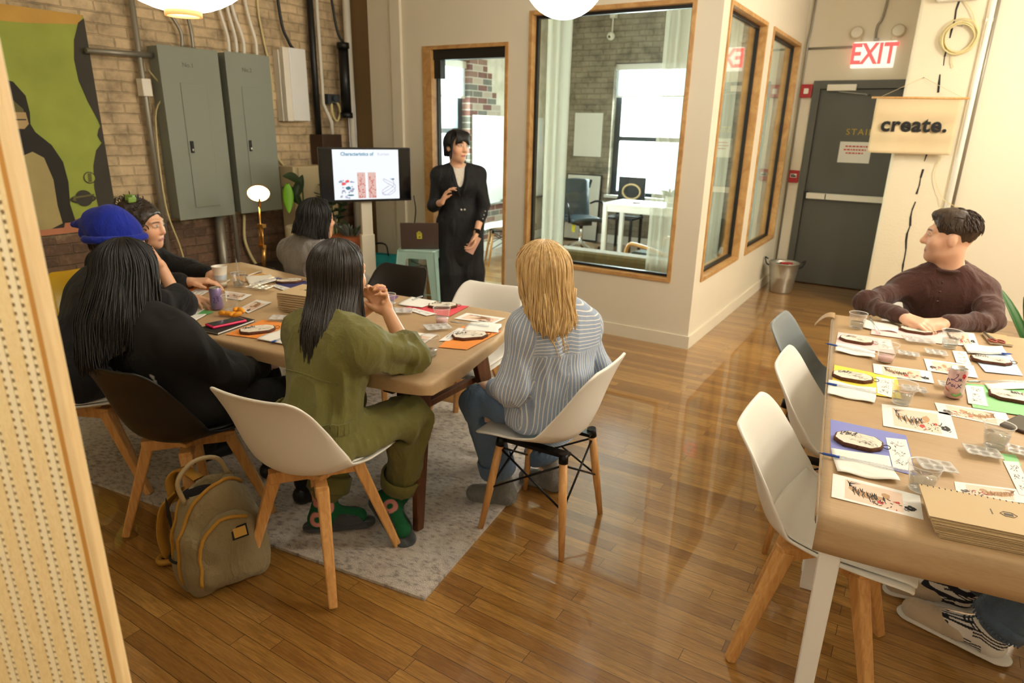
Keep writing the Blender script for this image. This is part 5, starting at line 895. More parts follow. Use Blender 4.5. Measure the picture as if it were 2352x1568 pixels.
# ---- presenter
def presenter():
    J = dict(tf=(.72, -.69, 0), head=(-3.211, 4.3, 1.453), neck=(-3.228, 4.335, 1.275), chest=(-3.222, 4.34, 1.15), waist=(-3.216, 4.35, 1.0), pelvis=(-3.21, 4.35, .87), sh_r=(-3.335, 4.22, 1.235), sh_l=(-3.105, 4.455, 1.245),
        el_r=(-3.375, 4.2, 1.0), wr_r=(-3.18, 4.06, 1.05), el_l=(-3.02, 4.41, 1.01), wr_l=(-3.0, 4.27, .81), hip_r=(-3.27, 4.29, .85), hip_l=(-3.15, 4.41, .85), kn_r=(-3.26, 4.26, .46), kn_l=(-3.13, 4.39, .46), an_r=(-3.265, 4.28, .08), an_l=(-3.12, 4.41, .08), heel_r=(-3.285, 4.31, .035), heel_l=(-3.14, 4.44, .035), toe_r=(-3.16, 4.17, .03), toe_l=(-3.0, 4.31, .03))
    F = Frame(J['head'], (.97, -.2, -.02), (-.03, .02, 1), .97)
    t = person('person', 'standing woman with tied-back black hair, in a black suit, gesturing and holding a phone', (-3.21, 4.35))
    hr = dict(wr=J['wr_r'], d=(.55, -.05, .82), n=(.75, .45, -.5), side=1, curl=(.5, .35, .3, .3), thumb=(.85, .55), sc=.95); hl = dict(wr=J['wr_l'], d=(-.12, -.25, -1), n=(-.6, -.6, .15), side=-1, curl=(.45, .5, .55, .6), thumb=(.75, .4), sc=.95)
    body('body', t, J, F, (226, 176, 142), .0048, brow=(.02, .015, .012), lips=(.45, .13, .12), hands=[hr, hl])
    sd = Sdf(.007); torso(sd, J, -.004); fabric_cut_neck(sd, J, .05, .05); shell('camisole', t, sd, 'white cotton', .001)
    tf = unit(J['tf']); sd = Sdf(.006); torso(sd, J, .008, bust=True)
    sd.u(cone(A3(J['pelvis'])+A3((0, 0, .02)), A3(J['pelvis'])+A3((0, 0, -.24)), .165, .19, (tf, .72)), .06)
    for s, e in (('r', .62), ('l', .5)): limb(sd, [J['sh_'+s], J['el_'+s], mid(J['el_'+s], J['wr_'+s], e)], [.052, .044, .039], .03)
    nk = A3(J['neck']); sd.cut(cone(nk+tf*.07+A3((0, 0, .05)), nk+tf*.15+A3((0, 0, -.19)), .05, .008), .012); sd.cut(ellp(nk+A3((0, 0, .06))+tf*.02, (.062, .062, .06)), .012)
    shell('jacket', t, sd, 'black suit', .008, 11, where=sleeve_folds(J['el_r'], J['el_l'], J['waist']))
    mb = MB().m('black suit'); rt_ = unit(A3(J['sh_r'])-A3(J['sh_l']))
    for s in (-1, 1): mb.tube([nk-tf*.045+rt_*s*.03+A3((0, 0, .05)), nk+tf*.03+rt_*s*.065+A3((0, 0, .03)), nk+tf*.115+rt_*s*.055+A3((0, 0, -.07)), nk+tf*.15+rt_*s*.008+A3((0, 0, -.19))], [.014, .016, .018, .008], 8)
    mb.build('lapel', None, t, world=True); mat('pearl', (225, 222, 215), .3, .3); mb = MB().m('pearl')
    w0 = A3(J['waist'])
    for i in (-1, 1): mb.ell(w0+tf*.124+rt_*.014*i+A3((0, 0, -.02)), (.009, .009, .008), 10)
    for i in range(4): p = mid(J['el_l'], J['wr_l'], .05+.14*i)+tf*.046+rt_*-.01; mb.ell(p, (.005,)*3, 8); p = mid(J['el_r'], J['wr_r'], .2+.12*i)+A3((.03, -.035, -.01)); mb.ell(p, (.005,)*3, 8)
    mb.build('buttons', None, t, world=True)
    sd = Sdf(.009); limb(sd, [J['hip_r'], J['kn_r'], A3(J['an_r'])+A3((0, 0, -.05))], [.108, .105, .115], .05); limb(sd, [J['hip_l'], J['kn_l'], A3(J['an_l'])+A3((0, 0, -.05))], [.108, .105, .115], .05); sd.u(cone(A3(J['pelvis'])-rt_*.06, A3(J['pelvis'])+rt_*.06, .12, .12), .05); sd.cut(halfspace((0, 0, .02), (0, 0, 1), (-4, 3.5, -.2), (-2, 5, .03)), .004)
    shell('wide_trousers', t, sd, 'black suit', .012, 9, (1, 1, .2))
    
    for s in 'rl': shell('shoe', t, Sdf(.006).u(cone(J['heel_'+s], J['toe_'+s], .038, .032), .02), 'plastic black', 0)
    pf = lambda s, p: (1-.35*min(1, s/.1), .0, -.05*min(1, s/.15))
    hair('hair', F, 'hair black', t, face=1.0, th_face=.95, fall=.1, prof=pf, nst=240, seed=2, th=1.65, wig=.005)
    mb = MB().m('hair black'); rr = random.Random(3)
    for i in range(46):
        a = rr.uniform(-.028, .028); b = rr.uniform(-.02, .02); P = smoothpath([F.w(-.055+a*.5, -.05+b, .0), F.w(-.075+a, -.03+b, -.09), F.w(-.07+a, .0+b, -.17), F.w(-.075+a, .02+b, -.3-rr.uniform(0, .06))], 12); mb.tube(P, [.006*(1-.8*(k/12)**2) for k in range(13)], 5)
    for i in range(90): x = rr.uniform(-.07, .07); e = rr.uniform(-.006, .006); mb.tube(smoothpath([F.w(x*.35, -.01, .135), F.w(x*.85+e, .06, .118), F.w(x+e, .09-x*x*4, .082), F.w(x*1.05+e*2, .094-x*x*6, .056-rr.uniform(0, .01)+abs(x)*-.5)], 10), [.0034]*10+[.0008], 5)
    for s in (-1, 1):
        for i in range(26): e = rr.uniform(-.008, .008); mb.tube(smoothpath([F.w(s*.03, .02, .132), F.w(s*.08, .035+e, .07), F.w(s*.084, .035+e, -.0), F.w(s*.078, .02+e, -.075-rr.uniform(0, .02))], 10), [.0035]*10+[.0008], 5)
    mb.build('side_hair', None, t, world=True)
    mb = MB().m('plastic black'); wv = unit(A3(J['wr_l'])-A3(J['el_l'])); c = A3(J['wr_l'])-wv*.015; x = unit(np.cross(wv, tf)); y = np.cross(wv, x)
    mb.tube([c+(x*math.cos(a)+y*math.sin(a))*.03 for a in [2*PI*i/20 for i in range(20)]], .0065, 6, closed=True); mb.m('screen dark').box(c+tf*.031, (.034, .012, .038), Matrix(((1, 0, 0), (0, 1, 0), (0, 0, 1))) @ Matrix.Rotation(math.atan2(-tf[0], tf[1])+PI, 3, 'Z')); tag(mb.build('wristwatch'), 'black smart watch on the standing woman\'s wrist', 'watch')
    mat('phone pink', (214, 168, 148), .35); d = unit((-.12, -.25, -1)); p = A3(J['wr_l'])+d*.1+tf*.012+A3((.0, 0, -.0)); mb = MB().m('phone pink'); R3 = Matrix.Rotation(math.atan2(-tf[0], tf[1])+PI, 3, 'Z') @ Matrix.Rotation(R(28), 3, 'Y')
    mb.box(p-tf*.022, (.07, .009, .145), R3); rr = random.Random(8)
    for i in range(9): mb.m('terracotta' if i % 2 else 'dark veneer'); mb.box(V(p-tf*.022)+R3 @ V((rr.uniform(-.026, .026), .0048, rr.uniform(-.06, -.0))), (.012, .001, .012), R3)
    tag(mb.build('mobile_phone', bev=.002), 'pink patterned phone in the standing woman\'s hand', 'phone')
presenter()
# ---- woman in the olive jumpsuit
def olive():
    J = dict(tf=(.06, 1, -.0), head=(-1.712, 1.6, 1.108), neck=(-1.682, 1.54, .945), chest=(-1.672, 1.5, .845), waist=(-1.67, 1.455, .69), pelvis=(-1.685, 1.425, .57), sh_l=(-1.812, 1.5, .9), sh_r=(-1.527, 1.505, .9), el_r=(-1.525, 1.735, .815), wr_r=(-1.69, 1.81, .935), el_l=(-1.93, 1.72, .815), wr_l=(-1.79, 1.83, .935),
        hip_r=(-1.61, 1.44, .55), hip_l=(-1.76, 1.44, .55), kn_r=(-1.555, 1.765, .53), kn_l=(-1.9, 1.77, .52), an_r=(-1.675, 1.83, .135), an_l=(-1.88, 1.6, .13), heel_r=(-1.715, 1.76, .115), toe_r=(-1.56, 1.71, .062), heel_l=(-1.9, 1.575, .062), toe_l=(-1.78, 1.685, .06))
    F = Frame(J['head'], (.1, .97, -.1), (0, .1, 1), .96)
    t = person('person', 'seated woman in an olive green jumpsuit and donut-patterned socks, seen from behind', (-1.65, 1.4))
    hr = dict(wr=J['wr_r'], d=(-.8, .15, .55), n=(-.2, -.6, .6), side=-1, curl=(.7, .75, .8, .85), thumb=(.8, .3), sc=.92); hl = dict(wr=J['wr_l'], d=(.7, .15, .6), n=(.2, -.6, .6), side=1, curl=(.9, .9, .9, .9), thumb=(.8, .3), sc=.92)
    body('body', t, J, F, (218, 166, 126), .0052, hands=[hr, hl])
    tf = unit(J['tf']); X = A3((1, 0, 0)); sd = Sdf(.0055); torso(sd, J, .016, .05, w=.93); p = A3(J['pelvis'])
    sd.u(cone(A3(J['waist'])+A3((0, -.0, .05)), A3(J['chest'])+A3((0, -.012, .02)), .125, .132, (tf, .78)), .05); sd.u(cone(p-X*.06, p+X*.06, .108, .108), .05)
    limb(sd, [J['sh_r'], J['el_r']], [.06, .066], .03); limb(sd, [J['sh_l'], J['el_l']], [.06, .066], .03); sd.u(cone(J['el_r'], mid(J['el_r'], J['wr_r'], .2), .062, .05), .02); sd.u(cone(J['el_l'], mid(J['el_l'], J['wr_l'], .2), .062, .05), .02)
    for s in 'rl': limb(sd, [J['hip_'+s], J['kn_'+s], mid(J['kn_'+s], J['an_'+s], .84)], [.096, .076, .07], .035)
    sd.u(cone(A3(J['neck'])+A3((-.06, -.0, .012)), A3(J['neck'])+A3((.06, 0, .012)), .05, .05, (A3((0, 0, 1)), .7)), .02); sd.cut(ellp(A3(J['neck'])+A3((-.005, .035, .06)), (.058, .07, .06)), .01); chair_cut(sd, -1.725, 1.445, 8, .0135)
    js = shell('jumpsuit', t, sd, 'olive twill', .028, 12, (1, 1, .5), where=sleeve_folds(J['el_r'], J['waist'], J['hip_r'], J['hip_l'], J['kn_r'], mid(J['sh_r'], J['el_r'])))
    for s in 'rl':
        a, b = mid(J['kn_'+s], J['an_'+s], .72), mid(J['kn_'+s], J['an_'+s], .88); MB().m('olive twill').tube([a, mid(a, b, .1), mid(a, b, .9), b], [.079, .086, .085, .078], 24, cap=False).build('trouser_cuff', None, t, solid=.006, world=True)
    bv = bvh_of(js); w0 = A3(J['waist'])+A3((0, 0, -.035)); mb = MB().m('olive twill'); P = snap(bv, [w0+A3((.16*math.sin(a), -.16*math.cos(a), -.012*math.sin(a)**2)) for a in np.linspace(-1.3, 1.5, 26)], .004)
    for p0, p1 in zip(P, P[1:]): mb.bar(p0, p1, .04, .04, (p1[1]-p0[1], -(p1[0]-p0[0]), 0), .009, .009)
    mb.build('waist_tab', None, t, world=True); mb = MB().m('dark veneer')
    for a in (-.1, .18): q = snap(bv, [w0+A3((.16*math.sin(a), -.16*math.cos(a), 0))], .0)[0]; mb.ell(q+V((0, -.01, 0)), (.011, .005, .011), 14)
    mb.build('buttons', None, t, world=True)
    mb = MB().m('olive twill'); nk = A3(J['neck'])
    for pts in ([nk+A3((-.15, -.14, -.16)), nk+A3((-.05, -.16, -.13)), nk+A3((.05, -.16, -.13)), nk+A3((.14, -.13, -.15))],): mb.tube(snap(bv, pts, .0005, 22), .0022, 5)
    mb.build('seams', None, t, world=True)
    SK = []
    for s in 'rl': sd = Sdf(.004); SK.append(sd); limb(sd, [mid(J['kn_'+s], J['an_'+s], .7), J['an_'+s], J['heel_'+s]], [.043, .042, .04], .02); sd.u(cone(J['heel_'+s], J['toe_'+s], .039, .034), .02); sd.u(cone(mid(J['an_'+s], J['heel_'+s], .3), mid(J['heel_'+s], J['toe_'+s], .6), .04, .035), .03)
    def donut(vs):
        c = np.tile(A3(lin((16, 92, 52))[:3]), (len(vs), 1)); rr = np.random.RandomState(4)
        cs = [A3(J['an_r'])+A3((.034, -.02, .045)), A3(J['heel_r'])+A3((.075, -.035, .02)), A3(J['an_r'])+A3((-.03, -.03, -.01)), A3(J['an_l'])+A3((.0, -.045, .04)), A3(J['an_l'])+A3((.04, -.03, .005)), A3(J['heel_l'])+A3((.03, -.03, .02)), A3(J['an_r'])+A3((-.01, -.04, .09)), A3(J['an_l'])+A3((.03, -.02, .09))]
        for q in cs: d = np.linalg.norm(vs-q, axis=1); d = np.abs(d-.024); m = np.clip((.0115-d)/.003, 0, 1)[:, None]; c[:] = c*(1-m)+A3(lin((222, 146, 140))[:3])*m
        return {'Col': c}
    attr_mat('sock', .95, 0, (260, .3))
    for sd in SK: vs, q = sd.mesh(); build_arr('sock', vs, q, 'sock', t, donut(vs))
    for s in 'rl':
        h, o = A3(J['heel_'+s]), A3(J['toe_'+s]); d = unit(o-h); sd = Sdf(.005); n_ = unit(np.cross(np.cross(d, (0, 0, 1)), d)); 
        sd.u(cone(h-d*.02-n_*.035, o+d*.02-n_*.03, .046, .05, (n_, .3)), .01); sd.u(cone(mid(h, o, .55)+n_*.0, mid(h, o, .95)+n_*.0, .05, .044, (n_, .9)), .012); sd.cut(cone(mid(h, o, .2)+n_*.01, o+d*.06+n_*.008, .037, .033), .006)
        q = shell('slide_sandal', t, sd, 'slide dark', 0)
    sm = lambda x: (lambda q: q*q*(3-2*q))(max(0, min(1, x))); pf = lambda s, p: (1-.08*min(1, s/.1)+.1*sm((s-.12)/.12), .004*math.sin(s*14+p)*min(1, (s/.12)**2)+(.06 if abs(p) > 1.2 else .02)*sm((s-.05)/.17), -(.068 if abs(p) > 1.2 else 0)*sm((s-.05)/.17))
    hair('hair', F, 'hair soft black', t, face=.9, th_face=.7, fall=.22, prof=pf, nst=520, seed=5, th=1.62, wig=.007, thick=.007, fallf=lambda p: .285+.03*math.cos(p-2.6)+(.045 if p > 0 else 0))
    mb = MB().m('hair soft black'); rr = random.Random(6)
    for i in range(7): a = rr.uniform(-.004, .004); mb.tube(smoothpath([F.w(-.07, -.07, -.12), F.w(-.07+a, -.11, -.2), F.w(-.085+a, -.135, -.3), F.w(-.1+a, -.155, -.4)], 14), [.003]*14+[.0005], 5)
    mb.build('loose_strand', None, t, world=True)
    mat('earring', (200, 170, 90), .25, .9); MB().m('earring').ell(F.w(.082, -.01, -.045), (.005, .005, .006), 10).build('earring', None, t, world=True)
olive()
# ---- blonde woman in the striped shirt
def blonde():
    J = dict(tf=(-.91, .41, 0), head=(-1.152, 2.06, 1.098), neck=(-1.135, 2.115, .955), chest=(-1.125, 2.13, .83), waist=(-1.13, 2.15, .66), pelvis=(-1.165, 2.16, .565), sh_r=(-1.068, 2.248, .88), sh_l=(-1.178, 2.0, .89), el_l=(-1.2, 1.95, .68), wr_l=(-1.37, 2.08, .6), el_r=(-1.06, 2.38, .65), wr_r=(-1.25, 2.42, .59),
        hip_r=(-1.17, 2.24, .55), hip_l=(-1.19, 2.08, .55), kn_l=(-1.445, 2.09, .51), kn_r=(-1.43, 2.36, .51), an_l=(-1.4, 2.18, .13), an_r=(-1.27, 2.39, .13), heel_l=(-1.37, 2.19, .045), toe_l=(-1.5, 2.13, .04), heel_r=(-1.24, 2.41, .05), toe_r=(-1.38, 2.39, .04))
    F = Frame(J['head'], (-.92, .38, -.05), (-.02, .0, 1), .97)
    t = person('person', 'seated woman with long blonde hair in a blue striped shirt and jeans, back to us', (-1.15, 2.16))
    body('body', t, J, F, (232, 190, 162), .006, hands=[dict(wr=J['wr_l'], d=(-.8, .5, -.2), n=(0, 0, -1), side=-1), dict(wr=J['wr_r'], d=(-.9, -.3, -.2), n=(0, 0, -1), side=1)])
    tf = unit(J['tf']); rt_ = unit(A3(J['sh_r'])-A3(J['sh_l'])); sd = Sdf(.0055); torso(sd, J, .018, .05); p = A3(J['pelvis'])
    sd.u(cone(A3(J['waist'])-tf*.012, p-tf*.03+A3((0, 0, -.03)), .15, .15, (tf, .88)), .05); sd.u(cone(p-rt_*.06-tf*.03+A3((0, 0, -.04)), p+rt_*.06-tf*.03+A3((0, 0, -.04)), .11, .11), .05); sd.u(cone(p+tf*.07-rt_*.09, p+tf*.07+rt_*.08, .085, .085), .05)
    for s in 'rl': limb(sd, [J['sh_'+s], J['el_'+s], mid(J['el_'+s], J['wr_'+s], .9)], [.06, .057, .043], .03)
    nk = A3(J['neck']); sd.u(cone(nk-rt_*.03, nk+rt_*.03, .054, .054, (A3((0, 0, 1)), .8)), .015); sd.cut(ellp(nk+A3((0, 0, .06))+tf*.02, (.058, .058, .05)), .01)
    def stripes(vs):
        P = vs-nk; x = P @ rt_; z = P[:, 2]; yo = z > -.135+.12*np.abs(x)*0; s = np.where(yo, z*1.0+.18*np.abs(x)-.3*(P @ tf), x*1.0+.06*z*np.sign(x))
        for a in 'lr':
            A, B, Cc = A3(J['sh_'+a]), A3(J['el_'+a]), A3(J['wr_'+a]); sg = 1 if a == 'r' else -1; m = (((vs-A) @ rt_)*sg > .018) | (np.linalg.norm(vs-mid(A, B, .95), axis=1) < .085); ax = unit(B-A); e1 = unit(np.cross(ax, tf)); e2 = np.cross(ax, e1); s = np.where(m, np.arctan2((vs-A) @ e2, ((vs-A) @ e1)*-sg)*.062, s)
        return {'s': s}
    n = NT('striped shirt'); a = n.n('Attribute', attribute_name='s'); fr = n.math('FRACT', n.math('MULTIPLY', a.outputs['Fac'], 74.0)); st = n.ramp(fr, [(0, (0, 0, 0, 1)), (.72, (0, 0, 0, 1)), (.77, (1, 1, 1, 1)), (.95, (1, 1, 1, 1)), (1, (0, 0, 0, 1))]); f2 = n.noise(n.co(), 400, 2).outputs[0]
    n.set(n.b.inputs['Base Color'], n.mix(st, n.ramp(f2, [(.3, lin((142, 156, 178))), (.7, lin((162, 176, 198)))]), lin((222, 220, 214)))); n.p(Roughness=.85); n.bump(n.noise(n.co(), 30, 4).outputs[0], .3, .004); MATS['striped shirt'] = n.m
    chair_cut(sd, -1.165, 2.155, 92)
    shell('striped_shirt', t, sd, 'striped shirt', .018, 11, (1, 1, .4), stripes, where=sleeve_folds(J['waist'], J['el_l'], A3(J['waist'])-tf*.1, A3(J['pelvis'])-tf*.1, J['el_r']))
    sd = Sdf(.0075)
    for s in 'rl': limb(sd, [J['hip_'+s], J['kn_'+s], mid(J['kn_'+s], J['an_'+s], .8)], [.094, .072, .066], .035)
    sd.u(cone(p-rt_*.05+A3((0, 0, -.02)), p+rt_*.05+A3((0, 0, -.02)), .105, .105), .04); chair_cut(sd, -1.165, 2.155, 92); shell('jeans', t, sd, 'pale denim', .016, 13, where=sleeve_folds(J['kn_l'], J['kn_r']))
    for s in 'rl': a, b = mid(J['kn_'+s], J['an_'+s], .74), mid(J['kn_'+s], J['an_'+s], .92); MB().m('pale denim').tube([a, mid(a, b, .1), mid(a, b, .9), b], [.074, .079, .08, .074], 24, cap=False).build('trouser_cuff', None, t, solid=.006, world=True)
    for s in 'rl': sd = Sdf(.005); limb(sd, [A3(J['an_'+s])+A3((0, 0, .03)), J['heel_'+s], J['toe_'+s]], [.045, .046, .04], .02); shell('felt_slipper', t, sd, 'grey felt', .001)
    pf = lambda s, p: (1-.12*min(1, s/.1)-.25*max(0, s-.1), .014*math.sin(s*15+p*2)*min(1, (s/.15)**2), -.03*min(1, s/.2))
    hair('hair', F, 'hair blonde', t, face=.9, th_face=.75, fall=.24, prof=pf, nst=620, seed=8, th=1.62, wig=.013, thick=.012, fallf=lambda p: .17+.06*math.cos(p+2.7))
    mb = MB().m('hair blonde'); rr = random.Random(9)
    for i in range(90):
        a, b = rr.uniform(-.06, .07), rr.uniform(-.012, .014); P = smoothpath([F.w(a*1.2, -.095+b, -.04), F.w(a, -.1+b, -.13), F.w(a*.75, -.09+b, -.2), F.w(a*.45+.015, -.1+b, -.25-rr.uniform(0, .07)*(1-abs(a)*8))], 12); mb.tube(P, [.0045*(1-.8*(k/12)**2) for k in range(13)], 5)
    mb.build('back_locks', None, t, world=True)
blonde()
# ---- woman with long black hair
def blackhair():
    J = dict(tf=(-.12, .99, 0), head=(-2.43, 1.255, 1.068), neck=(-2.37, 1.235, .925), chest=(-2.34, 1.25, .8), waist=(-2.33, 1.29, .67), pelvis=(-2.33, 1.325, .57), sh_r=(-2.19, 1.27, .855), sh_l=(-2.52, 1.22, .865), el_r=(-2.17, 1.43, .69), wr_r=(-2.25, 1.63, .64), el_l=(-2.6, 1.42, .7), wr_l=(-2.45, 1.62, .65),
        hip_r=(-2.25, 1.34, .55), hip_l=(-2.41, 1.34, .55), kn_r=(-2.1, 1.7, .53), kn_l=(-2.42, 1.75, .52), an_r=(-2.12, 1.72, .1), an_l=(-2.42, 1.78, .1), heel_r=(-2.12, 1.68, .045), heel_l=(-2.42, 1.74, .045), toe_r=(-2.1, 1.82, .045), toe_l=(-2.42, 1.88, .045))
    F = Frame(J['head'], (-.1, .98, -.1), (-.12, .12, 1), 1.0)
    t = person('person', 'seated woman with very long black hair in a black sweater, back to us', (-2.33, 1.32))
    body('body', t, J, F, (222, 174, 140), .0065, hands=[dict(wr=J['wr_r'], d=(-.6, .7, -.1), n=(0, 0, -1), side=-1), dict(wr=J['wr_l'], d=(.6, .7, -.1), n=(0, 0, -1), side=1)])
    sd = Sdf(.0065); torso(sd, J, .024, .05, w=1.0); X = A3((1, .1, 0)); p = A3(J['pelvis']); sd.u(cone(p-X*.07, p+X*.07, .115, .115), .05)
    for s in 'rl': limb(sd, [J['sh_'+s], J['el_'+s], mid(J['el_'+s], J['wr_'+s], .92)], [.066, .066, .05], .04)
    sd.cut(ellp(A3(J['neck'])+A3((0, .02, .055)), (.06, .06, .05)), .01); chair_cut(sd, -2.33, 1.33, 7, .0135)
    def pr(vs):
        c = np.tile(A3(lin((17, 16, 16))[:3]), (len(vs), 1)); P = vs-A3(J['chest']); m = (P[:, 1] < -.03)&(np.abs(P[:, 2]+.075) < .032); x = P[:, 0]+.12; k = (np.abs(((x*14) % 1)-.5+.9*(P[:, 2]+.075)*np.sin(np.floor(x*14)*2.3)*4) < .2)&(x > -.1)&(x < .24); c[m & k] = A3(lin((205, 202, 196))[:3]); return {'Col': c}
    attr_mat('printed sweater', .9, 0, (300, .2)); shell('sweater', t, sd, 'printed sweater', .018, 11, (1, 1, .5), pr, where=sleeve_folds(J['el_r'], J['waist']))
    sd = Sdf(.0085)
    for s in 'rl': limb(sd, [J['hip_'+s], J['kn_'+s], J['an_'+s]], [.1, .078, .062], .035)
    shell('trousers', t, sd, 'black wool', .005, 8); 
    for s in 'rl': shell('shoe', t, Sdf(.006).u(cone(J['heel_'+s], J['toe_'+s], .042, .038), .02), 'plastic black', 0)
    pf = lambda s, p: (1+.3*min(1, s/.18), .008*math.sin(s*15+p*3)*min(1, (s/.15)**2), -.02*min(1, s/.15)-.03*min(1, s/.3))
    hair('hair', F, 'hair black', t, face=.8, th_face=.7, fall=.36, prof=pf, nst=750, seed=12, th=1.6, wig=.012, thick=.014, fallf=lambda p: .31+.04*math.cos(p*2))
blackhair()
# ---- person in the blue beanie
def beanie():
    J = dict(tf=(.25, .95, -.2), head=(-2.955, 1.5, 1.1), neck=(-2.96, 1.44, .95), chest=(-2.95, 1.38, .84), waist=(-2.96, 1.29, .69), pelvis=(-2.97, 1.23, .57), sh_r=(-2.81, 1.39, .89), sh_l=(-3.11, 1.46, .89), el_r=(-2.83, 1.66, .81), wr_r=(-2.9, 1.64, .985), el_l=(-3.12, 1.68, .8), wr_l=(-2.97, 1.74, .8),
        hip_r=(-2.89, 1.24, .55), hip_l=(-3.05, 1.27, .55), kn_r=(-2.8, 1.64, .53), kn_l=(-3.05, 1.7, .52), an_r=(-2.82, 1.68, .1), an_l=(-3.06, 1.73, .1), heel_r=(-2.82, 1.64, .045), heel_l=(-3.06, 1.69, .045), toe_r=(-2.78, 1.78, .045), toe_l=(-3.04, 1.84, .045))
    F = Frame(J['head'], (.35, .93, -.12), (0, .1, 1), 1.0); t = person('person', 'seated person in a royal blue knitted beanie and black sweater, chin on hand', (-2.97, 1.24))
    body('body', t, J, F, (222, 172, 138), .006, hands=[dict(wr=J['wr_r'], d=(-.15, -.35, .9), n=(-.3, -.7, -.2), side=-1, curl=(.6, .7, .8, .9)), dict(wr=J['wr_l'], d=(.8, .5, 0), n=(0, 0, -1), side=1)])
    sd = Sdf(.0065); torso(sd, J, .026, .05, w=1.02); p = A3(J['pelvis']); X = A3((.95, -.3, 0)); sd.u(cone(p-X*.08, p+X*.08, .118, .118), .05); chair_cut(sd, -2.99, 1.22, -20, .0135)
    limb(sd, [J['sh_r'], J['el_r'], mid(J['el_r'], J['wr_r'], .3)], [.066, .062, .05], .03); limb(sd, [J['sh_l'], J['el_l'], mid(J['el_l'], J['wr_l'], .9)], [.066, .062, .048], .03); sd.cut(ellp(A3(J['neck'])+A3((0, .02, .055)), (.06, .06, .05)), .01); shell('sweater', t, sd, 'charcoal knit', .016, 11, where=sleeve_folds(J['el_r'], J['waist']))
    sd = Sdf(.009)
    for s in 'rl': limb(sd, [J['hip_'+s], J['kn_'+s], J['an_'+s]], [.1, .078, .062], .035)
    shell('trousers', t, sd, 'black wool', .004); 
    for s in 'rl': shell('shoe', t, Sdf(.006).u(cone(J['heel_'+s], J['toe_'+s], .042, .038), .02), 'plastic black', 0)
    sd = Sdf(.005); sd.u(ellp(F.w(0, -.012, .05), (.091, .109, .088), F.M), .03); sd.u(cone(F.w(0, -.03, .1), F.w(-.15, -.15, .06), .062, .014), .05); sd.u(cone(F.w(-.04, -.08, .08), F.w(-.06, -.12, .03), .05, .02), .04); sd.cut(ellp(F.w(0, .03, -.06), (.12, .16, .075), F.M), .01)
    sd.u(cone(F.w(0, -.02, .02), F.w(0, -.02, .035), .0, .0), .001); vs, q = sd.mesh(); vs = folds(vs, q, .003, 7, (1, 1, 1)); build_arr('beanie', vs, q, 'blue knit', t)
    MB().m('blue knit').tube([F.w(.094*math.cos(a), -.012+.112*math.sin(a), .025+.012*math.sin(a)) for a in [2*PI*i/40 for i in range(40)]], .016, 10, closed=True).build('beanie_cuff', None, t, world=True)
    hair('hair', Frame(F.w(0, -.005, -.012), (.35, .93, -.12), (0, .1, 1), .9), 'hair dark brown', t, face=1.1, th_face=1.0, fall=.035, nst=160, seed=15, th=1.75, thick=.004)
beanie()
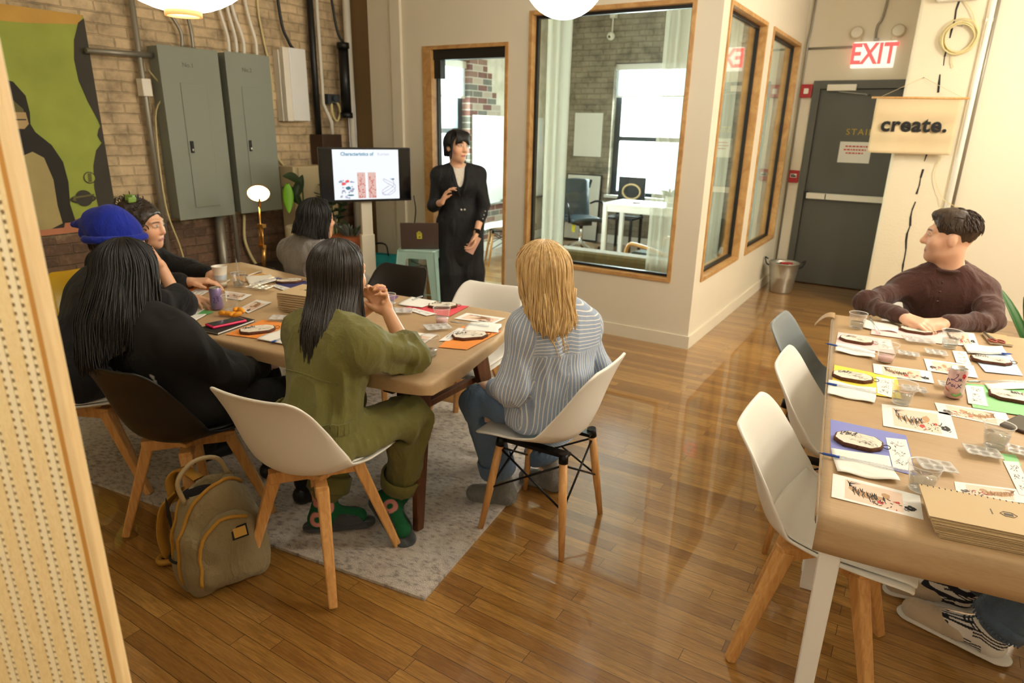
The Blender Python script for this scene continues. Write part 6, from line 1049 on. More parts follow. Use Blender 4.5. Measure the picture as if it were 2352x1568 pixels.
# ---- person with dark curly hair
def curly():
    J = dict(tf=(.95, .3, 0), head=(-3.56, 1.96, 1.065), neck=(-3.63, 1.925, .93), chest=(-3.7, 1.89, .82), waist=(-3.74, 1.865, .68), pelvis=(-3.765, 1.85, .57), sh_r=(-3.64, 1.75, .87), sh_l=(-3.73, 2.04, .87), el_r=(-3.45, 1.82, .79), wr_r=(-3.25, 1.98, .8), el_l=(-3.52, 2.15, .79), wr_l=(-3.32, 2.16, .8), hip_r=(-3.74, 1.77, .525), hip_l=(-3.76, 1.93, .525), kn_r=(-3.36, 1.8, .53), kn_l=(-3.38, 2.0, .53), an_r=(-3.38, 1.82, .1), an_l=(-3.4, 2.02, .1), heel_r=(-3.42, 1.81, .045), heel_l=(-3.44, 2.0, .045), toe_r=(-3.28, 1.84, .045), toe_l=(-3.3, 2.05, .045))
    F = Frame(J['head'], (.88, .45, -.08), (.08, 0, 1), .98); t = person('person', 'seated person with dark curly hair held by a green clip, seen in profile', (-3.76, 1.85))
    body('body', t, J, F, (226, 174, 140), .005, hands=[dict(wr=J['wr_r'], d=(.7, .7, 0), n=(0, 0, -1), side=-1), dict(wr=J['wr_l'], d=(.8, -.5, 0), n=(0, 0, -1), side=1)], ears=True)
    sd = Sdf(.008); torso(sd, J, .025, .05)
    for s in 'rl': limb(sd, [J['sh_'+s], J['el_'+s], mid(J['el_'+s], J['wr_'+s], .8)], [.075, .065, .05], .03)
    sd.cut(ellp(A3(J['neck'])+A3((.02, 0, .055)), (.06, .06, .05)), .01); chair_cut(sd, -3.78, 1.83, -88); shell('sweater', t, sd, 'black wool', .01); sd = Sdf(.009)
    for s in 'rl': limb(sd, [J['hip_'+s], J['kn_'+s], J['an_'+s]], [.095, .075, .06], .035)
    shell('trousers', t, sd, 'denim', .004); 
    for s in 'rl': shell('shoe', t, Sdf(.006).u(cone(J['heel_'+s], J['toe_'+s], .042, .038), .02), 'plastic black', 0)
    mb = MB().m('hair dark brown'); rr = random.Random(18); sd = Sdf(.007); sd.u(ellp(F.w(0, -.02, .045), (.086, .1, .088), F.M), .03); sd.u(ellp(F.w(0, -.07, .1), (.07, .065, .055), F.M), .04); sd.cut(ellp(F.w(0, .09, -.02), (.085, .075, .1), F.M), .01); sd.cut(ellp(F.w(0, .04, -.075), (.09, .1, .07), F.M), .01); vs, q = sd.mesh(); vs = folds(vs, q, .012, 22, (1, 1, 1), False)
    h = build_arr('hair', vs, q, 'hair dark brown', t)
    for i in range(150):
        if i < 110: a, b = rr.uniform(0, 2*PI), rr.uniform(.1, 1.5); p = A3((.088*math.sin(b)*math.cos(a), -.03+.1*math.sin(b)*math.sin(a), .05+.088*math.cos(b)))+(A3((0, -.04, .03)) if rr.random() < .4 else 0)
        else: s = rr.choice((-1, 1)); p = A3((s*.078, rr.uniform(-.03, .05), rr.uniform(-.08, .04)))
        if p[1] > .07 and p[2] < .07: continue
        r_ = rr.uniform(.008, .018); ph = rr.uniform(0, 6); n_ = rr.uniform(1.2, 2.4); pts = [F.w(*(p+A3((r_*math.cos(ph+k*.5), r_*.6*math.sin(ph*2+k*.4), r_*math.sin(ph+k*.5)-.004*k*.5)))) for k in range(int(n_*8))]; mb.tube(pts, .0028, 5)
    mb.build('curls', None, t, world=True); mat('clip green', (120, 150, 60), .4); MB().m('clip green').box(F.w(.03, -.05, .155), (.045, .03, .035), .5).box(F.w(.045, -.03, .148), (.012, .05, .03), .2).build('hair_clip', None, t, bev=.006, world=True)
curly()
# ---- woman in the grey sweater
def grey():
    J = dict(tf=(.2, .97, 0), head=(-3.135, 2.78, 1.05), neck=(-3.19, 2.755, .905), chest=(-3.2, 2.75, .77), waist=(-3.2, 2.76, .62), pelvis=(-3.2, 2.78, .52), sh_r=(-3.06, 2.72, .845), sh_l=(-3.36, 2.76, .835), el_r=(-2.99, 2.9, .68), wr_r=(-3.06, 3.08, .62), el_l=(-3.42, 2.87, .62), wr_l=(-3.3, 3.05, .6), hip_r=(-3.12, 2.8, .52), hip_l=(-3.28, 2.82, .52), kn_r=(-3.08, 3.2, .52), kn_l=(-3.3, 3.22, .52), an_r=(-3.08, 3.24, .1), an_l=(-3.3, 3.26, .1), heel_r=(-3.08, 3.2, .045), heel_l=(-3.3, 3.22, .045), toe_r=(-3.06, 3.35, .045), toe_l=(-3.28, 3.37, .045))
    F = Frame(J['head'], (.3, .95, -.03), (0, 0, 1), .98); t = person('person', 'seated woman with straight black hair and glasses in a grey sweater, facing the television', (-3.2, 2.78))
    body('body', t, J, F, (222, 170, 136), .0055, hands=[dict(wr=J['wr_r'], d=(-.4, .8, -.1), n=(0, 0, -1), side=-1), dict(wr=J['wr_l'], d=(.3, .9, 0), n=(0, 0, -1), side=1)])
    sd = Sdf(.006); torso(sd, J, .028, .06, w=1.05); limb(sd, [J['sh_l'], J['el_l'], mid(J['el_l'], J['wr_l'], .9)], [.072, .066, .05], .04); limb(sd, [J['sh_r'], J['el_r'], mid(J['el_r'], J['wr_r'], .9)], [.07, .064, .05], .03); sd.u(cone(A3(J['pelvis'])-A3((.1, 0, 0)), A3(J['pelvis'])+A3((.1, 0, 0)), .13, .13), .05); sd.cut(ellp(A3(J['neck'])+A3((0, .02, .055)), (.06, .06, .05)), .01); shell('sweater', t, sd, 'grey knit', .016, 11, where=sleeve_folds(J['waist'], J['sh_l']))
    sd = Sdf(.009)
    for s in 'rl': limb(sd, [J['hip_'+s], J['kn_'+s], J['an_'+s]], [.095, .075, .06], .035)
    shell('trousers', t, sd, 'black wool', .004); 
    for s in 'rl': shell('shoe', t, Sdf(.006).u(cone(J['heel_'+s], J['toe_'+s], .042, .038), .02), 'plastic black', 0)
    pf = lambda s, p: (1+.1*min(1, s/.15), .0, -.02*min(1, s/.1)); hair('hair', F, 'hair black', t, face=.85, th_face=.72, fall=.14, prof=pf, nst=330, seed=22, th=1.62, wig=.012, thick=.012, fallf=lambda p: .13+.03*math.cos(p))
    mb = MB().m('plastic black')
    for s in (-1, 1): mb.tube([F.w(s*.033+.022*math.cos(a), .098, .014+.019*math.sin(a)) for a in [2*PI*i/16 for i in range(16)]], .0022, 6, closed=True); mb.tube([F.w(s*.055, .097, .02), F.w(s*.08, .06, .022), F.w(s*.084, -.01, .01)], .002, 6)
    mb.tube([F.w(-.012, .1, .018), F.w(.012, .1, .018)], .002, 6); mb.build('glasses', None, t, world=True)
    st = thing('wooden_stool', 'low stool under the woman in the grey sweater', 'stool', (-3.2, 2.8, 0)); MB().m('beech').lathe([(.16, .38), (.165, .39), (.165, .405), (.16, .41)], k=28).build('seat', None, st)
    for a in (.8, 2.4, 3.9, 5.5): MB().m('beech').cyl((.13*math.cos(a), .13*math.sin(a), .385), (.18*math.cos(a), .18*math.sin(a), 0), .014).build('leg', None, st)
grey()
# ---- man in the brown henley
def man():
    J = dict(tf=(-.14, -.98, 0), head=(.118, 3.89, 1.135), neck=(.145, 3.925, .975), chest=(.15, 3.95, .83), waist=(.14, 3.98, .65), pelvis=(.12, 4.0, .54), sh_r=(-.03, 3.9, .862), sh_l=(.31, 3.93, .875), el_r=(-.175, 3.715, .8), wr_r=(-.0, 3.53, .795), el_l=(.36, 3.73, .785), wr_l=(.17, 3.545, .795),
        hip_r=(.03, 3.98, .53), hip_l=(.21, 3.98, .53), kn_r=(-.02, 3.56, .53), kn_l=(.27, 3.56, .53), an_r=(-.02, 3.6, .1), an_l=(.27, 3.6, .1), heel_r=(-.02, 3.64, .045), heel_l=(.27, 3.64, .045), toe_r=(-.03, 3.47, .045), toe_l=(.28, 3.47, .045))
    F = Frame(J['head'], (-.99, .0, .0), (.03, .04, 1), 1.03); t = person('person', 'seated man with short brown hair in a brown henley shirt, hands folded on the table', (.12, 4.0))
    hr = dict(wr=J['wr_r'], d=(.85, -.5, -.1), n=(.15, .2, -.95), side=-1, curl=(.3, .33, .36, .4), thumb=(.9, .1)); hl = dict(wr=J['wr_l'], d=(-.85, -.45, -.12), n=(-.1, .15, -.95), side=1, curl=(.4, .42, .45, .5), thumb=(.9, .1))
    body('body', t, J, F, (232, 182, 150), .0045, brow=(.05, .035, .025), lips=(.5, .2, .17), male=True, beard=(.16, .11, .085), hands=[hr, hl])
    sd = Sdf(.0055); torso(sd, J, .014, .05, w=1.03)
    for s in 'rl': limb(sd, [J['sh_'+s], J['el_'+s], mid(J['el_'+s], J['wr_'+s], .93)], [.06, .047, .036], .03)
    nk = A3(J['neck']); tf = unit(J['tf']); sd.cut(ellp(nk+A3((0, 0, .052))+tf*.02, (.068, .068, .05)), .012); chair_cut(sd, .1, 4.0, 176); shell('henley_shirt', t, sd, 'brown knit', .016, 12, (1, 1, .5), where=sleeve_folds(J['el_r'], J['el_l'], J['waist'], mid(J['sh_l'], J['el_l'], .7)))
    mb = MB().m('brown knit'); mb.tube([nk+A3((.068*math.cos(a), .07*math.sin(a), .018+.012*math.sin(a)))+tf*.012 for a in [2*PI*i/36 for i in range(36)]], .008, 8, closed=True).build('collar_band', None, t, world=True)
    mat('button brown', (70, 40, 30), .3); mb = MB().m('button brown')
    for i in range(3): mb.ell(nk+tf*(.118+.016*i)+A3((0, 0, -.045-.045*i)), (.006, .004, .006), 10)
    mb.build('buttons', None, t, world=True)
    sd = Sdf(.009)
    for s in 'rl': limb(sd, [J['hip_'+s], J['kn_'+s], J['an_'+s]], [.1, .08, .065], .035)
    shell('trousers', t, sd, 'black wool', .004); 
    for s in 'rl': shell('shoe', t, Sdf(.006).u(cone(J['heel_'+s], J['toe_'+s], .044, .04), .02), 'plastic black', 0)
    sd = Sdf(.0045); sd.u(ellp(F.w(0, -.02, .052), A3((.086, .106, .09)), F.M), .02); sd.u(ellp(F.w(0, .02, .108), A3((.068, .075, .036)), F.M), .03); sd.cut(ellp(F.w(0, .125, .0), A3((.12, .09, .09)), F.M), .012); sd.cut(ellp(F.w(0, .05, -.07), A3((.12, .1, .085)), F.M), .012); sd.cut(ellp(F.w(0, -.03, -.14), A3((.12, .14, .075)), F.M), .012)
    for s in (-1, 1): sd.cut(ellp(F.w(s*.088, -.005, -.012), A3((.03, .03, .036)), F.M), .006)
    vs, q = sd.mesh(); vs = folds(vs, q, .006, 26, (1, 1, 1), False); build_arr('hair', vs, q, 'hair brown short', t); mb = MB().m('hair brown short'); rr = random.Random(31)
    for i in range(700):
        a, b = rr.uniform(0, 2*PI), math.acos(rr.uniform(.0, 1)); x, y, z = .084*math.sin(b)*math.cos(a), -.02+.104*math.sin(b)*math.sin(a), .052+.088*math.cos(b)
        if y > .05 and z < .095: continue
        if abs(x) > .06 and -.04 < y < .06 and z < .03: continue
        p = A3((x, y, z)); nrm = unit(A3((x/.086**2, (y+.02)/.106**2, (z-.052)/.09**2))); g = A3((.25*math.sin(i), 1.0, .15)) if z > .09 and y > -.04 else A3((.1*math.sin(i), -.25, -1)); g = unit(g-nrm*(g @ nrm)); e = .006 if z > .1 else .0015; mb.tube([F.w(*(p+nrm*.001)), F.w(*(p+nrm*(.003+e*.5)+g*.012)), F.w(*(p+nrm*e+g*.026))], [.0024, .0022, .0007], 4)
    mb.build('hair_tufts', None, t, world=True)
man()
# ---- person in jeans at the right table, mostly beyond the picture's edge
def jeans():
    J = dict(tf=(-1, 0, 0), head=(.98, 2.42, 1.16), neck=(1.02, 2.42, 1.0), chest=(1.03, 2.42, .85), waist=(1.04, 2.42, .67), pelvis=(1.04, 2.42, .54), sh_r=(1.03, 2.6, .91), sh_l=(1.03, 2.24, .91), el_r=(.9, 2.66, .68), wr_r=(.76, 2.55, .62), el_l=(.9, 2.2, .68), wr_l=(.76, 2.3, .62),
        hip_l=(1.02, 2.34, .53), hip_r=(1.02, 2.5, .53), kn_l=(.62, 2.3, .53), kn_r=(.64, 2.52, .53), an_l=(.425, 2.31, .105), an_r=(.36, 2.47, .14), heel_l=(.435, 2.305, .05), toe_l=(.25, 2.37, .04), heel_r=(.35, 2.475, .085), toe_r=(.19, 2.5, .045))
    F = Frame(J['head'], (-.9, .4, 0)); t = person('person', 'seated person in blue jeans, striped socks and tan slippers at the right table', (1.04, 2.42))
    body('body', t, J, F, (224, 176, 142), .007, hands=[dict(wr=J['wr_l'], d=(-.9, .4, -.1), n=(0, 0, -1), side=-1), dict(wr=J['wr_r'], d=(-.9, -.4, -.1), n=(0, 0, -1), side=1)])
    sd = Sdf(.009); torso(sd, J, .025, .05)
    for s in 'rl': limb(sd, [J['sh_'+s], J['el_'+s], mid(J['el_'+s], J['wr_'+s], .9)], [.075, .065, .05], .03)
    sd.cut(ellp(A3(J['neck'])+A3((-.02, 0, .055)), (.06, .06, .05)), .01); chair_cut(sd, 1.02, 2.42, 90); shell('sweater', t, sd, 'grey knit', .01)
    sd = Sdf(.0065)
    for s in 'rl': limb(sd, [J['hip_'+s], J['kn_'+s], mid(J['kn_'+s], J['an_'+s], .86)], [.1, .084, .078], .035)
    sd.u(cone((1.05, 2.36, .52), (1.05, 2.48, .52), .11, .11), .04); shell('jeans', t, sd, 'denim', .014, 13)
    mb = MB().m('denim'); rr = random.Random(2)
    for s in 'rl':
        a, b = mid(J['kn_'+s], J['an_'+s], .84), mid(J['kn_'+s], J['an_'+s], .93); mb.tube([a, mid(a, b, .5), b], [.08, .083, .08], 26, cap=False); ax = unit(b-a); x = unit(np.cross(ax, (0, 1, 0))); y = np.cross(ax, x)
        for i in range(40): g = 2*PI*i/40; p = b+(x*math.cos(g)+y*math.sin(g))*.08; mb.tube([p, p+ax*rr.uniform(.006, .014)+(x*math.cos(g)+y*math.sin(g))*rr.uniform(-.002, .006)], [.003, .0012], 5)
    mb.build('frayed_hem', None, t, solid=.003, world=True)
    SK = []
    for s in 'rl': sd = Sdf(.0026); SK.append(sd); limb(sd, [mid(J['kn_'+s], J['an_'+s], .78), J['an_'+s], J['heel_'+s]], [.044, .04, .04], .025); sd.u(cone(J['heel_'+s], J['toe_'+s], .038, .033), .02); sd.u(cone(mid(J['an_'+s], J['heel_'+s], .2), mid(J['heel_'+s], J['toe_'+s], .6), .038, .034), .03)
    def stp(vs):
        c = np.tile(A3(lin((222, 216, 206))[:3]), (len(vs), 1)); dk = A3(lin((34, 34, 44))[:3])
        for s in 'rl':
            h, o, an = A3(J['heel_'+s]), A3(J['toe_'+s]), A3(J['an_'+s]); d = unit(o-h); near = np.linalg.norm(vs-mid(h, an), axis=1) < .26; x = (vs-h) @ d; z = vs[:, 2]-h[2]; lat = (vs-h) @ np.cross(d, (0, 0, 1)); u_ = np.where(x > .045+.25*np.maximum(z-.03, 0), np.arctan2(lat, z-.0)*.036+.2, z+.35*np.abs(x-.02)+.2); k = (u_*88) % 5; st = ((k % 1) < .5)&(k < 3.0)&near&~((x < .015)&(z < .012)); c[st] = dk
        return {'Col': c}
    for sd in SK: vs, q = sd.mesh(); build_arr('striped_sock', vs, q, 'sock', t, stp(vs))
    for s in 'rl':
        h, o = A3(J['heel_'+s]), A3(J['toe_'+s]); d = unit(o-h); sx = unit(np.cross(d, (0, 0, 1))); n_ = np.cross(sx, d); sd = Sdf(.0045); sd.u(cone(h-d*.02-n_*.038, o+d*.035-n_*.03, .044, .052, (n_, .22)), .008); q0 = shell('slipper_sole', t, sd, 'slipper sole', 0)
        sd = Sdf(.0045); sd.u(cone(mid(h, o, .45)-n_*.004, o+d*.03-n_*.008, .047, .043, (n_, .95)), .01); sd.cut(cone(h-n_*.03, o+d*.02-n_*.012, .041, .034), .004); sd.cut(halfspace(o-n_*.038, n_, o-.2, o+.2), .004); shell('slipper_upper', t, sd, 'slipper tan', 0)
    hair('hair', F, 'hair dark brown', t, face=.9, th_face=.75, fall=.15, nst=100, seed=41)
jeans()
ITEMS = [
('sheet', [(-0.12, 3.427), (0.149, 3.583), (0.169, 3.311), (-0.114, 3.285)], 'pink', 1, 'coloured_sheet', 'pink paper sheet under the wood slice nearest the man in brown', 'paper', '', ''),
('sheet', [(0.151, 3.578), (0.287, 3.589), (0.298, 3.366), (0.167, 3.31)], 'print', 1, 'art_print', 'white print with orange ink under the clear cup nearest the left arm of the man', 'print', 'tiger', ''),
('sheet', [(-0.166, 3.534), (-0.016, 3.495), (-0.011, 3.374), (-0.153, 3.364)], 'napkin', 2, 'paper_towel', "folded white paper towel by the man's hands at the far end of the right table", 'paper towel', '', ''),
('slice', (-0.009, 3.451), (0.125, 3.451), 0.1, 2, "dark-edged wood slice drawn in ink, in front of the man's folded hands"),
('pen', (-0.145, 3.575), (-0.078, 3.283), 'clear', 3, "clear paintbrush lying across the towel by the man's hands"),
('cup', (-0.181, 3.344), 0.4, 'clear plastic water cup at the far left corner of the right table', 1.0),
('cup', (0.187, 3.264), 0.5, "clear plastic cup on the printed sheet right of the man's wood slice", 1.0),
('tray', (0.013, 3.258), (0.127, 3.296), "clear paint tray just in front of the man's wood slice"),
('tray', (0.002, 3.028), (0.082, 3.036), 'clear paint tray beside the left cup, left of a pair on the right table'),
('tray', (0.098, 3.113), (0.179, 3.127), 'clear paint tray right of its twin in the middle of the right table'),
('sheet', [(-0.243, 3.228), (-0.031, 3.242), (-0.003, 3.024), (-0.229, 3.026)], 'pink', 1, 'coloured_sheet', 'pink paper sheet at the far left edge of the right table under a wood slice', 'paper', '', ''),
('slice', (-0.226, 3.122), (-0.092, 3.115), 0.1, 2, "reddish-edged wood slice on the pink sheet at the table's left edge"),
('sheet', [(-0.079, 3.192), (-0.033, 3.215), (-0.014, 3.083), (-0.062, 3.056)], 'print', 2, 'reference_card', 'small white card of ink motifs on the left-edge pink sheet', 'card', 'motif', ''),
('sheet', [(-0.23, 3.04), (-0.078, 3.006), (-0.071, 2.899), (-0.218, 2.906)], 'napkin', 3, 'paper_towel', 'white paper towel overlapping the left-edge pink sheet on the right table', 'paper towel', '', ''),
('pen', (-0.261, 2.98), (-0.068, 2.947), 'blue', 4, 'blue-capped brush pen on the towel over the left-edge pink sheet'),
('cup', (-0.032, 2.894), 0.3, 'clear plastic cup standing beside the left-edge pink sheet', 1.0),
('sheet', [(-0.197, 2.73), (0.019, 2.715), (0.044, 2.487), (-0.174, 2.453)], 'yellow', 1, 'coloured_sheet', 'yellow paper sheet on the right table under a wood slice', 'paper', '', ''),
('slice', (-0.191, 2.599), (-0.053, 2.611), 0.11, 2, 'wood slice drawn in ink on the yellow sheet'),
('sheet', [(-0.048, 2.677), (0.011, 2.684), (0.013, 2.477), (-0.031, 2.495)], 'print', 2, 'reference_card', 'small white card of ink motifs on the yellow sheet', 'card', 'motif', ''),
('sheet', [(-0.192, 2.52), (-0.037, 2.529), (-0.03, 2.377), (-0.178, 2.374)], 'napkin', 3, 'paper_towel', 'white paper towel overlapping the yellow sheet', 'paper towel', '', ''),
('pen', (-0.195, 2.472), (-0.032, 2.476), 'blue', 4, 'blue-capped brush pen on the towel over the yellow sheet'),
('cup', (0.043, 2.436), 0.5, 'clear plastic cup standing on the corner of the yellow sheet', 1.0),
('tray', (0.038, 2.582), (0.116, 2.598), 'clear paint tray behind the cup by the yellow sheet'),
('sheet', [(-0.071, 2.839), (0.126, 2.87), (0.138, 2.728), (-0.057, 2.712)], 'print', 1, 'art_print', 'striped animal print with red flowers lying behind the yellow sheet', 'print', 'tiger', ''),
('sheet', [(-0.011, 2.398), (0.186, 2.442), (0.204, 2.227), (0.007, 2.203)], 'print', 1, 'art_print', 'large striped animal print between the yellow and lilac sheets', 'print', 'tiger', ''),
('sheet', [(0.099, 3.032), (0.268, 3.051), (0.278, 2.892), (0.115, 2.873)], 'print', 1, 'art_print', 'print with a black flower lying behind the pink drink can', 'print', 'tiger2', ''),
('sheet', [(0.141, 2.519), (0.342, 2.55), (0.355, 2.415), (0.154, 2.421)], 'print', 1, 'art_print', 'print with a grey flower lying in front of the pink drink can', 'print', 'tiger2', ''),
('sheet', [(0.238, 2.801), (0.431, 2.856), (0.412, 2.561), (0.251, 2.543)], 'green', 1, 'coloured_sheet', 'green paper sheet on the right side of the right table', 'paper', '', ''),
('slice', (0.301, 2.715), (0.426, 2.722), 0.115, 2, "wood slice drawn in ink on the green sheet at the picture's right edge"),
('sheet', [(0.234, 2.771), (0.289, 2.79), (0.295, 2.579), (0.239, 2.575)], 'print', 2, 'reference_card', 'small white card of ink motifs on the green sheet', 'card', 'motif', ''),
('sheet', [(0.294, 2.823), (0.425, 2.946), (0.431, 2.856), (0.305, 2.759)], 'napkin', 3, 'paper_towel', 'white paper towel overlapping the green sheet', 'paper towel', '', ''),
('pen', (0.239, 2.796), (0.42, 2.922), 'clear', 4, 'clear watercolour brush above the green sheet'),
('sheet', [(0.267, 3.199), (0.405, 3.314), (0.426, 3.025), (0.305, 2.992)], 'blue', 1, 'coloured_sheet', 'pale blue paper sheet at the far right of the right table', 'paper', '', ''),
('slice', (0.261, 3.135), (0.398, 3.159), 0.105, 2, 'wood slice drawn in ink on the pale blue sheet'),
('sheet', [(0.199, 3.221), (0.248, 3.238), (0.262, 3.046), (0.211, 3.05)], 'print', 2, 'reference_card', 'small white card of ink motifs left of the pale blue sheet', 'card', 'motif', ''),
('sheet', [(0.238, 3.342), (0.383, 3.408), (0.393, 3.28), (0.255, 3.208)], 'napkin', 3, 'paper_towel', 'white paper towel behind the wood slice on the pale blue sheet', 'paper towel', '', ''),
('pen', (0.405, 3.288), (0.251, 3.214), 'blue', 4, 'blue-capped brush pen on the towel by the pale blue sheet'),
('sheet', [(0.318, 3.596), (0.408, 3.602), (0.424, 3.446), (0.34, 3.434)], 'tan', 1, 'sketchbook', 'small tan sketchbook at the far right corner of the right table', 'book', '', ''),
('scissors', (0.32, 3.591), (0.372, 3.418)),
('can',(0.194,2.616),'pink'),
('tray', (0.153, 2.708), (0.222, 2.717), 'clear paint tray half hidden behind the pink drink can'),
('phone2',(0.377,2.465)),
('sheet', [(-0.139, 2.16), (0.071, 2.165), (0.105, 1.898), (-0.104, 1.893)], 'lilac', 1, 'coloured_sheet', 'lilac blue paper sheet on the right table under a wood slice', 'paper', '', ''),
('slice', (-0.112, 2.021), (0.018, 2.022), 0.115, 2, 'wood slice drawn in ink on the lilac sheet'),
('sheet', [(0.019, 2.111), (0.072, 2.129), (0.1, 1.922), (0.05, 1.908)], 'print', 2, 'reference_card', 'small white card of ink motifs on the lilac sheet', 'card', 'motif', ''),
('sheet', [(-0.109, 1.931), (0.034, 1.971), (0.069, 1.824), (-0.076, 1.79)], 'napkin', 3, 'paper_towel', 'white paper towel overlapping the lilac sheet', 'paper towel', '', ''),
('pen', (-0.128, 1.873), (0.084, 1.893), 'blue', 4, 'blue-capped brush pen on the towel over the lilac sheet'),
('cup', (0.115, 1.815), 0.55, 'clear plastic water cup standing in front of the lilac sheet', 1.0),
('tray', (0.105, 1.957), (0.192, 1.986), 'clear paint tray behind the water cup near the lilac sheet'),
('sheet', [(-0.085, 1.784), (0.116, 1.786), (0.127, 1.664), (-0.072, 1.652)], 'print', 1, 'art_print', 'striped animal print at the near corner of the right table', 'print', 'tiger', ''),
('tray', (0.215, 2.136), (0.304, 2.155), 'clear six-well paint tray in the middle of the right table'),
('cup', (0.292, 2.221), 0.6, 'clear plastic water cup beside the six-well tray near the right edge', 1.0),
('sheet', [(0.191, 1.921), (0.351, 1.974), (0.349, 1.896), (0.195, 1.851)], 'print', 1, 'art_print', 'pale print lying behind the near stack of sketchbooks', 'print', 'tiger2', ''),
('sheet', [(0.309, 2.135), (0.345, 2.15), (0.362, 1.943), (0.331, 1.935)], 'print', 2, 'reference_card', 'small white card of ink motifs at the right edge behind the stack of sketchbooks', 'card', 'motif', ''),
('sheet', [(0.308, 2.189), (0.343, 2.199), (0.351, 2.133), (0.316, 2.109)], 'green', 1, 'coloured_sheet', 'corner of pale green paper by the right edge beyond the six-well tray', 'paper', '', ''),
('tray', (0.33, 2.214), (0.389, 2.214), 'clear paint tray at the right edge by the pale green paper'),
('stack', [(0.158, 1.627), (0.317, 1.64), (0.353, 1.816), (0.148, 1.76)], 8, 'R'),
('sheet', [(-3.433, 2.096), (-3.205, 2.1), (-3.096, 1.911), (-3.183, 1.838)], 'orange', 1, 'coloured_sheet', 'orange paper sheet at the far left of the left table', 'paper', '', ''),
('slice', (-3.363, 1.937), (-3.278, 2.014), 0.11, 2, 'wood slice drawn in ink on the far left orange sheet'),
('sheet', [(-3.523, 2.241), (-3.285, 2.247), (-3.195, 2.093), (-3.47, 2.106)], 'tan', 1, 'sketchbook', 'flat tan sketchbook with a black pencil on it beside the tall paper cup', 'book', '', ''),
('pen', (-3.468, 2.156), (-3.312, 2.169), 'black', 6, 'black pencil lying on the flat tan sketchbook'),
('papercup',(-3.188,2.121)),
('sheet', [(-3.453, 2.362), (-3.485, 2.497), (-3.347, 2.508), (-3.29, 2.367)], 'tan', 1, 'sketchbook', 'tan sketchbook lying behind the tall paper cup at the far edge', 'book', '', ''),
('cup', (-3.122, 2.184), 0.3, 'clear plastic cup right of the tall paper cup, holding a brush', 1.0),
('sheet', [(-3.297, 2.346), (-3.224, 2.469), (-3.051, 2.386), (-3.069, 2.215)], 'napkin', 2, 'paper_towel', 'white paper towel behind the stack of sketchbooks on the left table', 'paper towel', '', ''),
('sheet', [(-3.345, 2.3), (-3.292, 2.469), (-3.17, 2.458), (-3.193, 2.269)], 'amber', 1, 'coloured_sheet', 'amber paper sheet under the towel at the far side of the left table', 'paper', '', ''),
('sheet', [(-3.154, 2.445), (-2.899, 2.491), (-2.734, 2.345), (-2.938, 2.287)], 'navy', 1, 'coloured_sheet', 'dark blue paper sheet by the woman in grey', 'paper', '', ''),
('slice', (-3.039, 2.361), (-2.942, 2.469), 0.105, 2, 'wood slice drawn in ink on the dark blue sheet'),
('tray', (-3.055, 2.19), (-2.93, 2.24), 'clear paint tray behind the stack of sketchbooks on the left table'),
('sheet', [(-3.005, 2.295), (-2.999, 2.331), (-2.831, 2.315), (-2.823, 2.257)], 'print', 2, 'reference_card', 'small white card of ink motifs left of the dark blue sheet', 'card', 'motif', ''),
('pen', (-3.091, 2.262), (-3.117, 2.448), 'clear', 4, 'clear watercolour brush on the far towel of the left table'),
('can',(-2.813,1.835),'purple'),
('tray', (-3.004, 1.81), (-2.916, 1.875), 'clear paint tray left of the purple drink can'),
('sheet', [(-3.167, 1.878), (-3.253, 2.019), (-3.155, 2.029), (-3.063, 1.878)], 'print', 2, 'reference_card', 'white card of ink motifs left of the purple drink can', 'card', 'motif', ''),
('sheet', [(-3.101, 2.078), (-2.913, 2.107), (-2.859, 2.003), (-2.956, 1.984)], 'print', 1, 'art_print', 'small print lying behind the purple drink can', 'print', 'tiger2', ''),
('sheet', [(-2.736, 1.903), (-2.809, 2.055), (-2.707, 2.067), (-2.632, 1.872)], 'print', 1, 'art_print', 'brownish print lying left of the stack of sketchbooks on the left table', 'print', 'tiger2', ''),
('cup', (-2.732, 1.854), 0.0, 'empty clear plastic cup beside the purple can, behind the orange peel', 1.0),
('peel',(-2.644,1.795)),
('sheet', [(-2.576, 1.57), (-2.595, 1.799), (-2.491, 1.802), (-2.45, 1.585)], 'black', 1, 'sketchbook', 'black-covered sketchbook under the pink phone on the left table', 'book', '', ''),
('pinkphone', (-2.542, 1.605), (-2.52, 1.752)),
('sheet', [(-2.431, 1.608), (-2.488, 1.841), (-2.301, 1.873), (-2.154, 1.684)], 'orange', 1, 'coloured_sheet', 'orange paper sheet beside the olive woman, by the pink phone', 'paper', '', ''),
('slice', (-2.396, 1.651), (-2.323, 1.78), 0.115, 2, 'wood slice drawn in ink on the orange sheet by the pink phone'),
('tray', (-2.46, 1.861), (-2.372, 1.925), 'clear paint tray behind the orange sheet by the pink phone'),
('sheet', [(-2.265, 1.637), (-2.307, 1.819), (-2.22, 1.804), (-2.065, 1.664)], 'napkin', 3, 'paper_towel', 'white paper towel over the orange sheet beside the olive woman', 'paper towel', '', ''),
('pen', (-2.169, 1.632), (-2.177, 1.751), 'blue', 4, "blue-capped brush pen by the olive woman's elbow"),
('stack', [(-2.552, 1.947), (-2.443, 1.968), (-2.502, 2.163), (-2.629, 2.143)], 8, 'L'),
('sheet', [(-2.889, 1.78), (-2.779, 1.793), (-2.756, 1.723), (-2.886, 1.708)], 'green2', 1, 'coloured_sheet', 'green paper sheet by the curled arm at the near left of the left table', 'paper', '', ''),
('sheet', [(-2.872, 1.654), (-2.943, 1.767), (-2.854, 1.798), (-2.783, 1.687)], 'print', 2, 'reference_card', 'white card of ink motifs on the green sheet', 'card', 'motif', ''),
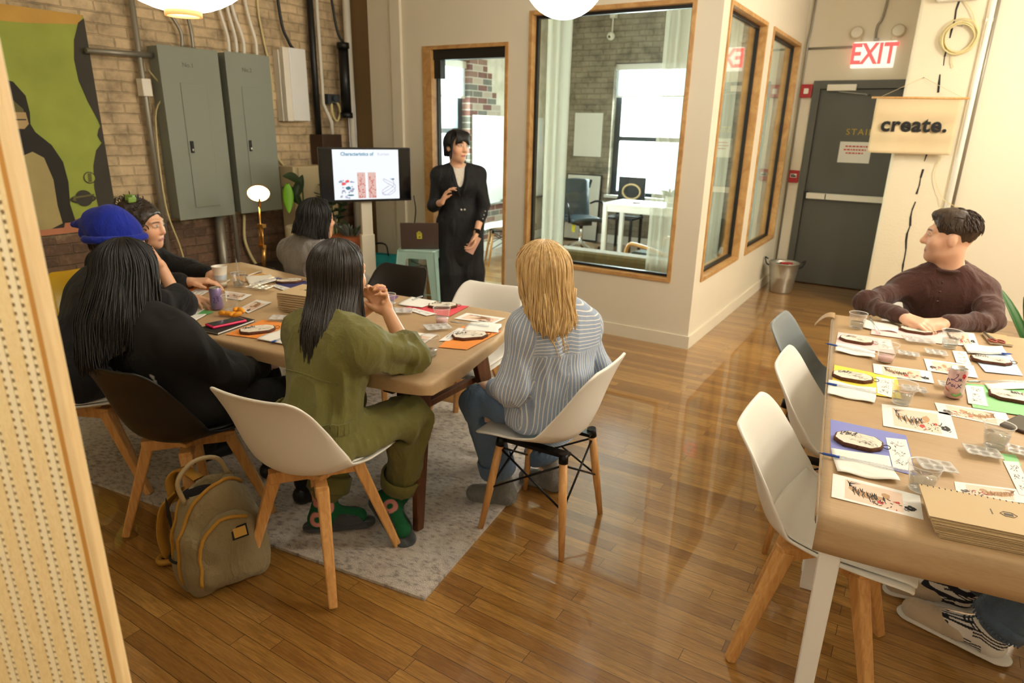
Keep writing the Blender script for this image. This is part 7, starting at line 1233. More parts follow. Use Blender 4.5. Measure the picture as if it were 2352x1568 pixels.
('sheet', [(-2.716, 1.557), (-2.834, 1.682), (-2.756, 1.738), (-2.69, 1.634)], 'napkin', 3, 'paper_towel', 'rumpled white paper towel by the elbow at the near left of the left table', 'paper towel', '', ''),
('sheet', [(-2.319, 2.299), (-2.43, 2.538), (-2.283, 2.536), (-2.182, 2.327)], 'purple', 1, 'coloured_sheet', 'purple paper sheet on the far side of the left table', 'paper', '', ''),
('slice', (-2.472, 2.416), (-2.396, 2.492), 0.1, 2, 'wood slice drawn in ink on the purple sheet, half hidden by dark hair'),
('cup', (-2.153, 2.314), 0.5, 'clear plastic water cup by the purple sheet', 1.0),
('sheet', [(-2.169, 2.402), (-2.208, 2.552), (-2.042, 2.559), (-2.025, 2.418)], 'napkin', 3, 'paper_towel', 'folded white paper towel between the purple and red sheets', 'paper towel', '', ''),
('sheet', [(-2.314, 2.358), (-2.311, 2.456), (-2.199, 2.424), (-2.174, 2.264)], 'print', 2, 'reference_card', 'white card of ink motifs behind the water cup by the purple sheet', 'card', 'motif', ''),
('pen', (-2.154, 2.495), (-2.157, 2.578), 'clear', 5, 'clear brush on the towel between the purple and red sheets'),
('tray', (-2.114, 2.258), (-2.023, 2.341), 'clear paint tray in front of the water cup by the purple sheet'),
('sheet', [(-2.106, 2.331), (-2.104, 2.525), (-1.867, 2.596), (-1.833, 2.388)], 'red', 1, 'coloured_sheet', 'red paper sheet in front of the empty white chair', 'paper', '', ''),
('slice', (-2.022, 2.463), (-1.906, 2.549), 0.105, 2, 'wood slice drawn in ink on the red sheet'),
('sheet', [(-2.082, 2.359), (-2.059, 2.401), (-1.906, 2.387), (-1.925, 2.33)], 'print', 2, 'reference_card', 'small white card of ink motifs on the red sheet', 'card', 'motif', ''),
('cup', (-1.788, 2.274), 0.35, 'clear plastic cup with pink water in front of the red sheet', 1.0),
('sheet', [(-1.794, 2.372), (-1.802, 2.486), (-1.6, 2.52), (-1.595, 2.409)], 'print', 1, 'art_print', 'dark flower print behind the orange sheet at the right end of the left table', 'print', 'tiger2', ''),
('tray', (-1.785, 2.146), (-1.721, 2.244), 'clear paint tray left of the orange sheet at the right end'),
('sheet', [(-1.593, 2.001), (-1.687, 2.298), (-1.502, 2.337), (-1.48, 2.042)], 'orange', 1, 'coloured_sheet', 'orange paper sheet at the right end of the left table, beside the blonde woman', 'paper', '', ''),
('slice', (-1.613, 2.123), (-1.518, 2.244), 0.11, 2, 'wood slice drawn in ink on the orange sheet beside the blonde woman'),
('sheet', [(-1.642, 2.064), (-1.685, 2.261), (-1.634, 2.284), (-1.606, 2.09)], 'print', 2, 'reference_card', 'white card of ink motifs on the orange sheet beside the blonde woman', 'card', 'motif', ''),
('sheet', [(-1.639, 2.233), (-1.69, 2.361), (-1.553, 2.415), (-1.498, 2.299)], 'napkin', 3, 'paper_towel', 'white paper towel behind the wood slice beside the blonde woman', 'paper towel', '', ''),
('pen', (-1.753, 2.294), (-1.573, 2.339), 'clear', 5, 'clear paintbrush with an orange tip behind the slice beside the blonde woman'),
('cup', (-1.563, 1.908), 0.25, "clear plastic cup near the olive woman's right forearm", 1.0),
('sheet', [(-1.801, 1.996), (-1.832, 2.091), (-1.699, 2.126), (-1.656, 1.933)], 'print', 1, 'art_print', "black flower print under the cup near the olive woman's forearm", 'print', 'tiger2', ''),
('sheet', [(-1.62, 1.845), (-1.651, 1.936), (-1.554, 1.914), (-1.549, 1.842)], 'print', 2, 'reference_card', "white card lying under the olive woman's elbow", 'card', 'motif', ''),
('tray', (-1.912, 1.921), (-1.877, 1.985), "clear paint tray tucked by the olive woman's forearm")]
# ================================================================ THINGS ON THE TABLES
for nm, c in (('pink', (244, 204, 200)), ('yellow', (244, 214, 74)), ('green', (150, 214, 146)), ('green2', (88, 168, 92)), ('blue', (196, 212, 232)), ('lilac', (134, 140, 206)), ('orange', (242, 150, 66)), ('amber', (226, 170, 84)), ('navy', (62, 62, 120)), ('purple', (118, 82, 148)), ('red', (226, 78, 88)), ('tan', (188, 160, 116)), ('cover', (206, 180, 138)), ('black', (30, 29, 28)), ('print', (238, 236, 230)), ('napkin', (240, 237, 228))): mat('sheet '+nm, c, .75, bump=(30, .06) if nm == 'napkin' else None)
mat('wash', (232, 206, 184), .7); mat('ink soft', (88, 82, 76), .7); mat('ink rose', (214, 120, 108), .7); mat('ink sepia', (150, 108, 70), .7)
_lev = [0]
def quad_at(q, u, v): return lerp(lerp(V(q[0]), V(q[1]), u), lerp(V(q[3]), V(q[2]), u), v)
def stroke(mb, q, pts, wd, z, mt):   # a flat ink stroke over quad q, points in (u, v), width in metres
    mb.m(mt); P = [quad_at(q, *p) for p in pts]; L_, R_ = [], []
    for i, p in enumerate(P):
        t = P[min(i+1, len(P)-1)]-P[max(i-1, 0)]; t = t.normalized() if t.length > 1e-7 else V((1, 0)); n = V((-t.y, t.x)); k = wd*(.25+.75*math.sin(PI*(i+.5)/len(P))); L_.append(p+n*k/2); R_.append(p-n*k/2)
    vs = [(p.x, p.y, z) for p in L_]+[(p.x, p.y, z) for p in R_]; m = len(P); mb.add(vs, [(m+i, m+i+1, i+1, i) for i in range(m-1)], False)
def inkblob(mb, q, u, v, ru, rv, z, mt, rr, k=10):
    mb.m(mt); pts = [quad_at(q, u+ru*(.6+.5*rr.random())*math.cos(2*PI*i/k), v+rv*(.6+.5*rr.random())*math.sin(2*PI*i/k)) for i in range(k)]
    a = sum(pts[i].x*pts[(i+1) % k].y-pts[(i+1) % k].x*pts[i].y for i in range(k)); pts = pts if a > 0 else pts[::-1]; mb.add([(p.x, p.y, z) for p in pts], [tuple(range(k))], False)
mat('fur', (190, 150, 108), .7)
def flower(mb, q, u, v, r, z, mt, rr, asp=1.6):
    for i in range(6): a = i*1.05+rr.random(); inkblob(mb, q, u+r*.55*math.cos(a), v+r*asp*.55*math.sin(a), r*.5, r*asp*.5, z+.00002*i, mt, rr, 8)
def deco(mb, q, kind, z, seed):
    rr = random.Random(seed)
    if kind == 'motif':
        for v in (.22, .5, .78):
            for i in range(16): a, b = rr.uniform(.25, .75), v+rr.uniform(-.09, .09); stroke(mb, q, [(a, b), (a+rr.uniform(-.1, .1), b+rr.uniform(-.03, .03)), (a+rr.uniform(-.15, .15), b+rr.uniform(-.05, .05))], .0018, z+.00012+i*.00001, rr.choice(['ink soft', 'ink grey', 'ink soft']))
        return
    pale = kind == 'tiger2'; mb.m('wash'); c = [quad_at(q, u, v) for u, v in ((.15, .12), (.8, .12), (.8, .92), (.15, .92))]; a = sum(c[i].x*c[(i+1) % 4].y-c[(i+1) % 4].x*c[i].y for i in range(4)); c = c if a > 0 else c[::-1]; mb.add([(p.x, p.y, z+.0001) for p in c], [(0, 1, 2, 3)], False)
    fl_ = (lambda u: u) if not pale else (lambda u: 1-u)
    body = [(fl_(.2+.4*t), .42+.18*math.sin(t*2.4)) for t in np.linspace(0, 1, 12)]
    stroke(mb, q, body, .03 if not pale else .024, z+.00016, 'fur'); inkblob(mb, q, fl_(.62), .42, .06, .15, z+.00018, 'fur', rr); k = 'ink' if not pale else 'ink sepia'
    for i in range(34): t = rr.random(); u, v = fl_(.2+.4*t), .42+.18*math.sin(t*2.4); v0 = v+rr.uniform(-.22, .0); stroke(mb, q, [(u+rr.uniform(-.02, .02), v0), (u, v0+.1), (u+.015, v0+rr.uniform(.13, .24))], .0022, z+.0002+.00001*i, k)
    for i in range(9): t = i/9; stroke(mb, q, [(fl_(.2+.02*i*rr.random()), .4), (fl_(.2), .28), (fl_(.17+.02*i), .14+.02*(i % 3))], .0018, z+.00024, k)
    for u, v, r in ((.55, .74, .045), (.74, .58, .03)): flower(mb, q, fl_(u), v, r, z+.0006, 'ink red' if not pale else 'ink rose', rr)
    flower(mb, q, fl_(.87), .68, .07, z+.0006, 'ink' if not pale or seed % 2 else 'ink grey', rr)
    for i in range(26): u, v = fl_(rr.uniform(.45, .92)), rr.uniform(.55, .9); stroke(mb, q, [(u, v), (u+rr.uniform(-.04, .04), v+rr.uniform(-.08, .08))], .003, z+.0007+.00001*i, rr.choice([k, 'ink soft', 'ink red' if i % 6 == 0 else k]))
def do_sheet(k, q, mt, lev, name, label, cat, dk, grp):
    z = TZ+.0022+lev*.0011; wav = .0 if mt != 'napkin' else .004
    if mt == 'napkin':
        z0 = z+.0025; rr = random.Random(k); a, b = rr.uniform(0, 6), rr.uniform(0, 6)
        f = lambda u, v: V((*(quad_at(q, u+.012*math.sin(v*7+a)*(u > .9), v+.02*math.sin(u*8+b)*(v > .9))), z0+.0028*math.sin(u*7+a)*math.sin(v*5+b)+.003*max(0, v-.7)*(1+math.sin(u*9))))
        o = MB().m('sheet napkin').grid(f, 14, 12).build(name, solid=.0016)
    elif name == 'sketchbook':
        mb = MB().m('sheet print'); c = [V(p) for p in q]; m_ = sum(c, V((0, 0)))/4; mb.prism([tuple(lerp(m_, p, .97)) for p in c], z+.0015, z+.008); mb.m('sheet '+mt).prism([tuple(p) for p in c], z, z+.0014).prism([tuple(p) for p in c], z+.0082, z+.0096); o = mb.build(name)
    else:
        mb = MB().m('sheet '+mt).prism([tuple(p) for p in q], z, z+.0006)
        if dk: deco(mb, q, dk, z+.0006, k)
        o = mb.build(name)
    tag(o, label, cat)
woodmat('bark', (70, 40, 24), (110, 68, 42), (30, 30, 30), .85); mat('slice top', (232, 222, 204), .6, var=(14, .05)); mat('slice ring', (150, 106, 70), .6)
def do_slice(k, a, b, wd, lev, label):
    a, b = V(a), V(b); m_ = (a+b)/2; L_ = (b-a).length/2; t = thing('wood_slice', label, 'wood slice', (m_.x, m_.y, TZ+.0022+lev*.0011), math.atan2((b-a).y, (b-a).x), 'inked wood slices'); rr = random.Random(k+77); n_ = 40
    oc = [(1, .38), (.62, .95), (-.5, 1.0), (-.98, .45), (-1, -.4), (-.58, -.97), (.55, -1), (.97, -.42)]; W2 = wd/2*.86
    def outl(s):
        out = []
        for i in range(n_): g = i/n_*8; j = int(g); p, q_ = oc[j], oc[(j+1) % 8]; e = 1+.012*math.sin(i*2.1+k)+.008*math.sin(i*5+k); out.append(((p[0]+(q_[0]-p[0])*(g-j))*L_*s*e, (p[1]+(q_[1]-p[1])*(g-j))*W2*s*e))
        return out
    mb = MB().m('bark'); rings = [(outl(.97), 0), (outl(1.0), .003), (outl(1.0), .01), (outl(.965), .0125)]; vs = [(x, y, z) for P, z in rings for x, y in P]; mb.add(vs, [(r*n_+i, r*n_+(i+1) % n_, (r+1)*n_+(i+1) % n_, (r+1)*n_+i) for r in range(3) for i in range(n_)]+[tuple(range(n_))[::-1]], True); mb.m('bark').add([(x, y, .0125) for x, y in outl(.965)], [tuple(range(n_))], False); mb.build('bark_edge', None, t)
    mb = MB().m('slice top').add([(x, y, .0128) for x, y in outl(.925)], [tuple(range(n_))], False); Q = [(-L_, -W2), (L_, -W2), (L_, W2), (-L_, W2)]; z = .01295
    flip = k % 2
    fx = (lambda u: u) if flip else (lambda u: 1-u)
    for i in range(46): u = rr.uniform(.1, .45); v = .62+.22*math.sin((u-.1)*6)*.6+rr.uniform(-.12, .1); stroke(mb, Q, [(fx(u), v), (fx(u+.02), v+.05), (fx(u+.03), v+rr.uniform(.08, .16))], .0022, z+.000004*i, rr.choice(['ink', 'ink', 'ink soft']))
    for i in range(26): u, v = rr.uniform(.5, .85), rr.uniform(.22, .5); stroke(mb, Q, [(fx(u), v), (fx(u+rr.uniform(-.05, .05)), v+rr.uniform(-.05, .05)), (fx(u+rr.uniform(-.07, .07)), v+rr.uniform(-.03, .03))], .0028 if i < 9 else .0016, z+.000004*i, 'ink' if i < 10 else 'ink soft')
    for i in range(22): u, v = rr.uniform(.3, .75), rr.uniform(.3, .85); stroke(mb, Q, [(fx(u), v), (fx(u+rr.uniform(-.08, .08)), v+rr.uniform(-.06, .06)), (fx(u+rr.uniform(-.12, .12)), v+rr.uniform(-.1, .1))], .0011, z, 'ink grey')
    mb.build('drawn_face', None, t)
    MB().m('black metal').tube([(L_+.008+.01*math.cos(g), .004*math.sin(g*1)+.0, .008+.004*math.sin(g)) for g in [2*PI*i/14 for i in range(14)]], .0012, 5, closed=True).build('hanging_ring', None, t)
CUP = None
def do_cup(k, p, water, label, s):
    t = thing('plastic_cup', label, 'cup', (*p, TZ+.0062), 0, 'clear plastic cups'); rb, rt_, h = .026, .0385, .072
    MB().m('cup plastic').lathe([(0, .001), (rb, .001), (rb+.0012, .004), (rt_-.002, h-.012), (rt_-.001, h-.01), (rt_, h-.001)], k=36, caps=False).m('cup rim').lathe([(rt_, h-.001), (rt_+.0024, h), (rt_+.0018, h+.0018), (rt_-.0006, h)], k=36, caps=False).lathe([(rb-.003, .0012), (rb+.0008, .0012), (rb+.0014, .004)], k=36, caps=False).build('cup_wall', None, t)
    if water:
        q = water*h; rw = lerp(rb, rt_, q/h)-.0014; MB().m('water' if 'pink' not in label else mat('pink water', (232, 190, 186), .1)).lathe([(0, .0025), (rb-.001, .0025), (rw, q), (0, q)], k=32, caps=False).build('water', None, t)
    if 'holding a brush' in label: MB().m('pen plastic').cyl((.01, 0, .004), (-.03, .02, .14), .003).build('brush', None, t)
def do_tray(k, a, b, label):
    a, b = V(a), V(b); m_ = (a+b)/2; L_ = max(.04, (b-a).length/2); W2 = min(L_*.78, .042); t = MB().m('tray plastic'); rz = math.atan2((b-a).y, (b-a).x)
    def f(u, v):
        x, y = (u-.5)*2, (v-.5)*2; d = 0
        for cx in (-.6, 0, .6):
            for cy in (-.45, .45): r_ = math.hypot((x-cx)/.27, (y-cy)/.4); d = max(d, (1-r_**4) if r_ < 1 else 0)
        k_ = 1-.10*(1-math.cos(6*PI*u))/2*(abs(y) > .8); return V((x*L_*(1-.06*abs(y)**6), y*W2*k_, .009-.0065*d))
    t.grid(f, 37, 29); o = tag(t.build('paint_tray', solid=.0012), label, 'paint tray', 'clear paint trays'); o.location = (*m_, TZ+.0068); o.rotation_euler = (R(2 if k % 2 else -1), R(2), rz)
mat('cap blue', (24, 72, 160), .35); mat('cap black', (22, 22, 24), .4); mat('bristle', (60, 50, 44), .7); mat('ferrule', (190, 190, 186), .3, .8)
def do_pen(k, a, b, col, lev, label):
    a, b = V(a), V(b); z = TZ+.0075+lev*.0012; d = (b-a); L_ = d.length; t = thing('brush_pen', label, 'pen', (*a, z), math.atan2(d.y, d.x), 'pens and brushes')
    if col == 'black': MB().m('cap black').cyl((0, 0, 0), (L_, 0, 0), .0035, k=8).build('barrel', None, t); MB().m('beech').cyl((L_, 0, 0), (L_+.012, 0, 0), .0035, .0005, k=8).build('tip', None, t); return
    MB().m('pen plastic').tube([(L_*.22, 0, 0)]+[(L_*(.55+.02*i), 0, 0) for i in range(14)]+[(L_, 0, 0)], [.0038]+[.0052 if i % 2 else .0042 for i in range(14)]+[.003], 12).build('barrel', None, t)
    MB().m('cap blue' if col == 'blue' else 'ferrule').tube([(0, 0, 0), (L_*.03, 0, 0), (L_*.14, 0, 0), (L_*.22, 0, 0)], [.0018, .0036, .004, .0042], 12).build('cap', None, t)
    MB().m('bristle').tube([(L_*-.03, 0, 0), (0, 0, 0)], [.0004, .0016], 6).build('bristles', None, t)
mat('can pink', (222, 186, 186), .28, .35); mat('can purple', (150, 132, 178), .28, .35); mat('can ink', (44, 36, 110), .4); mat('can green', (120, 176, 92), .4); mat('can red', (206, 40, 50), .4); mat('alu', (200, 200, 200), .25, .95)
def script_stroke(mb, c, r, pts, wd, mt, ang0):
    P = []
    for x, z in smoothpath([(x, z, 0) for x, z in pts], 18) and [(p.x, p.y) for p in smoothpath([(x, z, 0) for x, z in pts], 18)]: a = ang0+x/r; P.append((c[0]+(r+.0004)*math.cos(a), c[1]+(r+.0004)*math.sin(a), z))
    mb.m(mt).tube(P, wd, 5)
def do_can(k, p, col):
    t = thing('drink_can', 'pink drink can with purple script and a red flower, on the right table' if col == 'pink' else 'purple drink can with dark script on the left table', 'drink can', (*p, TZ+.0035)); r, h = .0285, .106
    MB().m('can '+col).lathe([(.021, 0), (.0225, .001), (r, .008), (r, h-.013), (.0255, h-.003)], k=40, caps=False).build('can_body', None, t); MB().m('alu').lathe([(.0255, h-.003), (.0262, h), (.0245, h), (.0235, h-.004), (0, h-.004)], k=36, caps=False).m('plastic black').lathe([(0, h-.0036), (.008, h-.0036)], (.008, -.009, 0), 16, caps=False).build('can_lid', None, t)
    mb = MB(); a0 = math.atan2(-p[1], -p[0])   # lettering faces the near side of the table
    g = lambda pts, w_=.0011, mt='can ink': script_stroke(mb, (0, 0), r, pts, w_, mt, a0)
    if col == 'pink':
        g([(-.004, .088), (.002, .092), (.001, .084), (-.005, .074), (-.013, .067), (-.018, .069), (-.012, .071), (.0, .066), (.006, .068)]); g([(.012, .076), (.007, .076), (.006, .07), (.011, .071), (.0125, .077), (.012, .07), (.016, .07)])
        g([(-.022, .062), (-.026, .068), (-.031, .066), (-.034, .052), (-.03, .044), (-.026, .045)]); g([(-.024, .046), (-.02, .054), (-.018, .056), (-.015, .053)]); g([(-.008, .053), (-.012, .05), (-.01, .045), (-.006, .047), (-.008, .053)]); g([(-.001, .053), (-.003, .046), (.001, .046)]); g([(.0, .057), (.0006, .0575)], .0014); g([(.006, .056), (.011, .05), (.018, .044)]); g([(.018, .057), (.011, .05), (.003, .04)])
        for i in range(5): b = i*1.257; g([(.02+.002*math.cos(b), .086+.003*math.sin(b)), (.02+.004*math.cos(b), .086+.006*math.sin(b)), (.02+.0055*math.cos(b), .086+.008*math.sin(b))], .0032, 'can red')
        g([(-.036, .036), (-.025, .03), (-.015, .028)], .0013, 'can red'); g([(-.03, .03), (-.02, .026), (-.012, .024)], .0012, 'can green'); g([(-.004, .018), (.006, .014), (.016, .018), (.024, .024)], .004, 'can green')
    else:
        g([(-.014, .058), (-.009, .062), (-.006, .056), (-.01, .044), (-.014, .036), (-.004, .038), (.002, .036)], .0013); g([(.002, .056), (.005, .062), (.009, .056), (.006, .046), (.012, .044)], .0013); g([(-.004, .066), (.004, .068), (.012, .064)], .001)
    mb.build('lettering', None, t)
def do_stack(k, side):
    if side == 'R': ctr, rz, sx, sy, zt = V((.29, 1.702)), R(10), .30, .155, .0052; lab = 'in the near stack of sketchbooks on the right table'; N_ = 8
    else: ctr, rz, sx, sy, zt = V((-2.475, 2.1)), R(12), .2, .20, .0108; lab = 'in the stack of sketchbooks on the left table'; N_ = 8
    rr = random.Random(5 if side == 'R' else 6); names = ['bottom', 'second from the bottom', 'third from the bottom', 'fourth from the bottom', 'fourth from the top', 'third from the top', 'second from the top', 'topmost']
    for i in range(N_):
        t = thing('sketchbook', 'tan sketchbook, %s %s' % (names[i], lab), 'book', (ctr.x+(.006*i*(-.5) if side == 'R' else -.002*i)+rr.uniform(-.003, .003), ctr.y+(.001*i)+rr.uniform(-.003, .003), TZ+.0045+zt*i), rz+rr.uniform(-.02, .02), 'sketchbooks stacked on the '+('right' if side == 'R' else 'left')+' table'); e = zt
        MB().m('sheet cover').bx((-sx/2, -sy/2, 0), (sx/2, sy/2, e*.26)).build('back_cover', None, t); MB().m('sheet tan').bx((-sx/2+.012, -sy/2+.014, e*.27), (sx/2-.01, sy/2-.01, e*.62)).build('pages', None, t); MB().m('sheet cover').bx((-sx/2, -sy/2, e*.63), (sx/2, sy/2, e*.9)).build('front_cover', None, t)
        mb = MB().m('black metal'); q = 24
        for j in range(q):
            if side == 'R': p0 = (-sx/2+.006+j*(sx-.012)/(q-1), sy/2-.002); mb.bx((p0[0]-.0012, p0[1]-.004, 0), (p0[0]+.0012, p0[1]+.003, e*.96))
            else: p0 = (-sx/2+.006+j*(sx-.012)/(q-1), sy/2-.002); mb.bx((p0[0]-.0012, p0[1]-.004, 0), (p0[0]+.0012, p0[1]+.003, e*.96))
        mb.build('spiral_wire', None, t)
        if i == N_-1:
            mb = MB().m('ink soft'); c = (.0, -.0) if side == 'L' else (.02, .005); z = e*.9+.0006; mb.tube([(c[0]+.017*math.cos(a), c[1]+.012*math.sin(a), z) for a in [2*PI*j/6 for j in range(6)]], .0007, 4, closed=True); mb.bx((c[0]-.009, c[1]-.005, z-.0002), (c[0]+.009, c[1]+.005, z)); mb.bx((c[0]-.034, c[1]-.012, z-.0002), (c[0]-.032, c[1]+.012, z)); mb.build('cover_mark', None, t)
mat('phone hot pink', (226, 30, 92), .35)
for k, it in enumerate(ITEMS):
    if it[0] == 'sheet': do_sheet(k, *it[1:])
    elif it[0] == 'slice': do_slice(k, *it[1:])
    elif it[0] == 'cup': do_cup(k, *it[1:])
    elif it[0] == 'tray': do_tray(k, *it[1:])
    elif it[0] == 'pen': do_pen(k, *it[1:])
    elif it[0] == 'can': do_can(k, *it[1:])
    elif it[0] == 'stack': do_stack(k, it[3])
    elif it[0] == 'papercup':
        t = thing('paper_cup', 'tall white paper cup with a pale blue pattern on the left table', 'cup', (*it[1], TZ+.003)); mat('cup blue', (186, 200, 210), .6, var=(40, .12)); MB().m('sign white').lathe([(0, .004), (.027, .004), (.0275, 0), (.029, .03)], k=32, caps=False).m('cup blue').lathe([(.029, .03), (.0335, .07)], k=32, caps=False).m('sign white').lathe([(.0335, .07), (.039, .112), (.0412, .114), (.0405, .117), (.038, .115), (.027, .01), (0, .01)], k=32, caps=False).build('cup_body', None, t)
    elif it[0] == 'peel':
        mat('tangerine', (240, 160, 34), .5, sss=.1, bump=(90, .2)); rr = random.Random(3)
        g_ = 'tangerine segments beside the pink phone'
        for i, (dx, dy) in enumerate(((-.045, -.018), (-.02, -.008), (.004, .004), (.028, .012), (-.005, .026), (.022, .034))):
            tag(MB().m('tangerine').grid(lambda u, v: V((.022*math.cos(PI*(v-.5))*(1 if True else 0)*(.9+.1*math.sin(v*9)), .03*math.sin(PI*(v-.5)), 0))+V((.0, 0, 0)) if False else V((.013*math.sin(PI*v)*math.cos(2*PI*u), -.024*math.cos(PI*v), .012+.012*math.sin(PI*v)*math.sin(2*PI*u)-.004*math.cos(2*PI*v)*0)), 14, 10, True, True).build('tangerine_segment'), 'peeled orange tangerine segment in the little heap behind the pink phone', 'fruit', g_)
            o = bpy.data.objects['tangerine_segment' if i == 0 else 'tangerine_segment.%03d' % i]; o.location = (it[1][0]+dx, it[1][1]+dy+.0, TZ+.0045+(.014 if i > 3 else 0)); o.rotation_euler = (rr.uniform(-.3, .3), 0, rr.uniform(0, 3))
    elif it[0] == 'pinkphone':
        a, b = V(it[1]), V(it[2]); d = b-a; m_ = (a+b)/2; t = thing('mobile_phone', 'phone in a hot pink case lying on the black sketchbook', 'phone', (m_.x, m_.y+.006, TZ+.0145), math.atan2(d.y, d.x)); MB().m('phone hot pink').bx((-.078, -.037, 0), (.078, .037, .0105)).build('case', None, t, bev=.004); MB().m('screen dark').bx((-.071, -.031, .0106), (.071, .031, .0115)).build('screen', None, t)
    elif it[0] == 'phone2':
        t = thing('mobile_phone', 'dark phone lying at the right edge of the right table', 'phone', (*it[1], TZ+.003), R(-25)); MB().m('dark veneer').bx((-.035, -.07, 0), (.035, .07, .009)).build('case', None, t, bev=.003); MB().m('screen dark').bx((-.03, -.065, .0092), (.03, .065, .0098)).build('screen', None, t)
    elif it[0] == 'scissors':
        a, b = V(it[1]), V(it[2]); d = (b-a); t = thing('scissors', 'small scissors with reddish handles on the far right sketchbook', 'scissors', (*a, TZ+.0148), math.atan2(d.y, d.x)); L_ = d.length; MB().m('steel').bar((0, 0, .001), (L_*.6, .006, .001), .003, .012, (0, 0, 1), .0015, .0015).bar((0, .003, .003), (L_*.6, -.004, .003), .003, .012, (0, 0, 1), .0015, .0015).build('blades', None, t); mat('handle red', (150, 52, 40), .4)
        mb = MB().m('handle red')
        for s in (-1, 1): mb.tube([(L_*.82+.022*math.cos(a_), s*.016+.014*math.sin(a_), .003) for a_ in [2*PI*i/18 for i in range(18)]], .0035, 6, closed=True)
        mb.build('handles', None, t)
# ---------------------------------------------------------------- backpack on the floor
cloth('backpack canvas', (140, 124, 88), .85, 300, .35, .1, .1); mat('strap ochre', (178, 130, 40), .7, bump=(200, .3)); mat('strap tan', (176, 158, 120), .6); mat('bag lining', (22, 20, 22), .9); mat('patch', (196, 150, 60), .6)
t = thing('backpack', 'open khaki canvas backpack with ochre zips standing between two chairs', 'backpack', (-2.0, 1.2, 0), R(72))
wl = lambda x, y, z: np.array(wm(t))[:3, :3] @ A3((x, y, z))+np.array(wm(t))[:3, 3]
Mx = np.array(wm(t))[:3, :3]; sd = Sdf(.0055)
sd.u(ellp(wl(0, 0, .15), (.145, .115, .155), Mx), .03); sd.u(ellp(wl(0, .01, .26), (.125, .1, .14), Mx), .05); sd.u(ellp(wl(0, -.02, .09), (.15, .12, .1), Mx), .04)
for x in (-.1, .1):
    for y in (-.07, .06): sd.u(cone(wl(x, y, .035), wl(x*.95, y*.9, .2), .04, .04), .05)
sd.cut(halfspace((0, 0, .004), (0, 0, 1), wl(0, 0, 0)-.4, wl(0, 0, .01)+A3((.4, .4, 0))), .004); sd.cut(ellp(wl(-.03, .02, .43), (.085, .055, .1), Mx), .012); sd.cut(ellp(wl(-.15, .075, .27), (.05, .05, .09), Mx), .012)
bag = shell('bag_body', t, sd, 'backpack canvas', .011, 9, (1, 1, .7)); bvb = bvh_of(bag)
sd = Sdf(.005); sd.u(ellp(wl(.01, -.095, .16), (.115, .045, .14), Mx), .03); sd.u(cone(wl(-.07, -.1, .07), wl(.08, -.1, .07), .045, .045), .04); sd.cut(halfspace((0, 0, .004), (0, 0, 1), wl(0, 0, 0)-.4, wl(0, 0, .01)+A3((.4, .4, 0))), .004); fp = shell('front_pocket', t, sd, 'backpack canvas', .007, 10)
sd = Sdf(.005); sd.u(ellp(wl(-.125, .0, .08), (.04, .085, .1), Mx), .02); sd.cut(halfspace(wl(0, 0, .135), (0, 0, -1), wl(-.3, -.3, .135), wl(.0, .3, .3)), .004); shell('side_pocket', t, sd, 'backpack canvas', .004)
mb = MB().m('bag lining'); mb.tube(smoothpath([wl(-.13, .07, .128), wl(-.168, .02, .132), wl(-.166, -.03, .134), wl(-.12, -.08, .13)], 16), .005, 6); mb.build('pocket_trim', None, t, world=True)
mb = MB().m('bag lining'); mb.grid(lambda u, v: V(wl(-.03+.075*v*math.cos(2*PI*u), .02+.05*v*math.sin(2*PI*u), .352)), 20, 4, True, True).grid(lambda u, v: V(wl(-.148+.008*v, .078+.036*v*math.cos(2*PI*u), .26+.07*v*math.sin(2*PI*u))), 20, 4, True, True); mb.build('lining', None, t, world=True)
for pts in ([(-.16, -.055, .05), (-.155, -.055, .18), (-.135, -.05, .27), (-.08, -.05, .36), (.03, -.03, .4), (.12, .0, .36)], [(-.15, .02, .1), (-.16, .02, .2), (-.145, .03, .28), (-.1, .06, .35)], [(-.12, -.14, .06), (-.12, -.14, .16), (-.1, -.14, .25), (-.02, -.14, .31), (.08, -.13, .28)]):
    bvz = bvh_of(fp) if pts[0][1] < -.1 else bvb; MB().m('strap ochre').tube(snap(bvz, [wl(*p) for p in pts], .003, 26), .0065, 6).build('zip', None, t, world=True)
for p in ((-.175, -.055, .25), (-.172, .02, .24)): q = snap(bvb, [wl(*p)], .007)[0]; MB().m('strap ochre').bar(q, q+V(wl(0, 0, 0)-wl(.008, 0, 0))*.6+V((0, 0, -.085)), .014, .017, (0, 1, 0), .004, .004).build('zip_pull', None, t, world=True)
MB().m('strap tan').tube(smoothpath([(-.1, -.01, .335), (-.11, -.0, .42), (-.05, .01, .475), (.03, .02, .46), (.065, .03, .38)], 18), .0085, 8).build('grab_handle', None, t)
for s, pts in ((0, [(-.09, .1, .34), (-.14, .15, .26), (-.16, .17, .14), (-.15, .17, .05), (-.13, .2, .012)]), (1, [(-.02, .1, .36), (-.06, .17, .385), (-.1, .19, .34), (-.1, .16, .26)])):
    mb = ribbon(MB().m('strap ochre'), smoothpath(pts, 22), (1, .35, 0), .04)
    mb.build('shoulder_strap', None, t)
mb = MB().m('plastic black').bx((-.165, .17, .004), (-.11, .2, .018)).m('strap ochre').tube(smoothpath([(-.13, .19, .014), (-.17, .21, .018), (-.18, .17, .022), (-.14, .15, .022)], 12), .012, 6); mb.build('buckle', None, t)
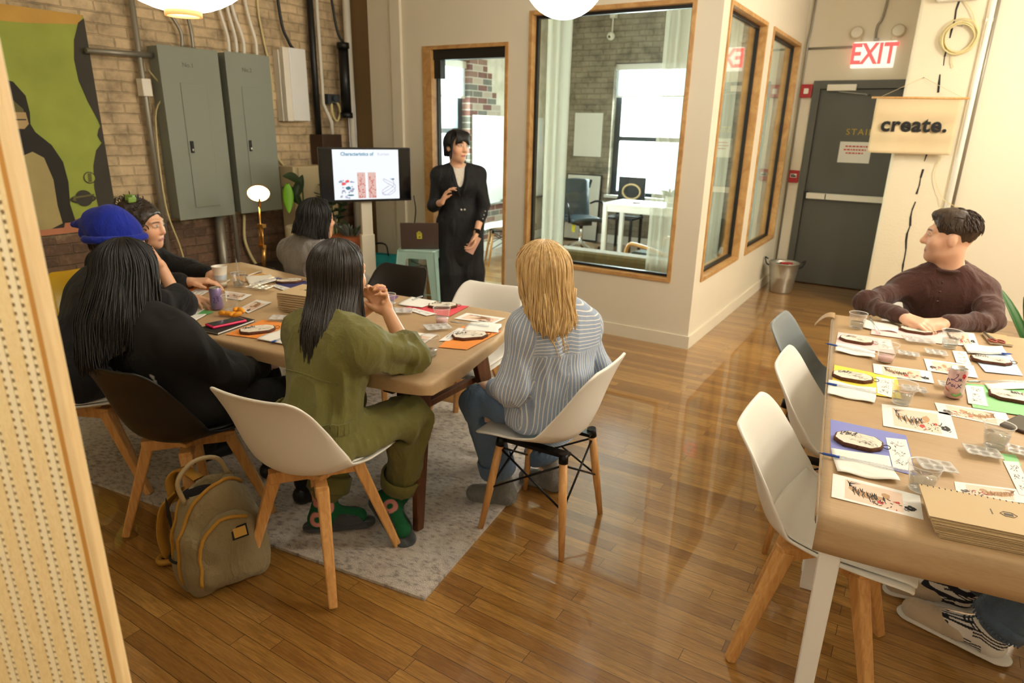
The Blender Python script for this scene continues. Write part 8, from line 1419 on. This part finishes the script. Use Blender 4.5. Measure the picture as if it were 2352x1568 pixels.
q = snap(bvh_of(fp), [wl(.04, -.16, .235)], .0)[0]; Rm = Matrix.Rotation(R(72), 3, 'Z') @ Matrix.Rotation(R(-22), 3, 'X'); nn = Rm @ V((0, -1, 0)); mb = MB().m('bag lining').box(q+nn*.002, (.055, .005, .045), Rm).m('patch').box(q+nn*.0045, (.043, .004, .033), Rm); mb.build('patch_label', None, t, world=True)
MB().m('chrome').tube([(.065+.012*math.cos(a), .03, .38+.012*math.sin(a)) for a in [2*PI*i/14 for i in range(14)]], .003, 6, closed=True).build('ring', None, t)
# ---------------------------------------------------------------- cables on the floor under the left table
tag(MB().m('sign white').tube(smoothpath([(-4.2, 2.9, .012), (-3.9, 2.86, .01), (-3.75, 2.95, .012), (-3.95, 3.05, .01), (-4.3, 3.2, .012)], 26), .006, 8).bar((-4.12, 2.84, .012), (-4.0, 2.83, .02), .035, .035).build('extension_lead'), 'white extension lead and plug on the floor beyond the left table', 'cable')
# ================================================================ LAMPS
def globe(x, y, z, r, label, strength, neck=False):
    t = thing('pendant_globe', label, 'pendant lamp', (x, y, z), 0, 'white globe pendant lamps')
    m = mat('globe glow %.0f' % strength, (255, 244, 226), .5, emit=((255, 249, 236), strength)) if not neck else mat('lantern glow', (255, 244, 226), .6, emit=((255, 249, 236), strength))
    if neck: MB().m(m).grid(lambda u, v: V((r*math.sin(lerp(.2, PI-.08, v))*math.cos(2*PI*u), r*math.sin(lerp(.2, PI-.08, v))*math.sin(2*PI*u), -r*math.cos(lerp(.2, PI-.08, v))*.95)), 40, 24, True, True).build('lantern_shade', None, t); mat('lantern rim', (230, 180, 120), .6, emit=((255, 190, 110), strength*.12)); MB().m('lantern rim').lathe([(r*.2, -r*.93), (r*.2, -r*.985), (r*.17, -r*.985), (r*.17, -r*.93)], k=28, caps=False).build('rim', None, t)
    else: MB().m(m).ell((0, 0, 0), (r, r, r), 40).build('globe_shade', None, t)
    MB().m('plastic black').cyl((0, 0, r*.82 if neck else r-.01), (0, 0, H-z), .004, k=8).build('cord', None, t); MB().m('white paint').lathe([(.05, H-z-.03), (.06, H-z)], k=20).build('canopy', None, t)
globe(-1.904, 1.251, 2.145, .25, 'large white paper lantern hanging over the near side of the left table', GLOBE_E*.2, True)
globe(-1.654, 3.074, 2.312, .2, 'white globe lamp hanging in front of the large office window', GLOBE_E*.75)
globe(-.5, -.5, 2.0, .12, 'small white globe lamp added out of view to light the cane screen', GLOBE_E*1.1)  # added lamp behind the camera, there only to brighten the cane
for x, y, z in ((1.25, 3.1, 2.5), (1.3, 5.3, 2.62), (2.5, 4.2, 2.65), (.7, -1.3, 2.5)): globe(x, y, z, .2, 'white globe lamp hanging over the right side of the room', GLOBE_E*(1.7 if y < 3.5 and y > 0 else 2.3 if y > 0 else .6))
